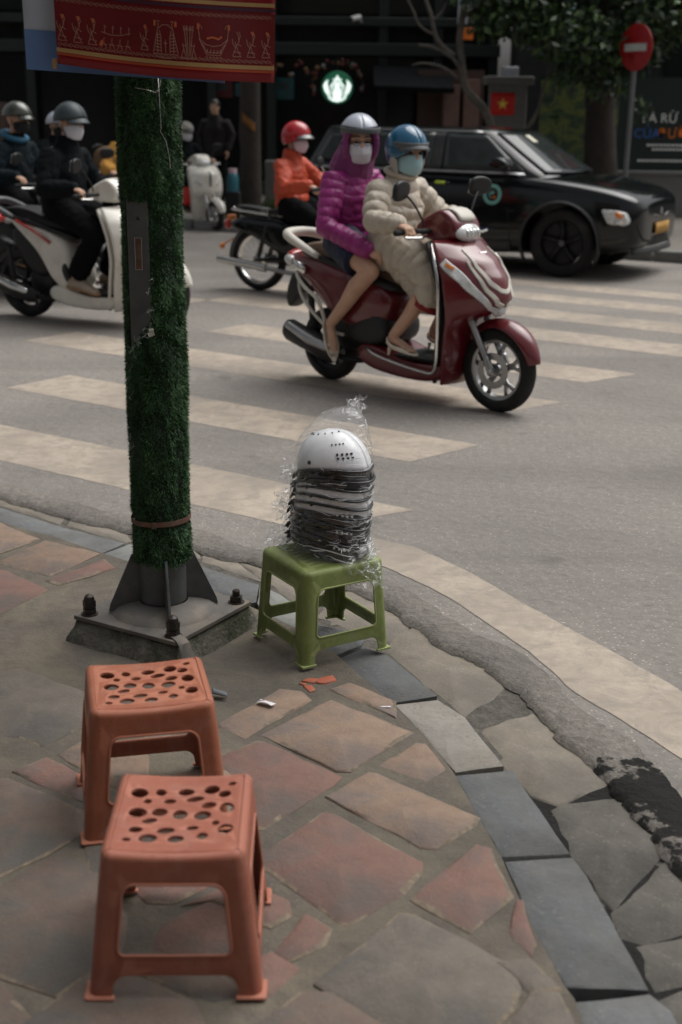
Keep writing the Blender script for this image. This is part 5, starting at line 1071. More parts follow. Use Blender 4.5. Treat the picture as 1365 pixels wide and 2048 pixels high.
# underbone motorbike of the woman in orange
def underbone(label, loc, ang):
    root = thing('motorbike', label, 'motorbike', (loc[0], loc[1], 0), R(ang)); wb = 0.60; rw = 0.285
    wheel(root, 'front_wheel', (wb, rw), rw, 0.078, 'chrome', wire=True, disc=False); wheel(root, 'rear_wheel', (-wb, rw), rw, 0.088, 'chrome', wire=True, disc=False)
    def fen(x0, a0, a1, name, mat, wv=0.055):
        mb = MB(); mb.grid(lambda u, v: V((x0+(rw+0.035-0.03*abs(2*v-1)**2.5)*math.cos(R(lerp(a0, a1, u))), wv*(2*v-1), rw+(rw+0.035-0.03*abs(2*v-1)**2.5)*math.sin(R(lerp(a0, a1, u))))), 26, 10); mb.build(name, mat, root, ang=180, solid=0.004)
    fen(-wb, 20, 185, 'rear_fender', 'black_paint', 0.062); fen(wb, -10, 150, 'front_fender', 'black_paint')
    mb = MB(); mb.pod([(-0.05, 0.50), (-0.10, 0.62), (-0.30, 0.68), (-0.70, 0.70), (-0.92, 0.62), (-0.86, 0.55), (-0.60, 0.50), (-0.36, 0.34), (-0.15, 0.30)], 0.08, 0.12, 0.8); mb.build('side_cover', 'black_paint', root, ang=180, sub=2)
    mb = MB(); mb.pod([(0.0, 0.68), (-0.04, 0.72), (-0.20, 0.735), (-0.45, 0.76), (-0.50, 0.72), (-0.30, 0.68)], 0.10, 0.07, 0.85); mb.build('seat', 'black_vinyl', root, ang=180, sub=2)
    mb = MB(); mb.pod([(-0.46, 0.715), (-0.48, 0.755), (-0.86, 0.78), (-0.87, 0.745)], 0.085, 0.08, 0.9); mb.build('luggage_pad', 'black_vinyl', root, ang=180, sub=1, bevel=0)
    for s_ in (-1, 1): tubep('rack_rail', [(-0.44, s_*0.105, 0.70), (-0.60, s_*0.115, 0.715), (-0.84, s_*0.105, 0.735), (-0.88, 0, 0.74)], 0.010, 'chrome', root)
    mb = MB(); mb.ell((-0.935, 0, 0.59), (0.035, 0.05, 0.05)); mb.build('tail_lamp', 'red_lens', root, ang=180)
    mb = MB(); mb.box((-0.90, 0, 0.655), (0.05, 0.10, 0.05)); mb.build('tail_lamp_housing', 'orange_lens', root, bevel=0.012)
    for s_ in (-1, 1):
        mb = MB(); mb.ell((-0.93, s_*0.12, 0.40), (0.026, 0.026, 0.030)); mb.tube([(-0.86, s_*0.05, 0.46), (-0.93, s_*0.11, 0.41)], 0.008, 8); mb.build('rear_indicator', 'orange_lens', root, ang=180)
    mb = MB(); mb.pod([(-0.15, 0.22), (-0.20, 0.36), (0.0, 0.42), (0.16, 0.36), (0.18, 0.25), (0.0, 0.19)], 0.10, 0.14, 0.75); mb.build('engine_block', 'alloy_dark', root, ang=180, sub=2)
    ex = tubep('exhaust', [(-0.95, -0.165, 0.285), (-0.50, -0.155, 0.235), (-0.44, -0.152, 0.228)], 0.036, 'chrome', root, n=16, smooth=1)
    tubep('exhaust_pipe', [(-0.44, -0.150, 0.228), (-0.15, -0.14, 0.19), (0.10, -0.10, 0.20), (0.16, -0.04, 0.28)], 0.020, 'alloy', root)
    tubep('chain_case', [(-0.60, 0.09, 0.285), (-0.1, 0.09, 0.27)], 0.045, 'black_plastic', root)
    for s_ in (-1, 1): tubep('swing_arm', [(-0.60, s_*0.06, 0.285), (-0.20, s_*0.06, 0.30)], 0.016, 'black_plastic', root); tubep('shock_absorber', [(-0.55, s_*0.10, 0.32), (-0.46, s_*0.10, 0.60)], 0.022, 'dark_grey', root)
    mb = MB(); mb.grid(lambda u, v: V((0.20+0.16*v-0.10*(2*u-1)**2*1.1, 0.215*(2*u-1)*(0.75+0.25*v), 0.30+0.52*v)), 16, 14); mb.build('leg_shield', 'cream', root, ang=180, solid=0.012)
    mb = MB(); mb.pod([(0.10, 0.46), (0.16, 0.56), (0.24, 0.58), (0.24, 0.42), (0.14, 0.38)], 0.20, 0.16, 0.8); mb.build('lower_cowl', 'red_lens', root, ang=180, sub=1)
    mb = MB(); mb.tube([(0.30, 0, 0.85), (0.46, 0, 0.52)], 0.035, 12); mb.tube([(0.05, 0, 0.50), (0.30, 0, 0.80)], 0.04, 12); mb.build('frame', 'black_paint', root, ang=60)
    for s_ in (-1, 1): tubep('fork_leg', [(0.44, s_*0.06, 0.55), (0.60, s_*0.06, 0.285)], 0.018, 'black_paint', root)
    mb = MB(); mb.pod([(0.16, 0.90), (0.22, 1.00), (0.33, 0.99), (0.40, 0.92), (0.36, 0.84), (0.24, 0.84)], 0.09, 0.06, 0.7); mb.build('handlebar_cowl', 'teal_paint', root, ang=180, sub=2)
    mb = MB(); mb.ell((0.39, 0, 0.91), (0.035, 0.07, 0.065)); mb.build('headlight', 'clear_lens', root, ang=180)
    for s_ in (-1, 1):
        tubep('handlebar', [(0.22, s_*0.05, 0.94), (0.20, s_*0.2, 0.97), (0.15, s_*0.34, 0.955)], 0.011, 'chrome', root); mb = MB(); mb.tube([(0.185, s_*0.24, 0.965), (0.145, s_*0.35, 0.953)], 0.017, 10, rnd=True); mb.build('grip', 'rubber', root)
        tubep('mirror_stalk', [(0.2, s_*0.2, 0.98), (0.22, s_*0.24, 1.10), (0.20, s_*0.28, 1.16)], 0.005, 'chrome', root); mb = MB(); mb.ell((0.20, s_*0.29, 1.19), (0.012, 0.055, 0.045)); mb.build('mirror', 'black_plastic', root, ang=180)
    mb = MB(); mb.pod([(0.30, 0.62), (0.30, 0.80), (0.50, 0.82), (0.48, 0.64)], 0.13, 0.12, 0.9); mb.build('front_basket', 'teal_paint', root, ang=60, sub=1)
    return root
M('teal_paint', (0.03, 0.17, 0.22), 0.4, coat=0.3)
ud = V((math.cos(R(-28)), math.sin(R(-28)))); uc = V((-0.784, 12.206))+ud*0.60
cub = underbone('black underbone motorbike with chrome exhaust ridden by the woman in orange', (uc.x, uc.y), -28)
# ---------------------------------------------------------------- people
M('jacket_black', (0.006, 0.008, 0.010), 0.85, var=0.25, bump=0.3, bs=60, spec=0.12); M('trousers_black', (0.004, 0.0045, 0.0055), 0.9, var=0.25, bump=0.3, bs=60, spec=0.12)
M('hoodie_dark', (0.010, 0.017, 0.021), 0.85, var=0.25, bump=0.3, bs=70, spec=0.12); M('hood_blue', (0.03, 0.13, 0.22), 0.8)
M('jacket_orange', (0.50, 0.060, 0.018), 0.55, var=0.15, bump=0.3, bs=40); M('puffer_purple', (0.29, 0.022, 0.17), 0.38, var=0.14, vs=14, bump=0.5, bs=45, bd=0.006)
M('hood_purple', (0.19, 0.022, 0.13), 0.42, var=0.14, bump=0.5, bs=45, bd=0.006); M('puffer_beige', (0.53, 0.465, 0.375), 0.5, var=0.09, vs=12, bump=0.4, bs=40, bd=0.006)
M('skirt_navy', (0.010, 0.018, 0.045), 0.7, var=0.2); M('dress_red', (0.25, 0.012, 0.02), 0.7); M('jacket_yellow', (0.50, 0.24, 0.03), 0.7, var=0.15); M('jacket_brown', (0.009, 0.007, 0.006), 0.9)
M('mask_white', (0.66, 0.65, 0.70), 0.75, var=0.05, bump=0.25, bs=60); M('mask_pink', (0.62, 0.47, 0.53), 0.75, var=0.05); M('mask_blue', (0.36, 0.56, 0.60), 0.75, var=0.04, bump=0.2, bs=60); M('mask_black', (0.012, 0.013, 0.014), 0.8)
M('shoe_cream', (0.78, 0.70, 0.57), 0.45); M('shoe_tan', (0.40, 0.32, 0.25), 0.7); M('sole_gum', (0.38, 0.22, 0.11), 0.7); M('hair', (0.010, 0.008, 0.007), 0.5)
M('helmet_red', (0.42, 0.012, 0.018), 0.22, coat=0.6); M('helmet_silver', (0.42, 0.45, 0.52), 0.28, coat=0.4, var=0.05); M('helmet_blue', (0.006, 0.095, 0.19), 0.22, coat=0.7, var=0.1); M('helmet_dark', (0.035, 0.050, 0.056), 0.5); M('helmet_olive', (0.05, 0.055, 0.045), 0.25, coat=0.6); M('helmet_pad', (0.40, 0.37, 0.33), 0.8)
M('visor', (0.10, 0.105, 0.11), 0.3, coat=0.5); M('eye', (0.012, 0.009, 0.008), 0.2); M('nail', (0.5, 0.3, 0.25), 0.4)

def hand(mb, wr, f, n, th, curl=(35, 55, 35), sc=1.0, spread=0.0, tcurl=0.5):
    """palm and five fingers; f: along the fingers, n: the side the palm faces, th: towards the thumb"""
    wr = V(wr); f = V(f).normalized(); n = V(n); n = (n-f*n.dot(f)).normalized(); t = f.cross(n); t = t if t.dot(V(th)) > 0 else -t
    rm = Matrix((f, t, n)).transposed()
    mb.ell(wr+f*0.045*sc, (0.052*sc, 0.040*sc, 0.017*sc), rm, 14, 10)
    mb.ell(wr+f*0.030*sc+t*0.018*sc+n*0.006*sc, (0.034*sc, 0.018*sc, 0.016*sc), rm, 10, 8)
    for i, (L, r_) in enumerate(((0.070, 0.0088), (0.079, 0.0090), (0.073, 0.0086), (0.057, 0.0078))):
        p = wr+f*((0.083-0.004*abs(i-1.2))*sc)+t*((0.029-0.0195*i)*sc); d = (f+t*(spread*(1.5-i))).normalized(); pts = [p-d*0.03*sc, p]; a = 0
        for q, c in zip((0.46, 0.30, 0.24), curl):
            a += R(c*(1+0.06*(i-1.5))); dd = d*math.cos(a)+n*math.sin(a); p = p+dd*(L*q*sc); pts.append(p)
        mb.tube(pts, [r_*sc*1.02, r_*sc*1.05, r_*sc, r_*sc*0.92, r_*sc*0.80], 8, rnd=True)
    p = wr+f*0.022*sc+t*0.026*sc+n*0.006*sc; d1 = (f*0.55+t*0.75+n*0.35).normalized(); d2 = (f*0.85+t*(0.35-0.5*tcurl)+n*(0.3+0.5*tcurl)).normalized(); d3 = (f*0.8+t*(0.1-0.7*tcurl)+n*(0.3+0.5*tcurl)).normalized()
    mb.tube([p-d1*0.012*sc, p+d1*0.028*sc, p+d1*0.028*sc+d2*0.028*sc, p+d1*0.028*sc+d2*0.028*sc+d3*0.022*sc], [0.0125*sc, 0.0115*sc, 0.0100*sc, 0.0082*sc], 8, rnd=True)

def head(mb, c, rm, sc=1.0):
    c = V(c); q = lambda x, y, z: c+rm @ V((x*sc, y*sc, z*sc))
    mb.ell(q(-0.008, 0, 0.022), (0.094*sc, 0.074*sc, 0.092*sc), rm, 22, 16)
    mb.ell(q(0.022, 0, -0.040), (0.062*sc, 0.056*sc, 0.072*sc), rm, 18, 12)
    mb.ell(q(0.052, 0, -0.086), (0.024*sc, 0.028*sc, 0.020*sc), rm, 12, 8)
    mb.tube([q(0.082, 0, 0.022), q(0.100, 0, -0.012), q(0.092, 0, -0.026)], [0.010*sc, 0.015*sc, 0.011*sc], 8, rnd=True)
    for s_ in (-1, 1):
        mb.ell(q(-0.008, s_*0.075, -0.010), (0.018*sc, 0.009*sc, 0.030*sc), rm, 10, 8); mb.ell(q(0.062, s_*0.034, -0.012), (0.022*sc, 0.020*sc, 0.022*sc), rm, 10, 8)
        mb.tube([q(0.078, s_*0.012, 0.036), q(0.080, s_*0.032, 0.040), q(0.066, s_*0.054, 0.034)], 0.009*sc, 8, rnd=True)
    mb.ell(q(0.076, 0, -0.052), (0.014*sc, 0.024*sc, 0.010*sc), rm, 10, 6)

def chain_disp(chains, amp, period, wr=0.004, seed=0.0, sharp=0.55):
    """quilting: baffles across the given chains of points; plus soft creases"""
    segs = []
    for pts, ofs in chains:
        s = ofs
        for a, b in zip(pts, pts[1:]):
            a = np.array(a); b = np.array(b); L = np.linalg.norm(b-a); segs.append((a, b, s, L)); s += L
    def f(co, no):
        best = np.full(len(co), 1e9); sv = np.zeros(len(co))
        for a, b, s, L in segs:
            t = np.clip(((co-a) @ (b-a))/(L*L), 0, 1); d = np.linalg.norm(co-(a+t[:, None]*(b-a)), axis=1); m_ = d < best; best[m_] = d[m_]; sv[m_] = (s+t*L)[m_]
        n1 = vnoise(co, 9, seed); n2 = vnoise(co, 26, seed+5)
        ph = sv/period+0.28*n1
        q = np.abs(np.sin(np.pi*ph))**sharp if amp else np.zeros(len(co))
        n3 = vnoise(co*np.array([1.0, 1.0, 0.45]), 55, seed+9)
        return amp*(q-0.6)*(1+0.5*n2)+wr*n1+wr*0.6*n2+wr*0.28*n3
    return f

def person(label, loc, ang, sc, J, top, legs, group=None, hd=None, mask=None, helmet=None, vox=0.0075, hands=None, extra=None, hood=None, glasses=False, nm='person'):
    root = thing(nm, label, 'person', (loc[0], loc[1], loc[2] if len(loc) > 2 else 0), R(ang), group, sc)
    hip, chest, neck, hc = (V(J[k]) for k in ('hip', 'chest', 'neck', 'head'))
    rm = Euler((0, R(J.get('pitch', 0)), R(J.get('yaw', 0)))).to_matrix(); lat = V((0, 1, 0))
    sw = J.get('sw', 0.17); shs = [V(J.get('sh'+k, tuple(chest+V((0, s_*(sw-0.012), 0.088))))) for k, s_ in (('R', -1), ('L', 1))]
    bm_ = MB(); head(bm_, hc, rm, J.get('hs', 1.0))
    bm_.tube([neck+V((-0.02, 0, -0.06)), hc+rm @ V((-0.02, 0, -0.05))], [0.052, 0.048], 14, rnd=True)
    bm_.tube([hip, hip.lerp(chest, 0.5), chest, neck+V((0, 0, -0.05))], [(0.135, 0.10), (0.115, 0.085), (0.135, 0.095), (0.06, 0.05)], 16, ref=lat, rnd=True)
    for i, k in enumerate('RL'):
        el, wr = V(J['el'+k]), V(J['wr'+k]); bm_.tube([shs[i], el, wr], [0.045, 0.036, 0.025], 12, rnd=True)
        kn, an = V(J['kn'+k]), V(J['an'+k]); hp = hip+V((0, (-1, 1)[i]*0.085, 0)); toe = V(J['toe'+k])
        up = hp.lerp(kn, 0.5)+V((0, 0, 0.0)); cf = kn.lerp(an, 0.32)+(kn-an).normalized().cross(V((0, 1, 0)))*0.012
        bm_.tube([hp, up, kn], [0.085, 0.072, 0.052], 14, rnd=True); bm_.tube([kn, cf, kn.lerp(an, 0.62), an], [0.051, 0.053, 0.040, 0.030], 14, rnd=True)
        ft = (toe-an); hl = an+V((0, 0, -0.035))-ft.normalized()*0.03
        bm_.tube([hl, an.lerp(toe, 0.35)+V((0, 0, -0.012)), an.lerp(toe, 0.75)+V((0, 0, -0.012)), toe], [0.021, (0.025, 0.023), (0.028, 0.014), (0.018, 0.008)], 10, ref=ft.cross(V((0, 0, 1))), rnd=True)
    for h in (hands or []): hand(bm_, **h)
    body = clay('body', bm_, 'skin', root, vox, 3)
    # clothes
    if top:
        jm = MB(); r1 = top.get('r', (0.175, 0.125)); hem = V(top.get('hem', tuple(hip+V((0.0, 0, -0.02)))))
        ch = [hem, hip.lerp(chest, 0.35), chest, chest.lerp(neck, 0.6), neck+V((0, 0, top.get('collar', 0.0)))]
        jm.tube(ch, [(r1[0]*top.get('flare', 1.0), r1[1]*top.get('flare', 1.0)*1.1), (r1[0]*0.94, r1[1]*1.02), (r1[0], r1[1]), (r1[0]*0.62, r1[1]*0.75), (0.072, 0.070)], 22, ref=lat, rnd=top.get('rnd', False))
        chains = [([tuple(p) for p in ch], 0)]; ar = top.get('ar', (0.075, 0.062, 0.047))
        for i, k in enumerate('RL'):
            el, wr = V(J['el'+k]), V(J['wr'+k]); e2 = wr-(wr-el).normalized()*top.get('cuff', 0.005)
            m1 = shs[i].lerp(el, 0.55); m2 = el.lerp(e2, 0.55); jm.tube([shs[i].lerp(chest, 0.35)+V((0, 0, 0.02)), shs[i], m1, el, m2, e2], [ar[0]*0.9, ar[0]*0.97, ar[0]*0.95, ar[1]*1.02, (ar[1]+ar[2])/2, ar[2]], 16, rnd=True); chains.append(([tuple(shs[i]), tuple(el), tuple(e2)], 0.03))
        for extra_t in top.get('tubes', []): jm.tube(*extra_t[:2], 18, rnd=True, ref=extra_t[2] if len(extra_t) > 2 else None); chains.append(([tuple(p) for p in extra_t[0]], 0.02))
        jk = clay(top.get('name', 'jacket'), jm, top['mat'], root, top.get('vox', vox), 3, chain_disp(chains, top.get('amp', 0), top.get('per', 0.07), top.get('wr', 0.007), top.get('seed', 1.0)))
        if top.get('zip'):
            pass
        if top.get('collar_ring'):
            mb = MB(); c_ = neck+V((0.0, 0, top['collar_ring'])); mb.tube([c_+V((0.072*math.cos(t), 0.070*math.sin(t), -0.018*math.cos(t))) for t in (2*math.pi*i/24 for i in range(24))], [(0.018, 0.026)]*24, 10, closed=True); mb.build('collar', top['mat'], root, ang=180)
    if legs:
        lm = MB(); lm.ell(hip+V((0.01, 0, 0.0)), (0.13, 0.165, 0.10)); chains = []
        lr = legs.get('r', (0.098, 0.075, 0.055)); stop = legs.get('stop', 1.0)
        for i, k in enumerate('RL'):
            kn, an = V(J['kn'+k]), V(J['an'+k]); hp = hip+V((0, (-1, 1)[i]*0.085, 0))
            if stop <= 0.5:
                e_ = hp.lerp(kn, stop*2); lm.tube([hp, e_], [lr[0], lr[0]*0.95], 16)
            else: lm.tube([hp, hp.lerp(kn, 0.5), kn, kn.lerp(an, 0.5), an+(an-kn).normalized()*-0.02], [lr[0], lr[0]*0.92, lr[1], lr[1]*0.92, lr[2]], 16, rnd=False); lm.ell(kn, (lr[1],)*3)
        clay(legs.get('name', 'trousers'), lm, legs['mat'], root, vox, 3, chain_disp([([tuple(hip), tuple(J['knR'])], 0)], 0, 1, legs.get('wr', 0.007), 3.0))
    for i, k in enumerate('RL'):
        sh = J.get('shoe')
        if not sh: break
        an, toe = V(J['an'+k]), V(J['toe'+k]); ft = (toe-an); fl = V((ft.x, ft.y, ft.z+0.045)).normalized(); up = fl.cross(ft.cross(V((0, 0, 1)))).normalized(); up = up if up.z > 0 else -up; sd_ = fl.cross(up)
        b0 = an-up*0.072-fl*0.035; mb = MB()
        if sh == 'pump':
            vs = []; n = 16; ring = []
            prof = [(-0.008, 0.026), (0.03, 0.035), (0.08, 0.035), (0.13, 0.041), (0.17, 0.040), (0.21, 0.026), (0.255, 0.005)]
            lo = [(b0+fl*x+sd_*w_-up*(0.0 if x > 0.1 else 0.004)) for x, w_ in prof]+[(b0+fl*x-sd_*w_) for x, w_ in prof[::-1]]
            hi = []
            for (x, w_), p in zip(prof+prof[::-1], lo): hi.append(p+up*(0.064 if x < 0.02 else 0.052 if x < 0.05 else 0.032 if x < 0.11 else 0.036 if x < 0.18 else 0.016))
            n = len(lo); mb.add(lo+hi, [tuple(range(n))[::-1]]+[(j, (j+1) % n, n+(j+1) % n, n+j) for j in range(n)])
            mid = n//2
            # vamp over the toes
            for a in range(3, 6):
                mb.add([hi[a], hi[a+1], hi[n-2-a], hi[n-1-a]], [(0, 1, 2, 3)])
            so = mb.build('shoe', 'shoe_cream', root, ang=60, solid=0.005, off=0, sub=1)
            h2 = MB(); h2.tube([b0+fl*0.012, b0+fl*0.006-up*0.045], [0.012, 0.006], 8); h2.build('heel', 'shoe_cream', so)
            if J.get('sling'):
                tubep('strap', [an-fl*0.005+sd_*0.033-up*0.03, an-fl*0.047-up*0.018, an-fl*0.005-sd_*0.033-up*0.03], 0.004, 'shoe_cream', so)
        else:
            mb.tube([b0+up*0.035+fl*0.005, b0+up*0.045+fl*0.09, b0+up*0.032+fl*0.17, b0+up*0.022+fl*0.235], [(0.040, 0.042), (0.043, 0.046), (0.046, 0.032), (0.036, 0.022)], 14, ref=sd_, rnd=True); so = mb.build('shoe', J.get('shoemat', 'shoe_tan'), root, ang=180)
            m2 = MB(); m2.tube([b0+up*0.004-fl*0.01, b0+up*0.004+fl*0.10, b0+up*0.004+fl*0.25], [(0.040, 0.012), (0.042, 0.012), (0.036, 0.012)], 12, ref=sd_, rnd=True); m2.build('sole', 'sole_gum', so, ang=180)
    hs = J.get('hs', 1.0); q = lambda x, y, z: hc+rm @ V((x*hs, y*hs, z*hs))
    for s_ in (-1, 1):
        mb = MB(); mb.ell(q(0.0815, s_*0.032, 0.012), (0.006*hs, 0.014*hs, 0.0065*hs), rm, 10, 8); mb.build('eye', 'eye', root, ang=180)
        tubep('eyebrow', [q(0.088, s_*0.014, 0.040), q(0.088, s_*0.034, 0.045), q(0.074, s_*0.056, 0.037)], 0.0035*hs, 'hair', root, n=6)
    if mask:
        def mk(u, v):
            a = R(-88+176*u); zt = 0.006-0.022*abs(2*u-1)**2; z = lerp(-0.108+0.035*abs(2*u-1)**2, zt, v); bul = 0.016*math.cos(a)*math.sin(math.pi*min(1, v*0.9+0.1))
            fr_ = 0.094 if v > 0.5 else 0.094-0.018*(0.5-v)*2
            if mask.get('fold') and abs(2*u-1) < 0.12: bul += 0.010*(1-abs(2*u-1)/0.12)*math.sin(math.pi*v)
            return q((fr_+bul)*max(0.0, math.cos(a))**0.8-0.002*(1-math.cos(a)), 0.074*math.sin(a), z+(0.004*math.sin(v*26) if mask.get('pleat') else 0)*0.25)
        mb = MB(); mb.grid(mk, 24, 14); mo = mb.build('face_mask', mask['mat'], root, ang=180, solid=0.003, off=1)
        for s_ in (-1, 1): tubep('ear_loop', [mk(0.04 if s_ < 0 else 0.96, 0.9), q(-0.020, s_*0.084, 0.012), q(-0.026, s_*0.080, -0.02), mk(0.04 if s_ < 0 else 0.96, 0.2)], 0.0016, mask['mat'], mo, n=5)
    if hood:
        mb = MB(); mb.ell(q(-0.022, 0, 0.008), (0.112*hs, 0.098*hs, 0.128*hs), rm); mb.tube([q(-0.02, 0, -0.02), neck+V((-0.02, 0, -0.03))], [(0.10, 0.105), (0.12, 0.13)], 18, rnd=True, ref=rm @ V((1, 0, 0)))
        ring = [q(0.055-0.012*math.cos(t)**2, 0.086*math.sin(t), -0.005+0.112*math.cos(t)) for t in (2*math.pi*i/28 for i in range(28))]; mb.tube(ring, 0.020, 10, closed=True)
        def hdisp(co, no):
            d = chain_disp([([tuple(q(-0.02, 0, -0.1)), tuple(q(-0.02, 0, 0.12))], 0)], 0.006, 0.06, 0.006, 4.0)(co, no)
            # open the hood in front of the face
            loc = (co-np.array(hc)) @ np.array(rm); inside = np.clip(1-((loc[:, 1]/0.072)**2+((loc[:, 2]+0.006)/0.098)**2), 0, 1)*(loc[:, 0] > 0.0)
            push = -np.array(rm)[:, 0][None, :]*(inside**0.5*0.07)[:, None]
            return no*d[:, None]+push
        o_ = clay('hood', mb, hood, root, vox, 2, None); co = np.empty(len(o_.data.vertices)*3); o_.data.vertices.foreach_get('co', co); no = np.empty_like(co); o_.data.vertex_normals.foreach_get('vector', no)
        co = co.reshape(-1, 3); co = co+hdisp(co, no.reshape(-1, 3)); o_.data.vertices.foreach_set('co', co.ravel()); o_.data.update()
    if helmet:
        big = helmet.get('big', 1.0); lowb = helmet.get('low', 0.15)
        def hm(u, v):
            a = 2*math.pi*u; back = (1-math.cos(a))/2; side = abs(math.sin(a)); e1 = R(-(helmet.get('f', -2))-(lowb*100)*back-helmet.get('s', 10)*side); e = lerp(math.pi/2, e1, v)
            c_ = math.cos(e); rim = 1+0.02*max(0, v-0.85)/0.15
            return q((-0.008+0.122*big*c_*math.cos(a))*1.0, 0.104*big*c_*math.sin(a)*rim, 0.030+0.118*big*math.sin(e))
        mb = MB(); mb.grid(hm, 40, 18); ho = mb.build('helmet', helmet['mat'], root, ang=180, solid=0.006, off=1)
        mb = MB(); mb.tube([hm(i/40, 1.0) for i in range(40)], [(0.006, 0.006)]*40, 8, closed=True); mb.build('helmet_rim', helmet.get('rim', 'black_plastic'), ho, ang=180)
        if helmet.get('visor'):
            def vz(u, v): a = R(-62+124*u); r_ = 0.118*big+helmet['visor']*v*math.cos(a*0.9); return q(-0.006+r_*math.cos(a), 0.104/0.118*r_*math.sin(a)*0.98, 0.030+0.030-0.034*v+helmet.get('vup', 0.0)-0.018*math.sin(a)**2)
            mb = MB(); mb.grid(vz, 22, 5); mb.build('visor', helmet.get('vmat', 'visor'), ho, ang=180, solid=0.006)
        if helmet.get('band'):
            def bd_(u, v): a = R(-75+150*u); r_ = 0.1255*big; return q(-0.008+r_*math.cos(a), 0.1075*big*math.sin(a), 0.040+0.030*v+helmet.get('bup', 0))
            mb = MB(); mb.grid(bd_, 24, 3); mb.build('brow_band', helmet['band'], ho, ang=180, solid=0.005, off=1)
        if helmet.get('pad'):
            for s_ in (-1, 1): mb = MB(); mb.tube([q(-0.005, s_*0.094, 0.03), q(0.010, s_*0.094, -0.05), q(0.02, s_*0.080, -0.098)], [(0.034, 0.014), (0.030, 0.014), (0.016, 0.010)], 12, ref=rm @ V((1, 0, 0)), rnd=True); mb.build('ear_pad', 'helmet_pad', ho, ang=180)
        for s_ in (-1, 1): tubep('chin_strap', [q(0.0, s_*0.098*big, 0.0), q(0.022, s_*0.088, -0.070), q(0.040, s_*0.03, -0.118), q(0.042, 0, -0.120)], 0.0045, 'black_vinyl', ho, n=6)
    if glasses:
        for s_ in (-1, 1): tubep('glasses_rim', [q(0.100, s_*0.034+0.021*math.cos(t), 0.012+0.017*math.sin(t)) for t in (2*math.pi*i/14 for i in range(15))], 0.0018, 'black_plastic', root, n=5, smooth=1); tubep('glasses_temple', [q(0.100, s_*0.055, 0.016), q(0.06, s_*0.080, 0.014), q(0.0, s_*0.084, 0.005)], 0.0018, 'black_plastic', root, n=5)
        tubep('glasses_bridge', [q(0.100, -0.014, 0.016), q(0.104, 0, 0.019), q(0.100, 0.014, 0.016)], 0.0018, 'black_plastic', root, n=5)
    return root

GRIP = lambda s_, wr, sc=1.0: dict(wr=wr, f=(0.92, -s_*0.05, -0.25), n=(-0.25, 0, -1), th=(0, -s_, 0), curl=(48, 70, 40), sc=sc, tcurl=0.9)
# driver of the red scooter (coordinates: x forward, y to the far side, z up, on the scooter)
wrR, wrL = (0.105, -0.290, 0.985), (0.105, 0.290, 0.985)
J = dict(hip=(-0.17, 0, 0.82), chest=(-0.145, 0, 1.045), neck=(-0.125, 0, 1.215), head=(-0.085, 0, 1.335), yaw=-14, pitch=4, sw=0.165,
         elR=(-0.07, -0.275, 0.985), wrR=wrR, elL=(-0.05, 0.275, 0.99), wrL=wrL, knR=(0.235, -0.125, 0.665), anR=(0.005, -0.185, 0.365), toeR=(0.175, -0.215, 0.305),
         knL=(0.24, 0.12, 0.66), anL=(0.06, 0.11, 0.365), toeL=(0.24, 0.11, 0.31), shoe='pump', sling=True, hs=0.98)
drv = person('woman in long beige puffer coat and blue helmet driving the dark red scooter', (0.42, 7.71), lead_ang, 1.05, J,
    dict(mat='puffer_beige', name='puffer_coat', r=(0.176, 0.132), hem=(-0.15, 0, 0.78), flare=1.06, amp=0.0135, per=0.072, ar=(0.079, 0.067, 0.050), wr=0.006, collar=0.035, seed=2.0, vox=0.0055,
         tubes=[([(-0.13, -0.085, 0.83), (0.06, -0.115, 0.795), (0.215, -0.13, 0.69), (0.225, -0.135, 0.60)], [(0.125, 0.105), (0.112, 0.098), (0.092, 0.09), (0.085, 0.085)]), ([(-0.13, 0.085, 0.83), (0.06, 0.11, 0.795), (0.22, 0.115, 0.69), (0.23, 0.115, 0.61)], [(0.12, 0.10), (0.11, 0.095), (0.092, 0.09), (0.085, 0.085)]),
                ([(0.0, -0.05, 0.74), (0.12, -0.07, 0.66), (0.17, -0.10, 0.575)], [(0.11, 0.12), (0.11, 0.11), (0.085, 0.075)]), ([(0.0, 0.05, 0.74), (0.12, 0.05, 0.66)], [0.10, 0.10])], collar_ring=0.015),
    None, mask=dict(mat='mask_blue', pleat=True), helmet=dict(mat='helmet_blue', big=1.05, low=0.55, s=22, f=-14, visor=0.028, vmat='grey_plastic', band='grey_plastic', pad=True, vup=0.012), vox=0.0055,
    hands=[GRIP(-1, wrR), GRIP(1, wrL)])
mb = MB(); mb.tube([(0.20, -0.13, 0.605), (0.205, -0.135, 0.565), (0.19, -0.14, 0.53)], [(0.082, 0.075), (0.080, 0.072), (0.076, 0.066)], 18, rnd=False); mb.build('dress_hem', 'dress_red', drv, ang=180)
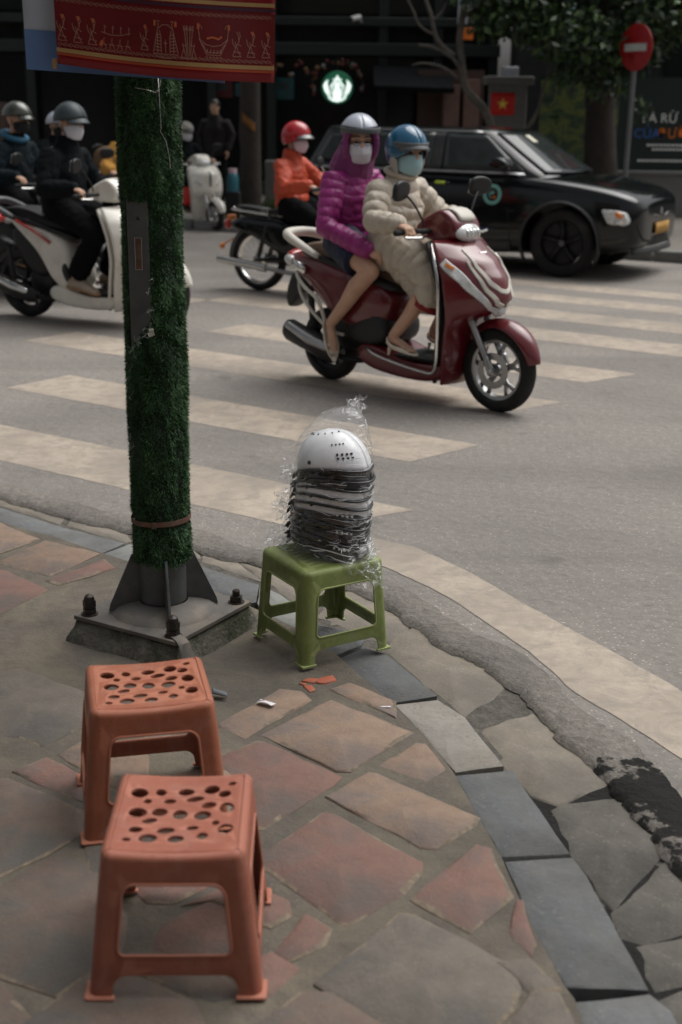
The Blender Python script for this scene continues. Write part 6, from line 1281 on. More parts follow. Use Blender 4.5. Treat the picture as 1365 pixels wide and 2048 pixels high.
# passenger
wrP = (-0.165, -0.200, 0.815)
J = dict(hip=(-0.50, 0, 0.86), chest=(-0.485, 0, 1.095), neck=(-0.47, 0, 1.265), head=(-0.425, -0.01, 1.385), yaw=-38, pitch=5, sw=0.165,
         elR=(-0.44, -0.265, 0.93), wrR=wrP, elL=(-0.38, 0.26, 0.96), wrL=(-0.22, 0.12, 0.92), knR=(-0.155, -0.205, 0.705), anR=(-0.435, -0.225, 0.385), toeR=(-0.375, -0.255, 0.245),
         knL=(-0.14, 0.20, 0.70), anL=(-0.40, 0.22, 0.39), toeL=(-0.33, 0.23, 0.26), shoe='pump', hs=0.98)
pas = person('woman in purple quilted jacket and silver helmet riding pillion on the red scooter', (0.42, 7.71), lead_ang, 1.05, J,
    dict(mat='puffer_purple', name='puffer_jacket', r=(0.166, 0.126), hem=(-0.50, 0, 0.80), flare=1.0, amp=0.0065, per=0.052, ar=(0.072, 0.062, 0.050), wr=0.006, collar=0.03, seed=6.0, vox=0.0055, cuff=0.02), 
    dict(mat='skirt_navy', name='skirt', r=(0.112, 0.09, 0.07), stop=0.34), mask=dict(mat='mask_white', fold=True), helmet=dict(mat='helmet_silver', big=1.08, low=0.05, s=-6, f=-26, band='grey_plastic', bup=0.022), hood='hood_purple', glasses=True, vox=0.0055,
    hands=[dict(wr=wrP, f=(0.9, 0.25, -0.25), n=(-0.1, 0.5, -0.8), th=(0.2, 0.6, 0.6), curl=(60, 75, 45), tcurl=0.8)])
# rider of the large white scooter
wrR, wrL = (0.085, -0.285, 1.045), (0.085, 0.285, 1.045)
J = dict(hip=(-0.24, 0, 0.90), chest=(-0.20, 0, 1.17), neck=(-0.165, 0, 1.365), head=(-0.125, 0, 1.50), yaw=-6, pitch=6, sw=0.19, elR=(-0.16, -0.30, 1.03), wrR=wrR, elL=(-0.14, 0.30, 1.03), wrL=wrL,
         knR=(0.18, -0.16, 0.70), anR=(-0.02, -0.17, 0.355), toeR=(0.15, -0.185, 0.285), knL=(0.2, 0.15, 0.70), anL=(0.05, 0.14, 0.36), toeL=(0.22, 0.14, 0.29), shoe='sneaker')
whr = person('man in black with white mask and slate helmet riding the large white scooter', (wc.x, wc.y), -26, 1.0, J,
    dict(mat='jacket_black', r=(0.205, 0.150), ar=(0.090, 0.078, 0.056), hem=(-0.22, 0, 0.84), wr=0.010, collar=0.05), dict(mat='trousers_black', r=(0.115, 0.095, 0.078), wr=0.010),
    mask=dict(mat='mask_white', fold=True), helmet=dict(mat='helmet_dark', big=1.08, low=0.22, s=6, f=-16, visor=0.036, vmat='helmet_dark'), vox=0.008, hands=[GRIP(-1, wrR), GRIP(1, wrL)])
# hooded rider behind
J2 = dict(J); J2.update(yaw=14, shoemat='black_vinyl')
hod = person('man in dark hooded top with blue collar, black mask and olive helmet', (-2.74, 11.72), -30, 1.0, J2,
    dict(mat='hoodie_dark', name='hoodie', r=(0.205, 0.150), ar=(0.088, 0.076, 0.054), hem=(-0.22, 0, 0.84), wr=0.012, collar=0.03), dict(mat='trousers_black', r=(0.115, 0.095, 0.078), wr=0.01),
    mask=dict(mat='mask_black'), helmet=dict(mat='helmet_olive', big=1.06, low=0.15, s=4, f=-16, visor=0.03, vmat='helmet_olive'), vox=0.009, hands=[GRIP(-1, wrR), GRIP(1, wrL)])
mb = MB(); c_ = V(J['neck']); mb.tube([c_+V((0.085*math.cos(t)-0.015, 0.095*math.sin(t), 0.0-0.03*math.cos(t))) for t in (2*math.pi*i/24 for i in range(24))], [(0.028, 0.042)]*24, 10, closed=True); mb.build('hood_collar', 'hood_blue', hod, ang=180)
# woman in orange on the underbone bike
wrR, wrL = (0.070, -0.265, 0.985), (0.075, 0.27, 0.985)
J = dict(hip=(-0.27, 0, 0.80), chest=(-0.26, 0, 1.05), neck=(-0.245, 0, 1.235), head=(-0.205, 0, 1.36), yaw=2, pitch=4, sw=0.17, elR=(-0.15, -0.285, 0.95), wrR=wrR, elL=(-0.10, 0.29, 0.97), wrL=wrL,
         knR=(0.13, -0.16, 0.66), anR=(-0.02, -0.18, 0.30), toeR=(0.14, -0.19, 0.25), knL=(0.14, 0.16, 0.66), anL=(-0.02, 0.18, 0.30), toeL=(0.14, 0.19, 0.25), shoe='sneaker', shoemat='black_vinyl')
orw = person('woman in a bright orange jacket with red helmet and pink mask on the underbone motorbike', (uc.x, uc.y), -28, 1.0, J,
    dict(mat='jacket_orange', r=(0.185, 0.135), ar=(0.082, 0.072, 0.052), hem=(-0.25, 0, 0.80), flare=1.02, wr=0.013, collar=0.05), dict(mat='trousers_black', r=(0.112, 0.092, 0.075), wr=0.01),
    mask=dict(mat='mask_pink'), helmet=dict(mat='helmet_red', big=1.08, low=0.48, s=14, f=-14, visor=0.045, vmat='visor'), vox=0.008, hands=[GRIP(-1, wrR), GRIP(1, wrL)])
# rider of the far white scooter
J = dict(hip=(-0.24, 0, 0.82), chest=(-0.20, 0, 1.06), neck=(-0.175, 0, 1.235), head=(-0.14, 0, 1.355), yaw=8, pitch=4, sw=0.17, elR=(-0.14, -0.28, 0.96), wrR=(0.09, -0.285, 0.99), elL=(-0.12, 0.28, 0.96), wrL=(0.09, 0.285, 0.99),
         knR=(0.14, -0.15, 0.64), anR=(0.0, -0.15, 0.34), toeR=(0.17, -0.16, 0.28), knL=(0.14, 0.15, 0.64), anL=(0.0, 0.15, 0.34), toeL=(0.17, 0.16, 0.28), shoe='sneaker', shoemat='black_vinyl')
vsr = person('dark clothed rider with pale helmet and white mask on the creamy retro scooter', (vc.x, vc.y), -52, 0.93, J,
    dict(mat='jacket_black', r=(0.185, 0.14), ar=(0.085, 0.072, 0.054), hem=(-0.22, 0, 0.78), wr=0.01, collar=0.03), dict(mat='trousers_black', r=(0.11, 0.092, 0.075)), mask=dict(mat='mask_white'), helmet=dict(mat='helmet_pad', big=1.05, low=0.15, s=4, f=-16, visor=0.02), vox=0.011, hands=[GRIP(-1, (0.09, -0.285, 0.99)), GRIP(1, (0.09, 0.285, 0.99))])
# ---------------------------------------------------------------- black car
M('car_trim', (0.022, 0.023, 0.024), 0.6, var=0.2, dirt=(0.07, 0.065, 0.06), dirt_amt=0.4, ds=6); M('plate_yellow', (0.50, 0.27, 0.05), 0.5); M('plate_ink', (0.05, 0.03, 0.02), 0.6); M('sign_teal', (0.16, 0.40, 0.36), 0.5); M('sticker_lime', (0.42, 0.55, 0.05), 0.5); M('paper_cream', (0.6, 0.58, 0.45), 0.6)
M('car_glass', (0.030, 0.036, 0.036), 0.06, coat=0.0, var=0.05, spec=0.4); M('blue_strip', (0.015, 0.06, 0.28), 0.35, coat=0.5); M('silver_trim', (0.35, 0.35, 0.35), 0.35, metal=0.8)
CA = -29
car = thing('parked_car', 'black compact crossover car crossing behind the scooters, door with round teal emblem', 'car', (2.184, 13.359, 0), R(CA))
car.name = 'car'
# local: x forward from the front axle, y from the near side (0) to the far side, so the body is centred on y = 0.80
CY = 0.80; WBc = 2.55; RW = 0.345
st_ = [ # x, half width, z bottom, z belt/top edge, z crown
 (0.785, 0.46, 0.40, 0.66, 0.70), (0.77, 0.63, 0.33, 0.735, 0.785), (0.70, 0.765, 0.29, 0.80, 0.855), (0.52, 0.845, 0.26, 0.865, 0.925), (0.22, 0.868, 0.24, 0.915, 0.975), (-0.12, 0.872, 0.23, 0.955, 1.01), (-0.45, 0.873, 0.22, 0.98, 1.03),
 (-0.75, 0.87, 0.18, 0.985, 1.02), (-1.3, 0.87, 0.18, 0.99, 1.02), (-2.0, 0.87, 0.18, 1.0, 1.03), (-2.6, 0.87, 0.18, 1.02, 1.05), (-3.0, 0.84, 0.20, 1.03, 1.06), (-3.22, 0.76, 0.26, 1.02, 1.05), (-3.28, 0.66, 0.34, 0.95, 0.98)]
mb = MB(); sec = []
for x, w_, zb, zt_, zc in st_:
    h = zt_-zb
    half = [(0.0, zb), (0.75*w_, zb), (0.95*w_, zb+0.03), (0.985*w_, zb+0.12), (1.0*w_, zb+0.42*h), (0.992*w_, zb+0.72*h), (0.965*w_, zb+0.93*h), (0.92*w_, zt_-0.002), (0.80*w_, zt_+0.4*(zc-zt_)), (0.45*w_, zc-0.006), (0.0, zc)]
    ring = [(x, CY-y, z) for y, z in half]+[(x, CY+y, z) for y, z in half[-2:0:-1]]; sec.append(ring)
n = len(sec[0]); vs = [p for r_ in sec for p in r_]; fs = [(i*n+j, i*n+(j+1) % n, (i+1)*n+(j+1) % n, (i+1)*n+j) for i in range(len(sec)-1) for j in range(n)]+[tuple(range(n)), tuple((len(sec)-1)*n+j for j in range(n))[::-1]]
mb.add(vs, fs); body = mb.build('body', 'black_paint', car, ang=180, sub=2); bake(body)
cut = MB()
for x in (0, -WBc): cut.cyl((x, CY-1.1, RW), (x, CY-0.52, RW), 0.395, n=40); cut.cyl((x, CY+0.52, RW), (x, CY+1.1, RW), 0.395, n=40)
cut = cut.build('cutter', 'black_paint', car); q = body.modifiers.new('b', 'BOOLEAN'); q.operation = 'DIFFERENCE'; q.object = cut; q.solver = 'EXACT'; bake(body); bpy.data.objects.remove(cut); shade(body.data, 40)
# cabin
def cab(z):
    t = (z-0.99)/(1.45-0.99); t = max(0, min(1, t)); return lerp(-0.06, -0.80, t**0.95), lerp(-3.18, -2.95, t), lerp(0.815, 0.615, t)
rings = []
for z in (0.97, 1.02, 1.10, 1.20, 1.30, 1.38, 1.425):
    xf, xr, hw = cab(z); r_ = [(xf, 0), (xf-0.02, 0.45*hw), (xf-0.09, 0.80*hw), (xf-0.22, 0.965*hw), (xf-0.5, 1.0*hw), ((xf+xr)/2, 1.015*hw), (xr+0.4, 0.985*hw), (xr+0.12, 0.93*hw), (xr+0.02, 0.7*hw), (xr, 0)]
    rings.append([(x, CY-y, z) for x, y in r_]+[(x, CY+y, z) for x, y in r_[-2:0:-1]])
xf, xr, hw = cab(1.45); roof = [(xf-0.10, 0), (xf-0.12, 0.42*hw), (xf-0.18, 0.74*hw), (xf-0.28, 0.88*hw), (xf-0.5, 0.92*hw), ((xf+xr)/2, 0.93*hw), (xr+0.4, 0.9*hw), (xr+0.2, 0.85*hw), (xr+0.10, 0.6*hw), (xr+0.08, 0)]
rings.append([(x, CY-y, 1.462-0.025*(abs(x+1.95)/1.0)**2) for x, y in roof]+[(x, CY+y, 1.462-0.025*(abs(x+1.95)/1.0)**2) for x, y in roof[-2:0:-1]])
n = len(rings[0]); mb = MB(); mb.add([p for r_ in rings for p in r_], [(i*n+j, i*n+(j+1) % n, (i+1)*n+(j+1) % n, (i+1)*n+j) for i in range(len(rings)-1) for j in range(n)]+[tuple((len(rings)-1)*n+j for j in range(n))]); mb.build('cabin', 'black_paint', car, ang=180, sub=2)
def sidep(x, z, s_, o=0.012):
    hw = cab(z)[2]; k = 1.0-0.035*max(0, (x-(-0.65))/0.5)**2; return V((x, CY+s_*(hw*1.0*k+o), z))
def pane(name, quad, s_, mat='car_glass', o=0.012, par=None, nn=8):
    a, b, c_, d = quad
    mb = MB(); mb.grid(lambda u, v: sidep(lerp(lerp(a[0], b[0], u), lerp(d[0], c_[0], u), v), lerp(lerp(a[1], b[1], u), lerp(d[1], c_[1], u), v), s_, o), nn, nn); return mb.build(name, mat, par or car, ang=180, solid=0.004)
for s_ in (-1, 1):
    pane('side_window', [(-1.36, 1.04), (-0.46, 1.04), (-0.90, 1.375), (-1.38, 1.39)], s_)
    pane('side_window', [(-2.28, 1.05), (-1.48, 1.04), (-1.49, 1.39), (-2.26, 1.385)], s_)
    pane('quarter_window', [(-2.88, 1.10), (-2.37, 1.05), (-2.35, 1.38), (-2.75, 1.36)], s_)
    pane('pillar_trim', [(-1.48, 1.03), (-1.36, 1.03), (-1.38, 1.395), (-1.49, 1.395)], s_, 'car_trim', 0.016)
    pane('belt_moulding', [(-2.9, 1.008), (-0.40, 1.004), (-0.43, 1.024), (-2.9, 1.030)], s_, 'silver_trim', 0.026, nn=12)
    pane('roof_rail', [(-2.6, 1.405), (-0.95, 1.402), (-0.98, 1.420), (-2.6, 1.424)], s_, 'silver_trim', 0.012, nn=12)
    pane('mirror_foot', [(-0.66, 1.04), (-0.42, 1.04), (-0.54, 1.12), (-0.66, 1.17)], s_, 'car_trim', 0.018)
mb = MB(); 
def wsf(u, v):
    z = lerp(1.02, 1.405, v); xf, xr, hw = cab(z); y = (2*u-1); return V((xf+0.018-0.30*(abs(y)*0.86)**3.2*0.75, CY+y*hw*0.86, z))
mb.grid(wsf, 20, 12); wsn = mb.build('windscreen', 'car_glass', car, ang=180, solid=0.004)
mb = MB(); mb.grid(lambda u, v: wsf(0.30+0.10*u, 0.74+0.18*v)+V((0.004, 0, 0.003)), 3, 3); mb.build('permit_sticker', 'paper_cream', wsn)
# doors: shut lines, handles, emblem
def bodyp(x, z, s_=-1, o=0.0):
    tab = [(-b[0], b[1], b[2], b[3]) for b in st_]; w_, zb, zt_ = interp(tab, -x); t = max(0, min(1, (z-zb)/(zt_-zb))); k = interp([(0, .95), (.12, .985), (.42, 1.0), (.72, .992), (.93, .965), (1, .92)], t)[0]; return V((x, CY+s_*(w_*k+o), z))
for s_ in (-1, 1):
    for pth in ([(-0.60, 0.97), (-0.58, 0.70), (-0.52, 0.42), (-0.56, 0.26)], [(-1.57, 0.98), (-1.57, 0.6), (-1.56, 0.27)], [(-2.40, 1.0), (-2.42, 0.78), (-2.25, 0.62), (-2.15, 0.45), (-2.13, 0.28)]):
        P = [bodyp(x, z, s_, 0.002) for x, z in pth]; tubep('door_gap', P, 0.004, 'vent_dark', car, n=5)
    for x in (-1.33, -2.28):
        h_ = MB(); h_.tube([bodyp(x-0.09, 0.895, s_, 0.002), bodyp(x, 0.897, s_, 0.022), bodyp(x+0.09, 0.895, s_, 0.002)], 0.014, 10, rnd=True); hdl = h_.build('door_handle', 'black_paint', car, ang=180)
        if x > -2: h2 = MB(); h2.tube([bodyp(x-0.045, 0.899, s_, 0.026), bodyp(x+0.045, 0.899, s_, 0.026)], (0.016), 8, rnd=True); h2.build('handle_sticker', 'sticker_lime', hdl, ang=180)
    mb = MB(); 
    mb.grid(lambda u, v: bodyp(-2.10+1.58*u, 0.235+0.10*v, s_, 0.010), 14, 4); mb.build('sill_cladding', 'car_trim', car, ang=180, solid=0.012)
    for x in (0, -WBc):
        mb = MB(); P = []
        for i in range(29):
            a = R(-28+236*i/28) ; P.append(bodyp(x+0.412*math.cos(a), RW+0.412*math.sin(a), s_, 0.004))
        mb.tube(P, [(0.016, 0.036)]*29, 8, ref=None); mb.build('arch_cladding', 'car_trim', car, ang=180)
    mh = MB(); mh.pod([(-0.50, 1.05), (-0.52, 1.15), (-0.60, 1.18), (-0.71, 1.165), (-0.73, 1.07), (-0.64, 1.04)], 0.09, 0.11, 0.8, y0=CY+s_*(0.97)); mh = mh.build('door_mirror', 'black_paint', car, ang=180, sub=2); tubep('mirror_arm', [(-0.62, CY+s_*0.84, 1.04), (-0.62, CY+s_*0.95, 1.07)], 0.025, 'car_trim', mh)
for s_ in (-1,):
    c0 = (-0.74, 0.80); mb = MB()
    def em(r_, a, o=0.008): return bodyp(c0[0]+r_*math.cos(a), c0[1]+r_*math.sin(a), s_, o)
    mb.grid(lambda u, v: em(0.066+0.036*v, 2*math.pi*u, 0.006), 32, 2); e1 = mb.build('door_emblem', 'sign_teal', car, ang=180, solid=0.002)
    mb = MB(); mb.grid(lambda u, v: em(0.030+0.008*v, R(40)+R(230)*u, 0.006), 16, 1); mb.grid(lambda u, v: bodyp(c0[0]-0.025+0.045*u, c0[1]-0.005+0.018*v+0.015*u, s_, 0.007), 4, 2); mb.build('emblem_figure', 'sign_teal', e1, ang=180)
    mb = MB(); mb.grid(lambda u, v: bodyp(c0[0]+0.012+0.026*u, c0[1]-0.035+0.018*v, s_, 0.007), 4, 2); mb.build('emblem_spot', 'orange_lens', e1, ang=180)
mb = MB(); mb.grid(lambda u, v: bodyp(-1.20+0.55*u, 0.455+0.03*v*(1-u), -1, 0.008), 10, 2); mb.build('door_stripe', 'blue_strip', car, ang=180, solid=0.002)
# front end
def nose(y, z, o=0.0):   # front face
    zz = max(0.22, min(0.74, z)); w_ = 0.66; t = abs(y)/w_; return V((0.782-0.10*t**2.6-0.02*abs(zz-0.5)+o, CY+y, z))
for s_ in (-1, 1):
    hl = MB(); hl.pod([(0.41, 0.695), (0.43, 0.705), (0.56, 0.700), (0.655, 0.680), (0.69, 0.61), (0.685, 0.57), (0.66, 0.555), (0.52, 0.560), (0.48, 0.575)], 0.07, 0.082, 0.9, y0=CY+s_*0.765); hl = hl.build('headlight', 'clear_lens', car, ang=50, bevel=0.008)
    mb = MB(); mb.ell((0.60, CY+s_*0.838, 0.655), (0.05, 0.025, 0.030), (0, 0.5, 0)); mb.build('turn_signal', 'orange_lens', hl, ang=180)
    mb = MB(); mb.ell((0.60, CY+s_*0.84, 0.585), (0.045, 0.024, 0.026)); mb.build('lamp_reflector', 'chrome', hl, ang=180)
    mb = MB(); mb.grid(lambda u, v: nose(s_*(0.50+0.18*u), 0.36+0.09*v, 0.012), 6, 3); mb.build('fog_recess', 'car_trim', car, ang=180, solid=0.01)
mb = MB(); mb.grid(lambda u, v: nose(-0.55+1.1*u, 0.335+0.09*v, 0.014), 16, 4); gr = mb.build('lower_grille', 'vent_dark', car, ang=180, solid=0.01)
mb = MB(); mb.grid(lambda u, v: nose(-0.66+1.32*u, 0.265+0.06*v, 0.02+0.02*(1-v)), 16, 3); mb.build('bumper_lip', 'car_trim', car, ang=180, solid=0.02)
pl = MB(); pl.grid(lambda u, v: nose(-0.235+0.47*u, 0.44+0.115*v, 0.030), 8, 2); pl = pl.build('number_plate', 'plate_yellow', car, ang=180, solid=0.004)
mb = MB(); rr2 = random.Random(9)
for row, nch in ((0, 4), (1, 5)):
    for i in range(nch):
        y0_ = -0.15+i*0.065+row*-0.01
        for k in range(3): mb.grid(lambda u, v: nose(y0_+0.035*u*(1 if k != 1 else 0.3), 0.455+0.048*(1-row)+0.018*k+0.006*v, 0.0315), 2, 1)
struct(mb.build('plate_digits', 'plate_ink', pl), 'stuff')
mb = MB(); mb.ell((0.775, CY, 0.66), (0.012, 0.055, 0.045)); mb.build('grille_badge', 'silver_trim', car, ang=180)
tubep('light_bar', [nose(-0.60, 0.66, 0.012), nose(-0.3, 0.645, 0.012), nose(-0.1, 0.61, 0.014)], 0.006, 'silver_trim', car); tubep('light_bar', [nose(0.60, 0.66, 0.012), nose(0.3, 0.645, 0.012), nose(0.1, 0.61, 0.014)], 0.006, 'silver_trim', car)
def carwheel(x, y, s_):
    mt = Matrix.Translation((x, y, RW)) @ Matrix.Rotation(R(90*-s_), 4, 'X'); mb = MB()
    mb.lathe([(0.235, -0.09), (0.305, -0.105), (0.336, -0.085), (RW, -0.05), (RW, 0.05), (0.336, 0.085), (0.305, 0.105), (0.235, 0.09)], n=48, mat=mt); ty = mb.build('wheel', 'rubber', car, ang=50)
    mb = MB(); mb.lathe([(0.232, 0.092), (0.222, 0.085), (0.21, 0.03), (0.0, 0.02)], n=40, mat=mt); mb.build('rim', 'alloy_dark', ty, ang=40)
    for k in range(5):
        a = 2*math.pi*k/5+0.3; mb = MB(); mb.tube([mt @ V((0.03*math.cos(a), 0.03*math.sin(a), 0.062)), mt @ V((0.12*math.cos(a), 0.12*math.sin(a), 0.066)), mt @ V((0.222*math.cos(a+0.1), 0.222*math.sin(a+0.1), 0.078))], [(0.016, 0.03), (0.012, 0.022), (0.012, 0.034)], 8, ref=mt.to_3x3() @ V((0, 0, 1))); mb.build('spoke', 'alloy_dark', ty, ang=180)
    mb = MB(); mb.lathe([(0.036, 0.06), (0.034, 0.075), (0, 0.078)], n=20, mat=mt); mb.build('hub_cap', 'grey_plastic', ty)
for x in (0, -WBc):
    carwheel(x, 0.105, -1); carwheel(x, 2*CY-0.105, 1)
mb = MB(); mb.box((-1.2, CY, 0.30), (3.2, 0.9, 0.16)); mb.build('underbody', 'vent_dark', car)
# ---------------------------------------------------------------- far side of the street
FK = [(-16, 25.95), (-1.97, 18.02), (3.68, 14.83), (12, 10.14)]
fd = V((5.65, -3.19)).normalized(); fn = V((-fd.y, fd.x))
far = MB(); a, b = V(FK[0]), V(FK[-1]); q0 = a+fn*0.18; q1 = b+fn*0.18
far.add([(*q0, 0.12), (*q1, 0.12), (60, 10, 0.12), (60, 80, 0.12), (-60, 80, 0.12), (-60, 30, 0.12)], [(0, 1, 2, 3, 4, 5)])
far = struct(far.build('far_pavement', 'far_paving', ang=None))
for k in range(20):
    p = a+fd*(1.6*k); mb = MB(); ang_ = math.atan2(fd.y, fd.x)
    mb.box((*(p+fd*0.79+fn*0.09), 0.06), (1.57, 0.18, 0.13), (0, 0, ang_)); o = mb.build('kerb_stone', 'kerb_mid', far, bevel=0.015)
M('shop_black', (0.005, 0.007, 0.0065), 0.7, var=0.25); M('shop_green', (0.006, 0.014, 0.011), 0.5, var=0.2); M('shop_glass', (0.008, 0.011, 0.011), 0.12, var=0.1, spec=0.3)
M('brown_wall', (0.075, 0.045, 0.036), 0.8, var=0.15, bump=0.3); M('pink_wall', (0.17, 0.10, 0.08), 0.85, var=0.2); M('grey_wall', (0.15, 0.148, 0.142), 0.85, var=0.12, bump=0.3, bs=20, dirt=(0.07, 0.07, 0.065), dirt_amt=0.5, ds=1.2); M('plinth_grey', (0.20, 0.20, 0.195), 0.85, var=0.1, dirt=(0.12, 0.12, 0.115), dirt_amt=0.5, ds=1.5)
M('teal_poster', (0.02, 0.085, 0.095), 0.5, var=0.35, vs=4); M('red_poster', (0.10, 0.008, 0.012), 0.5); M('flag_red', (0.60, 0.018, 0.012), 0.6); M('flag_yellow', (0.85, 0.58, 0.08), 0.6); M('sign_red', (0.38, 0.008, 0.012), 0.4); M('sign_white', (0.62, 0.62, 0.60), 0.5); M('pole_grey', (0.16, 0.17, 0.17), 0.5, metal=0.3); M('teal_pole', (0.035, 0.075, 0.075), 0.5)
M('hoarding_green', (0.004, 0.017, 0.013), 0.55, var=0.15); M('ink_white', (0.85, 0.87, 0.85), 0.6); M('ink_blue', (0.05, 0.15, 0.50), 0.6); M('ink_orange', (0.85, 0.20, 0.02), 0.6)
M('roof_dark', (0.005, 0.006, 0.007), 0.9, spec=0.1); M('lamp_white', (0.75, 0.85, 0.80), 0.5, emit=0.9, var=0.05); M('lamp_green', (0.01, 0.10, 0.05), 0.5, emit=0.35); M('warm_bulb', (0.9, 0.5, 0.2), 0.5, emit=0.6)
M('bark_dark', (0.045, 0.036, 0.030), 0.95, var=0.35, vs=6, bump=1.0, bs=25, bd=0.02); M('bark_pale', (0.12, 0.105, 0.09), 0.9, var=0.3, vs=8, bump=0.8, bs=30, bd=0.01, dirt=(0.05, 0.05, 0.04), dirt_amt=0.6)
# cafe: dark framed glass front
YB = 23.0
cafe = thing('cafe_building', 'black and dark green cafe front with big windows behind the riders', 'building', (0, YB, 0.12))
mb = MB(); mb.box((-3.6, 4.2, 4.0), (12.4, 7.0, 8.0)); mb.build('wall', 'shop_black', cafe)
for i, x in enumerate((-8.6, -7.0, -5.4, -3.8, -2.3, -1.28, 0.62, 1.55, 2.5)):
    mb = MB(); mb.box((x, 0.55, 2.0), (0.16, 0.3, 4.0)); mb.build('mullion', 'shop_green', cafe, bevel=0.01)
    if i < 8:
        x2 = (-7.0, -5.4, -3.8, -2.3, -1.28, 0.62, 1.55, 2.5)[i]
        mb = MB(); mb.box(((x+x2)/2, 0.64, 1.25), (x2-x-0.18, 0.02, 2.1)); mb.build('window', 'shop_glass', cafe)
        mb = MB(); mb.box(((x+x2)/2, 0.66, 3.6), (x2-x-0.18, 0.02, 1.2)); mb.build('window', 'shop_glass', cafe)
for z, d in ((2.42, 0.20), (2.86, 0.14), (0.12, 0.22)):
    mb = MB(); mb.box((-3.2, 0.47, z), (11.6, 0.34, d)); mb.build('cross_beam', 'shop_green', cafe, bevel=0.01)
mb = MB(); mb.box((-7.3, 0.1, 0.75), (3.0, 0.5, 1.5)); mb.build('side_wall', 'brown_wall', cafe, bevel=0.01)
mb = MB(); mb.add([(0.45, -0.9, 1.83), (1.75, -0.9, 1.80), (1.75, 0.35, 2.15), (0.45, 0.35, 2.18), (0.45, -0.9, 1.75), (1.75, -0.9, 1.72), (1.75, 0.35, 2.05), (0.45, 0.35, 2.08)], [(0, 1, 2, 3), (4, 5, 6, 7), (0, 1, 5, 4), (1, 2, 6, 5), (2, 3, 7, 6), (3, 0, 4, 7)]); mb.build('awning', 'roof_dark', cafe)
for x, z0, z1 in ((1.62, 0, 1.86), (1.95, 0, 1.95)):
    mb = MB(); mb.box((x+0.12, -0.35, (z0+z1)/2), (0.26, 0.3, z1-z0)); mb.build('pillar', 'pink_wall', cafe, bevel=0.01)
mb = MB(); mb.box((1.75, -0.1, 1.1), (1.1, 0.2, 2.0)); mb.build('side_wall', 'brown_wall', cafe)
# round sign with a crowned long-haired figure reduced to its strokes
SGX, SGZ = -0.15, 1.92
sg = thing('round_sign', 'round lit green and white emblem sign hanging in the dark cafe window', 'sign', (SGX, YB-0.02, SGZ))
mt = Matrix.Rotation(R(90), 4, 'X')
mb = MB(); mb.lathe([(0, -0.03), (0.255, -0.03), (0.262, -0.02), (0.262, 0.028), (0.255, 0.035), (0, 0.035)], n=48, mat=mt); mb.build('disc', 'lamp_green', sg)
def flat(name, loops, y, mat, par):
    bm = curve_fill(loops); 
    for v in bm.verts: v.co = V((v.co.x, y, v.co.y))
    me = bpy.data.meshes.new(name); bm.to_mesh(me); bm.free(); me.materials.append(MAT[mat]); o = link(bpy.data.objects.new(name, me), par); q = o.modifiers.new('s', 'SOLIDIFY'); q.thickness = 0.004; q.offset = 0; return o
circ = lambda cx, cy, rx, ry, n=28: [(cx+rx*math.cos(2*math.pi*i/n), cy+ry*math.sin(2*math.pi*i/n)) for i in range(n)]
hairl = [(0.0, 0.10), (-0.07, 0.085), (-0.115, 0.03), (-0.125, -0.05), (-0.16, -0.10), (-0.145, -0.175), (-0.085, -0.215), (0, -0.235), (0.085, -0.215), (0.145, -0.175), (0.16, -0.10), (0.125, -0.05), (0.115, 0.03), (0.07, 0.085)]
flat('figure', [hairl, ], -0.040, 'lamp_white', sg)
star = [((0.055 if i % 2 == 0 else 0.022)*math.cos(R(90+36*i)), 0.165+(0.055 if i % 2 == 0 else 0.022)*math.sin(R(90+36*i))) for i in range(10)]
flat('crown', [[(-0.062, 0.098), (-0.075, 0.14), (-0.04, 0.13), (0.0, 0.20), (0.04, 0.13), (0.075, 0.14), (0.062, 0.098), (0, 0.115)]], -0.040, 'lamp_white', sg)
for s_ in (-1, 1):
    flat('tail_fin', [[(s_*0.165, -0.12), (s_*0.215, -0.05), (s_*0.235, 0.03), (s_*0.20, 0.09), (s_*0.15, 0.13), (s_*0.165, 0.06), (s_*0.15, 0.0), (s_*0.14, -0.05)]], -0.040, 'lamp_white', sg)
    mb = MB()
    for k in range(3): mb.tube([(s_*(0.060+0.022*k), -0.046, 0.055-0.03*k), (s_*(0.066+0.024*k), -0.046, -0.05), (s_*(0.085+0.02*k), -0.046, -0.11), (s_*(0.06+0.02*k), -0.046, -0.175)], 0.0065, 6)
    struct(mb.build('hair_lines', 'lamp_green', sg, ang=180), 'stuff')
flat('hair_line', [circ(0, 0.015, 0.050, 0.068), circ(0, 0.015, 0.040, 0.058)], -0.046, 'lamp_green', sg)
mb = MB(); mb.tube([(0, -0.02, 0.27), (0, -0.02, 0.75)], 0.006, 6); mb.build('hanger', 'shop_green', sg)
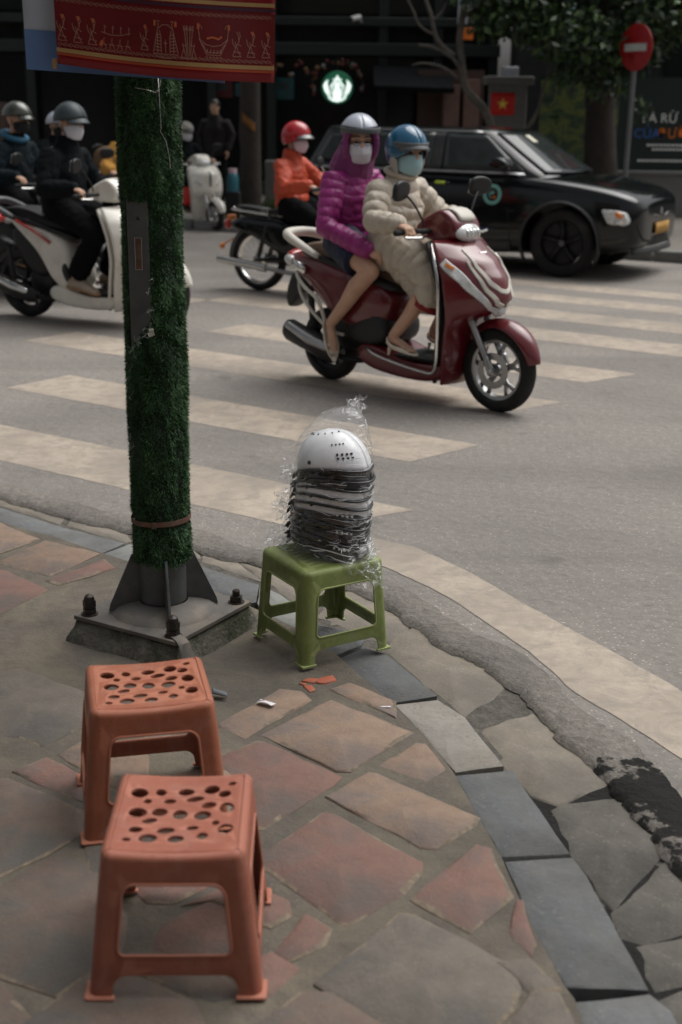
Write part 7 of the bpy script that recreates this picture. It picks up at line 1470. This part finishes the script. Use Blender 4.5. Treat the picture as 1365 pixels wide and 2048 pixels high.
# garland of baubles in the window
gar = thing('garland', 'arched garland of small red, gold and white baubles above the round cafe sign', 'garland', (SGX, YB+0.02, SGZ)); rr3 = random.Random(8)
P = [V((0.42*math.cos(R(a)), 0, 0.36*math.sin(R(a))+0.05)) for a in range(-20, 201, 11)]; mb = MB(); mb.tube(P, 0.008, 6); mb.build('cord', 'shop_green', gar, ang=180)
P += [V((-1.05+0.07*i, 0, 0.28+0.10*math.sin(i*1.3))) for i in range(11)]
M('bauble_red', (0.10, 0.008, 0.008), 0.4); M('bauble_gold', (0.16, 0.09, 0.02), 0.4); M('bauble_white', (0.16, 0.17, 0.18), 0.4)
mats = ['bauble_red', 'bauble_red', 'bauble_gold', 'bauble_white', 'bauble_red', 'shop_green']
for i, p in enumerate(P):
    for k in range(2 if i % 2 else 1):
        mb = MB(); r_ = rr3.uniform(0.020, 0.038); mb.ell(p+V((rr3.uniform(-.03, .03), rr3.uniform(-.03, .02), rr3.uniform(-.05, .04))), (r_, r_, r_), None, 12, 8); mb.build('bauble', mats[(i*2+k) % 6], gar, ang=180)
for lab, x0, x1, z0, z1, mt_ in (('teal poster in the cafe window beside the red banner', -1.25, -0.90, 1.72, 2.08, 'teal_poster'), ('smaller teal poster low in the cafe window behind the tree trunk', -1.92, -1.68, 1.76, 1.98, 'teal_poster'), ('dark red poster in the cafe window between banner and tree', -2.30, -1.96, 1.74, 2.02, 'red_poster')):
    mb = MB(); mb.box(((x0+x1)/2, YB+0.62, (z0+z1)/2), (x1-x0, 0.012, z1-z0)); ps = tag(mb.build('window_poster', mt_, bevel=0.003), lab, 'poster')
    mb = MB(); mb.box(((x0+x1)/2, YB+0.611, z0+(z1-z0)*0.6), ((x1-x0)*0.5, 0.004, (z1-z0)*0.35)); mb.build('picture', 'helmet_dark', ps)
# security camera
sc_ = thing('security_camera', 'small white security camera on the cafe beam', 'camera', (0.18, YB+0.2, 3.02))
mb = MB(); mb.tube([(-0.09, -0.22, -0.02), (0.02, -0.10, 0.015)], 0.045, 14, rnd=True); mb.build('housing', 'sign_white', sc_, ang=60); tubep('bracket', [(0.02, -0.08, 0.02), (0.06, 0.05, -0.04), (0.06, 0.14, -0.06)], 0.018, 'sign_white', sc_)
mb = MB(); mb.cyl((-0.118, -0.255, -0.031), (-0.10, -0.232, -0.024), 0.034); mb.build('lens', 'vent_dark', sc_)
# gate pillar with flag
pil = thing('gate_pillar', 'pale grey square gate pillar with a flat cap behind the car', 'pillar', (2.28, 19.3, 0.12))
mb = MB(); mb.box((0, 0, 0.92), (0.50, 0.45, 1.84)); mb.build('shaft', 'grey_wall', pil, bevel=0.015); mb = MB(); mb.box((0, 0, 1.88), (0.66, 0.60, 0.11)); mb.build('cap', 'grey_wall', pil, bevel=0.015)
mb = MB(); mb.box((0.02, 0, 2.00), (0.22, 0.2, 0.13)); tag(mb.build('junction_box', 'helmet_silver', bevel=0.01), 'pale box standing on the cap of the gate pillar', 'box').location = (2.28, 19.3, 0.12)
fl = thing('flag_sign', 'small red flag sign with a yellow star on the gate pillar', 'flag', (2.19, 19.065, 1.685)); mb = MB(); mb.grid(lambda u, v: V((-0.17+0.34*u, -0.004-0.008*math.sin(u*5), -0.15+0.30*v)), 12, 4); mb.build('cloth', 'flag_red', fl, ang=180, solid=0.003)
o = flat('star', [[((0.085 if i % 2 == 0 else 0.033)*math.cos(R(90+36*i)), (0.085 if i % 2 == 0 else 0.033)*math.sin(R(90+36*i))) for i in range(10)]], -0.022, 'flag_yellow', fl)
# hoarding on a plinth
pw = thing('plinth_wall', 'low grey plinth wall under the dark green hoarding', 'wall', (0, 19.6, 0.12)); mb = MB(); mb.box((6.6, 0.30, 0.31), (8.2, 0.6, 0.62)); mb.build('wall', 'plinth_grey', pw, bevel=0.012)
mb = MB(); mb.box((6.6, 0.28, 0.635), (8.26, 0.70, 0.05)); mb.build('coping', 'plinth_grey', pw, bevel=0.008)
hb = thing('hoarding', 'dark green hoarding with a painted leaf mural and white and orange lettering', 'hoarding', (0, 19.75, 0.78))
mb = MB(); mb.box((6.8, 0, 0.65), (8.0, 0.05, 1.30)); mb.build('panel', 'hoarding_green', hb)
m, t, p, out = nodes('leaf_mural'); tc = N(t, 'TexCoord'); vo = N(t, 'TexNoise', Scale=4.5, Detail=5.0, Roughness=0.6, Distortion=0.8); t.links.new(tc.outputs['Object'], vo.inputs['Vector'])
c = ramp(t, vo.outputs[0], [(0.30, (0.02, 0.04, 0.03)), (0.45, (0.06, 0.10, 0.06)), (0.52, (0.12, 0.16, 0.055)), (0.58, (0.19, 0.22, 0.05)), (0.66, (0.05, 0.10, 0.07)), (0.75, (0.09, 0.08, 0.20))]).outputs[0]; t.links.new(c, p.inputs['Base Color']); p.inputs['Roughness'].default_value = 0.6; MAT['leaf_mural'] = m
mb = MB(); mb.box((3.38, -0.029, 0.64), (1.14, 0.006, 1.20)); mb.build('mural', 'leaf_mural', hb)
def word(body, x, z, size, mat):
    o = text_obj('lettering', body, size, mat, hb, (x, -0.028, z), (R(90), 0, 0), 0.003); return o
[struct(o_, 'stuff') for o_ in (word('LÀ RỪ', 4.30, 0.675, 0.185, 'ink_white'), word('CỦA', 4.19, 0.46, 0.185, 'ink_blue'), word('ĐƯỜ', 4.545, 0.46, 0.185, 'ink_orange'))]
for z, x, w_ in ((0.36, 4.42, 0.9), (0.30, 4.50, 0.8), (-0.02+0.16, 4.30, 1.1)):
    for k in range(int(w_/0.06)):
        mb = MB(); mb.box((x+0.06*k, -0.029, z), (0.045, 0.006, 0.030)); mb.build('small_print', 'ink_white', hb)
mb = MB(); mb.box((6.9, 0.5, 2.0), (8.2, 0.9, 4.6)); bk_ = thing('back_building', 'dark building behind the green hoarding', 'building', (0, 22.6, 0.12)); mb.build('wall', 'shop_black', bk_)
for k in range(4):
    mb = MB(); mb.box((4.2+1.5*k, 0.03, 2.4), (0.9, 0.06, 1.2)); wn_ = mb.build('window', 'shop_glass', bk_); mb = MB(); mb.box((4.2+1.5*k, 0.02, 1.76), (1.05, 0.14, 0.06)); mb.build('sill', 'grey_wall', wn_)
# no-entry sign
ne = thing('no_entry_sign', 'round red no entry sign with white bar on a grey post', 'traffic sign', (3.63, 17.3, 0.12)); mb = MB(); mb.tube([(-0.02, 0.02, 0.0), (0.0, 0.02, 2.58)], 0.034, 14); mb.build('post', 'pole_grey', ne, ang=60)
mt = Matrix.Rotation(R(-58), 4, 'Z') @ Matrix.Rotation(R(90), 4, 'X'); mb = MB(); mb.lathe([(0, 0.0), (0.27, 0.0), (0.282, 0.006), (0.282, 0.018), (0.27, 0.022), (0, 0.022)], c=(0.0, -0.03, 2.26), n=48, mat=mt); mb.build('disc', 'sign_red', ne, ang=40)
mb = MB(); mb.box(Matrix.Translation((0.0, -0.03, 2.26)) @ mt @ V((0, 0, 0.025)), (0.38, 0.09, 0.006), mt.to_3x3()); mb.build('bar', 'sign_white', ne)
tp = thing('teal_post', 'slim dark teal post next to the gate pillar', 'post', (3.10, 20.3, 0.12)); mb = MB(); mb.tube([(0.0, 0, 0), (0.02, 0, 1.55), (0.16, 0, 2.2), (0.20, 0, 3.4)], [0.075, 0.065, 0.055, 0.05], 14); mb.build('pole', 'teal_pole', tp, ang=180); mb = MB(); mb.lathe([(0.0, 0), (0.13, 0), (0.13, 0.05), (0.08, 0.12), (0, 0.12)], n=20); mb.build('base', 'teal_pole', tp)
# trees
def limb(mb, pts, r0, r1, n=9, wob=0.0, seed=0):
    P = [V(p) for p in pts]
    for _ in range(2):
        Q = [P[0]]
        for a_, b_ in zip(P, P[1:]): Q += [a_.lerp(b_, 0.25), a_.lerp(b_, 0.75)]
        P = Q+[P[-1]]
    P = [p+V((noise.noise((p.x*3, p.z*3, seed)), noise.noise((p.y*3, p.z*3, seed+4)), 0))*wob for p in P]
    k = len(P)-1; mb.tube(P, [lerp(r0, r1, i/k)*(1+0.12*noise.noise((P[i].z*5, i, seed))) for i in range(k+1)], n)
def leaves(name, clumps, nleaf, size, mats, parent, seed):
    r_ = np.random.default_rng(seed); vs = []; fs = []; mi = []; tot = sum(c[1][0]*c[1][1]*c[1][2] for c in clumps)
    for c, rad in clumps:
        n = max(8, int(nleaf*rad[0]*rad[1]*rad[2]/tot)); d = r_.normal(0, 1, (n, 3)); d /= np.linalg.norm(d, axis=1)[:, None]; u = r_.uniform(0.15, 1, n)**0.5
        for i in range(n):
            p = V(c)+V((d[i][0]*rad[0]*u[i], d[i][1]*rad[1]*u[i], d[i][2]*rad[2]*u[i])); L = size*r_.uniform(0.6, 1.35); ax = V(r_.normal(0, 1, 3)).normalized(); ax.z -= 0.5; ax.normalize(); sd_ = ax.cross(V(r_.normal(0, 1, 3))).normalized(); nn = ax.cross(sd_)
            k = len(vs); vs += [p, p+ax*L*0.45+sd_*L*0.26+nn*L*0.05, p+ax*L, p+ax*L*0.45-sd_*L*0.26+nn*L*0.05]; fs += [(k, k+1, k+2), (k, k+2, k+3)]; mi += [int(r_.integers(0, len(mats)))]*2
    me = bpy.data.meshes.new(name); me.from_pydata([tuple(v) for v in vs], [], fs)
    for m_ in mats: me.materials.append(MAT[m_])
    me.polygons.foreach_set('material_index', mi); return struct(link(bpy.data.objects.new(name, me), parent), 'stuff')
M('leaf_dark', (0.014, 0.032, 0.012), 0.5); M('leaf_mid', (0.035, 0.075, 0.02), 0.45); M('leaf_bright', (0.065, 0.12, 0.03), 0.45); M('grass_green', (0.045, 0.075, 0.022), 0.7)  # three leaf tones, mixed at random over the crowns
t1 = thing('street_tree', 'dark straight trunk with an orange paint mark in front of the cafe', 'tree', (-1.36, 19.2, 0.12)); mb = MB(); limb(mb, [(0, 0, -0.1), (0.01, 0, 0.3), (0.0, 0, 1.2), (0.02, 0, 2.4), (0.05, 0.1, 4.2), (0.0, 0.2, 5.5)], 0.165, 0.12, 14, 0.02, 1); limb(mb, [(0.03, 0, 4.0), (0.6, -0.4, 4.9), (1.3, -0.8, 5.6)], 0.09, 0.03); limb(mb, [(0.03, 0, 3.9), (-0.7, -0.3, 4.9), (-1.4, -0.6, 5.5)], 0.09, 0.03); mb.build('trunk', 'bark_dark', t1, ang=180)
M('orange_mark', (0.24, 0.10, 0.02), 0.9, var=0.5, vs=20); mb = MB(); mb.grid(lambda u, v: V((0.150*math.sin(-0.7+1.3*u), -0.168*math.cos(-0.7+1.3*u), 1.30-0.16*u+0.12*v)), 8, 4); mb.build('paint_mark', 'orange_mark', t1, ang=180, solid=0.004)
leaves('crown', [((0.2, 0, 5.6), (2.2, 1.8, 1.2)), ((-1.8, -1.2, 5.7), (2.2, 2.2, 1.0)), ((1.8, -1.6, 5.8), (2.2, 2.2, 1.0))], 7000, 0.20, ['leaf_dark', 'leaf_mid', 'leaf_bright'], t1, 3)
t2 = thing('bare_tree', 'leaning tree with pale bare twisting branches above the car', 'tree', (2.00, 18.1, 0.12)); mb = MB()
limb(mb, [(0.08, 0, -0.1), (0.0, 0, 0.9), (-0.10, 0, 1.45), (-0.38, 0, 1.68), (-0.50, 0, 2.0), (-0.52, 0.05, 2.4), (-0.44, 0.1, 3.3), (-0.30, 0.1, 4.2)], 0.066, 0.035, 12, 0.03, 2)
limb(mb, [(-0.50, 0, 1.98), (-0.62, 0, 2.16), (-0.86, -0.05, 2.27), (-1.06, -0.1, 2.29)], 0.031, 0.014, 8, 0.04, 3); limb(mb, [(-0.60, 0, 2.16), (-0.80, 0, 2.32), (-0.92, 0, 2.62), (-1.02, 0, 3.0), (-0.98, 0, 3.5)], 0.035, 0.016, 8, 0.05, 4)
limb(mb, [(-0.85, 0, 2.42), (-1.05, -0.1, 2.50), (-1.16, -0.1, 2.78), (-1.35, -0.1, 3.1)], 0.020, 0.009, 8, 0.06, 5); limb(mb, [(-0.50, 0, 1.88), (-0.72, 0, 2.02), (-0.98, 0.1, 2.08), (-1.16, 0.1, 2.04)], 0.021, 0.009, 8, 0.05, 6)
limb(mb, [(0.02, 0, 0.80), (0.25, 0.2, 0.98), (0.52, 0.3, 1.30), (0.66, 0.3, 1.75), (0.80, 0.3, 2.3)], 0.035, 0.016, 8, 0.04, 7); limb(mb, [(-0.48, 0.05, 2.6), (-0.3, 0, 2.85), (0.05, 0, 3.05), (0.3, 0, 3.4)], 0.025, 0.009, 8, 0.06, 8); limb(mb, [(-0.86, 0, 2.6), (-0.72, 0, 2.75), (-0.62, 0, 3.0)], 0.015, 0.007, 6, 0.04, 9)
mb.build('trunk', 'bark_pale', t2, ang=180); leaves('foliage', [((-0.1, 0, 2.55), (0.25, 0.2, 0.16)), ((0.2, 0, 2.75), (0.2, 0.2, 0.15)), ((0.72, 0, 1.45), (0.12, 0.2, 0.16))], 120, 0.13, ['leaf_mid', 'leaf_bright'], t2, 5)
t3 = thing('leafy_tree', 'broad dark trunk with a hanging leafy crown in front of the leaf mural', 'tree', (3.60, 19.0, 0.12)); mb = MB(); limb(mb, [(0.03, 0, -0.1), (0, 0, 0.6), (-0.05, 0, 1.4), (-0.08, 0, 2.2), (0.0, 0, 3.4)], 0.27, 0.17, 16, 0.03, 11); limb(mb, [(-0.06, 0, 2.1), (-0.6, -0.4, 2.7), (-1.4, -0.8, 3.1)], 0.10, 0.03); limb(mb, [(0, 0, 2.3), (0.7, -0.7, 2.9), (1.5, -1.2, 3.2)], 0.10, 0.03); limb(mb, [(-0.05, 0, 2.5), (-0.3, -1.0, 3.0), (-0.2, -1.8, 3.2)], 0.08, 0.03); mb.build('trunk', 'bark_dark', t3, ang=180)
cl = []; rr4 = random.Random(21)
for (x, y, z, a_, b_, c_) in ((-1.35, -1.0, 2.75, .55, .6, .42), (-0.8, -1.2, 2.45, .6, .6, .38), (-0.35, -1.0, 2.15, .5, .5, .32), (0.05, -1.1, 2.35, .6, .6, .36), (0.55, -1.2, 2.75, .6, .6, .4), (-1.1, -0.8, 3.2, .8, .7, .45), (0.0, -0.6, 3.2, 1.0, .9, .5), (1.2, -1.0, 2.85, .7, .7, .38), (1.7, -1.2, 2.5, .45, .5, .35), (1.25, -1.3, 1.75, .22, .25, .3), (-0.75, -1.0, 1.95, .22, .3, .22), (-0.2, -1.3, 1.8, .3, .3, .22), (0.25, -1.3, 1.55, .14, .2, .18), (-1.75, -1.0, 2.6, .3, .35, .22), (-1.85, -0.9, 3.0, .45, .4, .3)): cl.append(((x, y, z), (a_, b_, c_)))
leaves('crown', cl, 9000, 0.125, ['leaf_dark', 'leaf_dark', 'leaf_mid', 'leaf_bright'], t3, 9)
# plants and low wall by the first tree
lw_ = MB(); lw_.box((-0.85, 20.6, 0.47), (0.75, 0.25, 0.70)); tag(lw_.build('low_wall', 'grey_wall', bevel=0.015), 'low grey wall behind the plants by the dark trunk', 'wall')
vs = []; fs = []
for i in range(900):
    x = rng.uniform(-1.75, -0.25); y = rng.uniform(19.0, 19.8); h = rng.uniform(0.08, 0.30)*(0.5+0.5*math.exp(-((x+0.55)/0.35)**2)+0.3); k = len(vs); a_ = rng.uniform(0, 6.28); dx, dy = 0.02*math.cos(a_), 0.02*math.sin(a_); lx, ly = rng.normal(0, 0.06, 2)
    vs += [(x-dx, y-dy, 0.12), (x+dx, y+dy, 0.12), (x+lx, y+ly, 0.12+h)]; fs.append((k, k+1, k+2))
mb = MB(); mb.add(vs, fs); gr_ = struct(mb.build('grass', 'grass_green', ang=None), 'stuff')
bt = thing('water_bottle', 'blue bottle with pale cap standing by the dark trunk', 'bottle', (-1.56, 18.6, 0.12)); mb = MB(); mb.lathe([(0, 0.36), (0.075, 0.36), (0.08, 0.40), (0.08, 0.56), (0.06, 0.61), (0.035, 0.63), (0, 0.63)], n=20); mb.build('body', 'teal_paint', bt, ang=60); mb = MB(); mb.lathe([(0.06, 0.61), (0.06, 0.67), (0, 0.67)], n=20); mb.build('cap', 'mask_pink', bt); mb = MB(); mb.box((0, 0, 0.18), (0.20, 0.2, 0.355)); mb.build('stand', 'shop_black', bt, bevel=0.01)
# pedestrian far behind
J = dict(hip=(0, 0, 0.90), chest=(0.0, 0, 1.22), neck=(0.0, 0, 1.42), head=(0.03, 0, 1.55), yaw=0, sw=0.19, elR=(-0.02, -0.25, 1.12), wrR=(0.08, -0.22, 0.90), elL=(-0.02, 0.25, 1.12), wrL=(0.08, 0.22, 0.90), knR=(0.03, -0.10, 0.50), anR=(-0.03, -0.10, 0.085), toeR=(0.14, -0.11, 0.03), knL=(0.08, 0.10, 0.50), anL=(0.10, 0.10, 0.085), toeL=(0.27, 0.11, 0.03), shoe='sneaker', shoemat='black_vinyl')
ped = person('pedestrian in a dark brown jacket standing in front of the cafe', (-1.96, 20.4, 0.12), -100, 0.95, J, dict(mat='jacket_brown', r=(0.20, 0.14), ar=(0.08, 0.07, 0.05), hem=(0, 0, 0.80), wr=0.01, collar=0.02), dict(mat='trousers_black', r=(0.105, 0.08, 0.065)), vox=0.012, hands=[dict(wr=(0.08, -0.22, 0.90), f=(0.2, 0, -1), n=(0, 1, 0), th=(1, 0, 0), curl=(20, 25, 15)), dict(wr=(0.08, 0.22, 0.90), f=(0.2, 0, -1), n=(0, -1, 0), th=(1, 0, 0), curl=(20, 25, 15))])
mb = MB(); mb.ell(V(J['head'])+V((-0.015, 0, 0.035)), (0.10, 0.082, 0.09)); mb.build('hair', 'hair', ped, ang=180)
# two riders further back, seen between the man in black and the turf post
d3 = scooter('dark scooter behind the white one, seen next to the turf post', (-2.55, 14.3), -30, 1.0, 'dark_grey', 'dark_grey', 'black_vinyl', 'black_vinyl', tab=SH, rf=0.25, rr_=0.25, wb=0.63, guards=False, style='sh', dz=0.0)
J3 = dict(hip=(-0.20, 0, 0.86), chest=(-0.16, 0, 1.10), neck=(-0.13, 0, 1.28), head=(-0.09, 0, 1.40), yaw=0, pitch=5, sw=0.175, elR=(-0.06, -0.29, 1.00), wrR=(0.085, -0.285, 0.99), elL=(-0.06, 0.29, 1.0), wrL=(0.085, 0.285, 0.99), knR=(0.18, -0.15, 0.68), anR=(0.0, -0.16, 0.34), toeR=(0.17, -0.17, 0.28), knL=(0.18, 0.15, 0.68), anL=(0.0, 0.15, 0.34), toeL=(0.17, 0.15, 0.28), shoe='sneaker', shoemat='black_vinyl')
yl = person('rider in a mustard yellow jacket half hidden behind the turf post', (-2.15, 13.85), -66, 1.0, J3, dict(mat='jacket_yellow', r=(0.20, 0.15), ar=(0.095, 0.085, 0.06), hem=(-0.18, 0, 0.82), wr=0.012, collar=0.03), dict(mat='trousers_black', r=(0.11, 0.09, 0.07)), mask=dict(mat='mask_white'), helmet=dict(mat='helmet_dark', big=1.05, low=0.2, s=6, f=-16, visor=0.03), vox=0.011, hands=[GRIP(-1, (0.085, -0.285, 0.99)), GRIP(1, (0.085, 0.285, 0.99))])
d3.location = (-2.15, 13.85, 0); d3.rotation_euler = (0, 0, R(-66))
bx = MB(); bx.pod([(-0.16, 0.0), (-0.18, 0.14), (-0.10, 0.22), (0.10, 0.23), (0.17, 0.14), (0.16, 0.0)], 0.13, 0.16, 0.8); M('sack_brown', (0.20, 0.12, 0.07), 0.9, bump=0.4, bs=30)
sk = tag(bx.build('sack', 'sack_brown', ang=180, sub=2), 'brown bundle strapped behind the rider in the yellow jacket', 'sack'); sk.location = (-2.46, 14.45, 0.95); sk.rotation_euler = (0, 0, R(-30)); sk.scale = (1.2, 1.2, 1.2)
d4 = scooter('dark scooter of the grey helmeted rider, hidden between two other riders', (-3.02, 14.55), -30, 1.0, 'black_paint', 'dark_grey', 'black_vinyl', 'black_vinyl', tab=SH, rf=0.25, rr_=0.25, wb=0.63, guards=False, style='sh')
gy = person('rider with grey helmet glimpsed between the hooded man and the man in black', (-3.02, 14.55), -30, 1.0, J3, dict(mat='jacket_black', r=(0.19, 0.14), ar=(0.088, 0.076, 0.055), hem=(-0.18, 0, 0.82), wr=0.012, collar=0.03), dict(mat='trousers_black', r=(0.11, 0.09, 0.07)), mask=dict(mat='mask_black'), helmet=dict(mat='helmet_silver', big=1.05, low=0.2, s=6, f=-16, visor=0.03, vmat='grey_plastic'), vox=0.012, hands=[GRIP(-1, (0.085, -0.285, 0.99)), GRIP(1, (0.085, 0.285, 0.99))])
# bag hanging on the far white scooter
bg_ = MB(); bg_.pod([(-0.12, 0), (-0.15, 0.16), (-0.08, 0.30), (0.08, 0.30), (0.15, 0.16), (0.12, 0)], 0.09, 0.11, 0.8); fb = tag(bg_.build('shopping_bag', 'flag_red', ang=180, sub=2), 'red and green shopping bag on the floor of the creamy retro scooter', 'bag'); fb.location = (vc.x-0.02, vc.y-0.16, 0.30); fb.rotation_euler = (0, 0, R(-48))
mb = MB(); mb.pod([(-0.10, 0.20), (-0.07, 0.315), (0.07, 0.315), (0.10, 0.20)], 0.10, 0.095, 0.8); mb.build('green_top', 'leaf_bright', fb, ang=180, sub=1)
# small shop banners behind the bare branches
ob = MB(); ob.box((1.86, 21.5, 2.72), (0.20, 0.02, 0.17)); tag(ob.build('shop_sign', 'ink_orange', bevel=0.004), 'small orange shop sign behind the bare branches', 'sign')
vb = MB(); vb.box((1.80, 21.6, 3.12), (0.16, 0.02, 0.5)); tag(vb.build('hanging_banner', 'helmet_silver', bevel=0.004), 'pale hanging shop banner above the small orange sign', 'banner')
# ---------------------------------------------------------------- unseen house and tree added to shade the near side
M('shade_house_wall', (0.20, 0.17, 0.13), 0.9, var=0.15); M('shade_awning', (0.10, 0.10, 0.09), 0.9)
sh_ = thing('shade_house', 'unseen ochre house with awning, added to shade the near pavement', 'building', (-3.2, -2.2, 0.04))
mb = MB(); mb.box((0, -2.5, 3.0), (11.0, 5.0, 6.0)); mb.build('wall', 'shade_house_wall', sh_)
for k in range(4):
    mb = MB(); mb.box((-4.1+2.7*k, 0.03, 1.4), (2.1, 0.06, 2.6)); mb.build('shutter', 'shop_black', sh_)
mb = MB(); mb.box((-0.3, 0.6, 3.1), (10.2, 1.3, 0.06), (R(-7), 0, 0)); mb.build('awning', 'shade_awning', sh_)

shade_tree = thing('street_tree', 'unseen street tree on the near pavement, added to shade the road', 'tree', (-6.0, 7.6, 0.04)); mb = MB(); limb(mb, [(0, 0, -0.1), (0.05, 0, 1.2), (0.0, 0.1, 2.6), (0.1, 0.3, 4.2)], 0.20, 0.12, 14, 0.03, 31); limb(mb, [(0, 0, 2.8), (0.9, 0.9, 3.8), (1.8, 1.9, 4.6)], 0.10, 0.03); limb(mb, [(0, 0, 3.0), (-0.9, 0.6, 4.0), (-1.5, 1.0, 4.8)], 0.09, 0.03); mb.build('trunk', 'bark_dark', shade_tree, ang=180)  # out-of-view tree put in for its shade on the road
leaves('crown', [((0.2, 0.6, 5.2), (1.9, 1.9, 1.1)), ((1.6, 2.0, 5.1), (1.9, 1.9, 0.9)), ((-1.2, 1.2, 5.2), (1.8, 1.8, 1.0)), ((1.2, 4.0, 5.4), (2.0, 1.8, 0.9))], 6500, 0.20, ['leaf_dark', 'leaf_mid', 'leaf_bright'], shade_tree, 13)
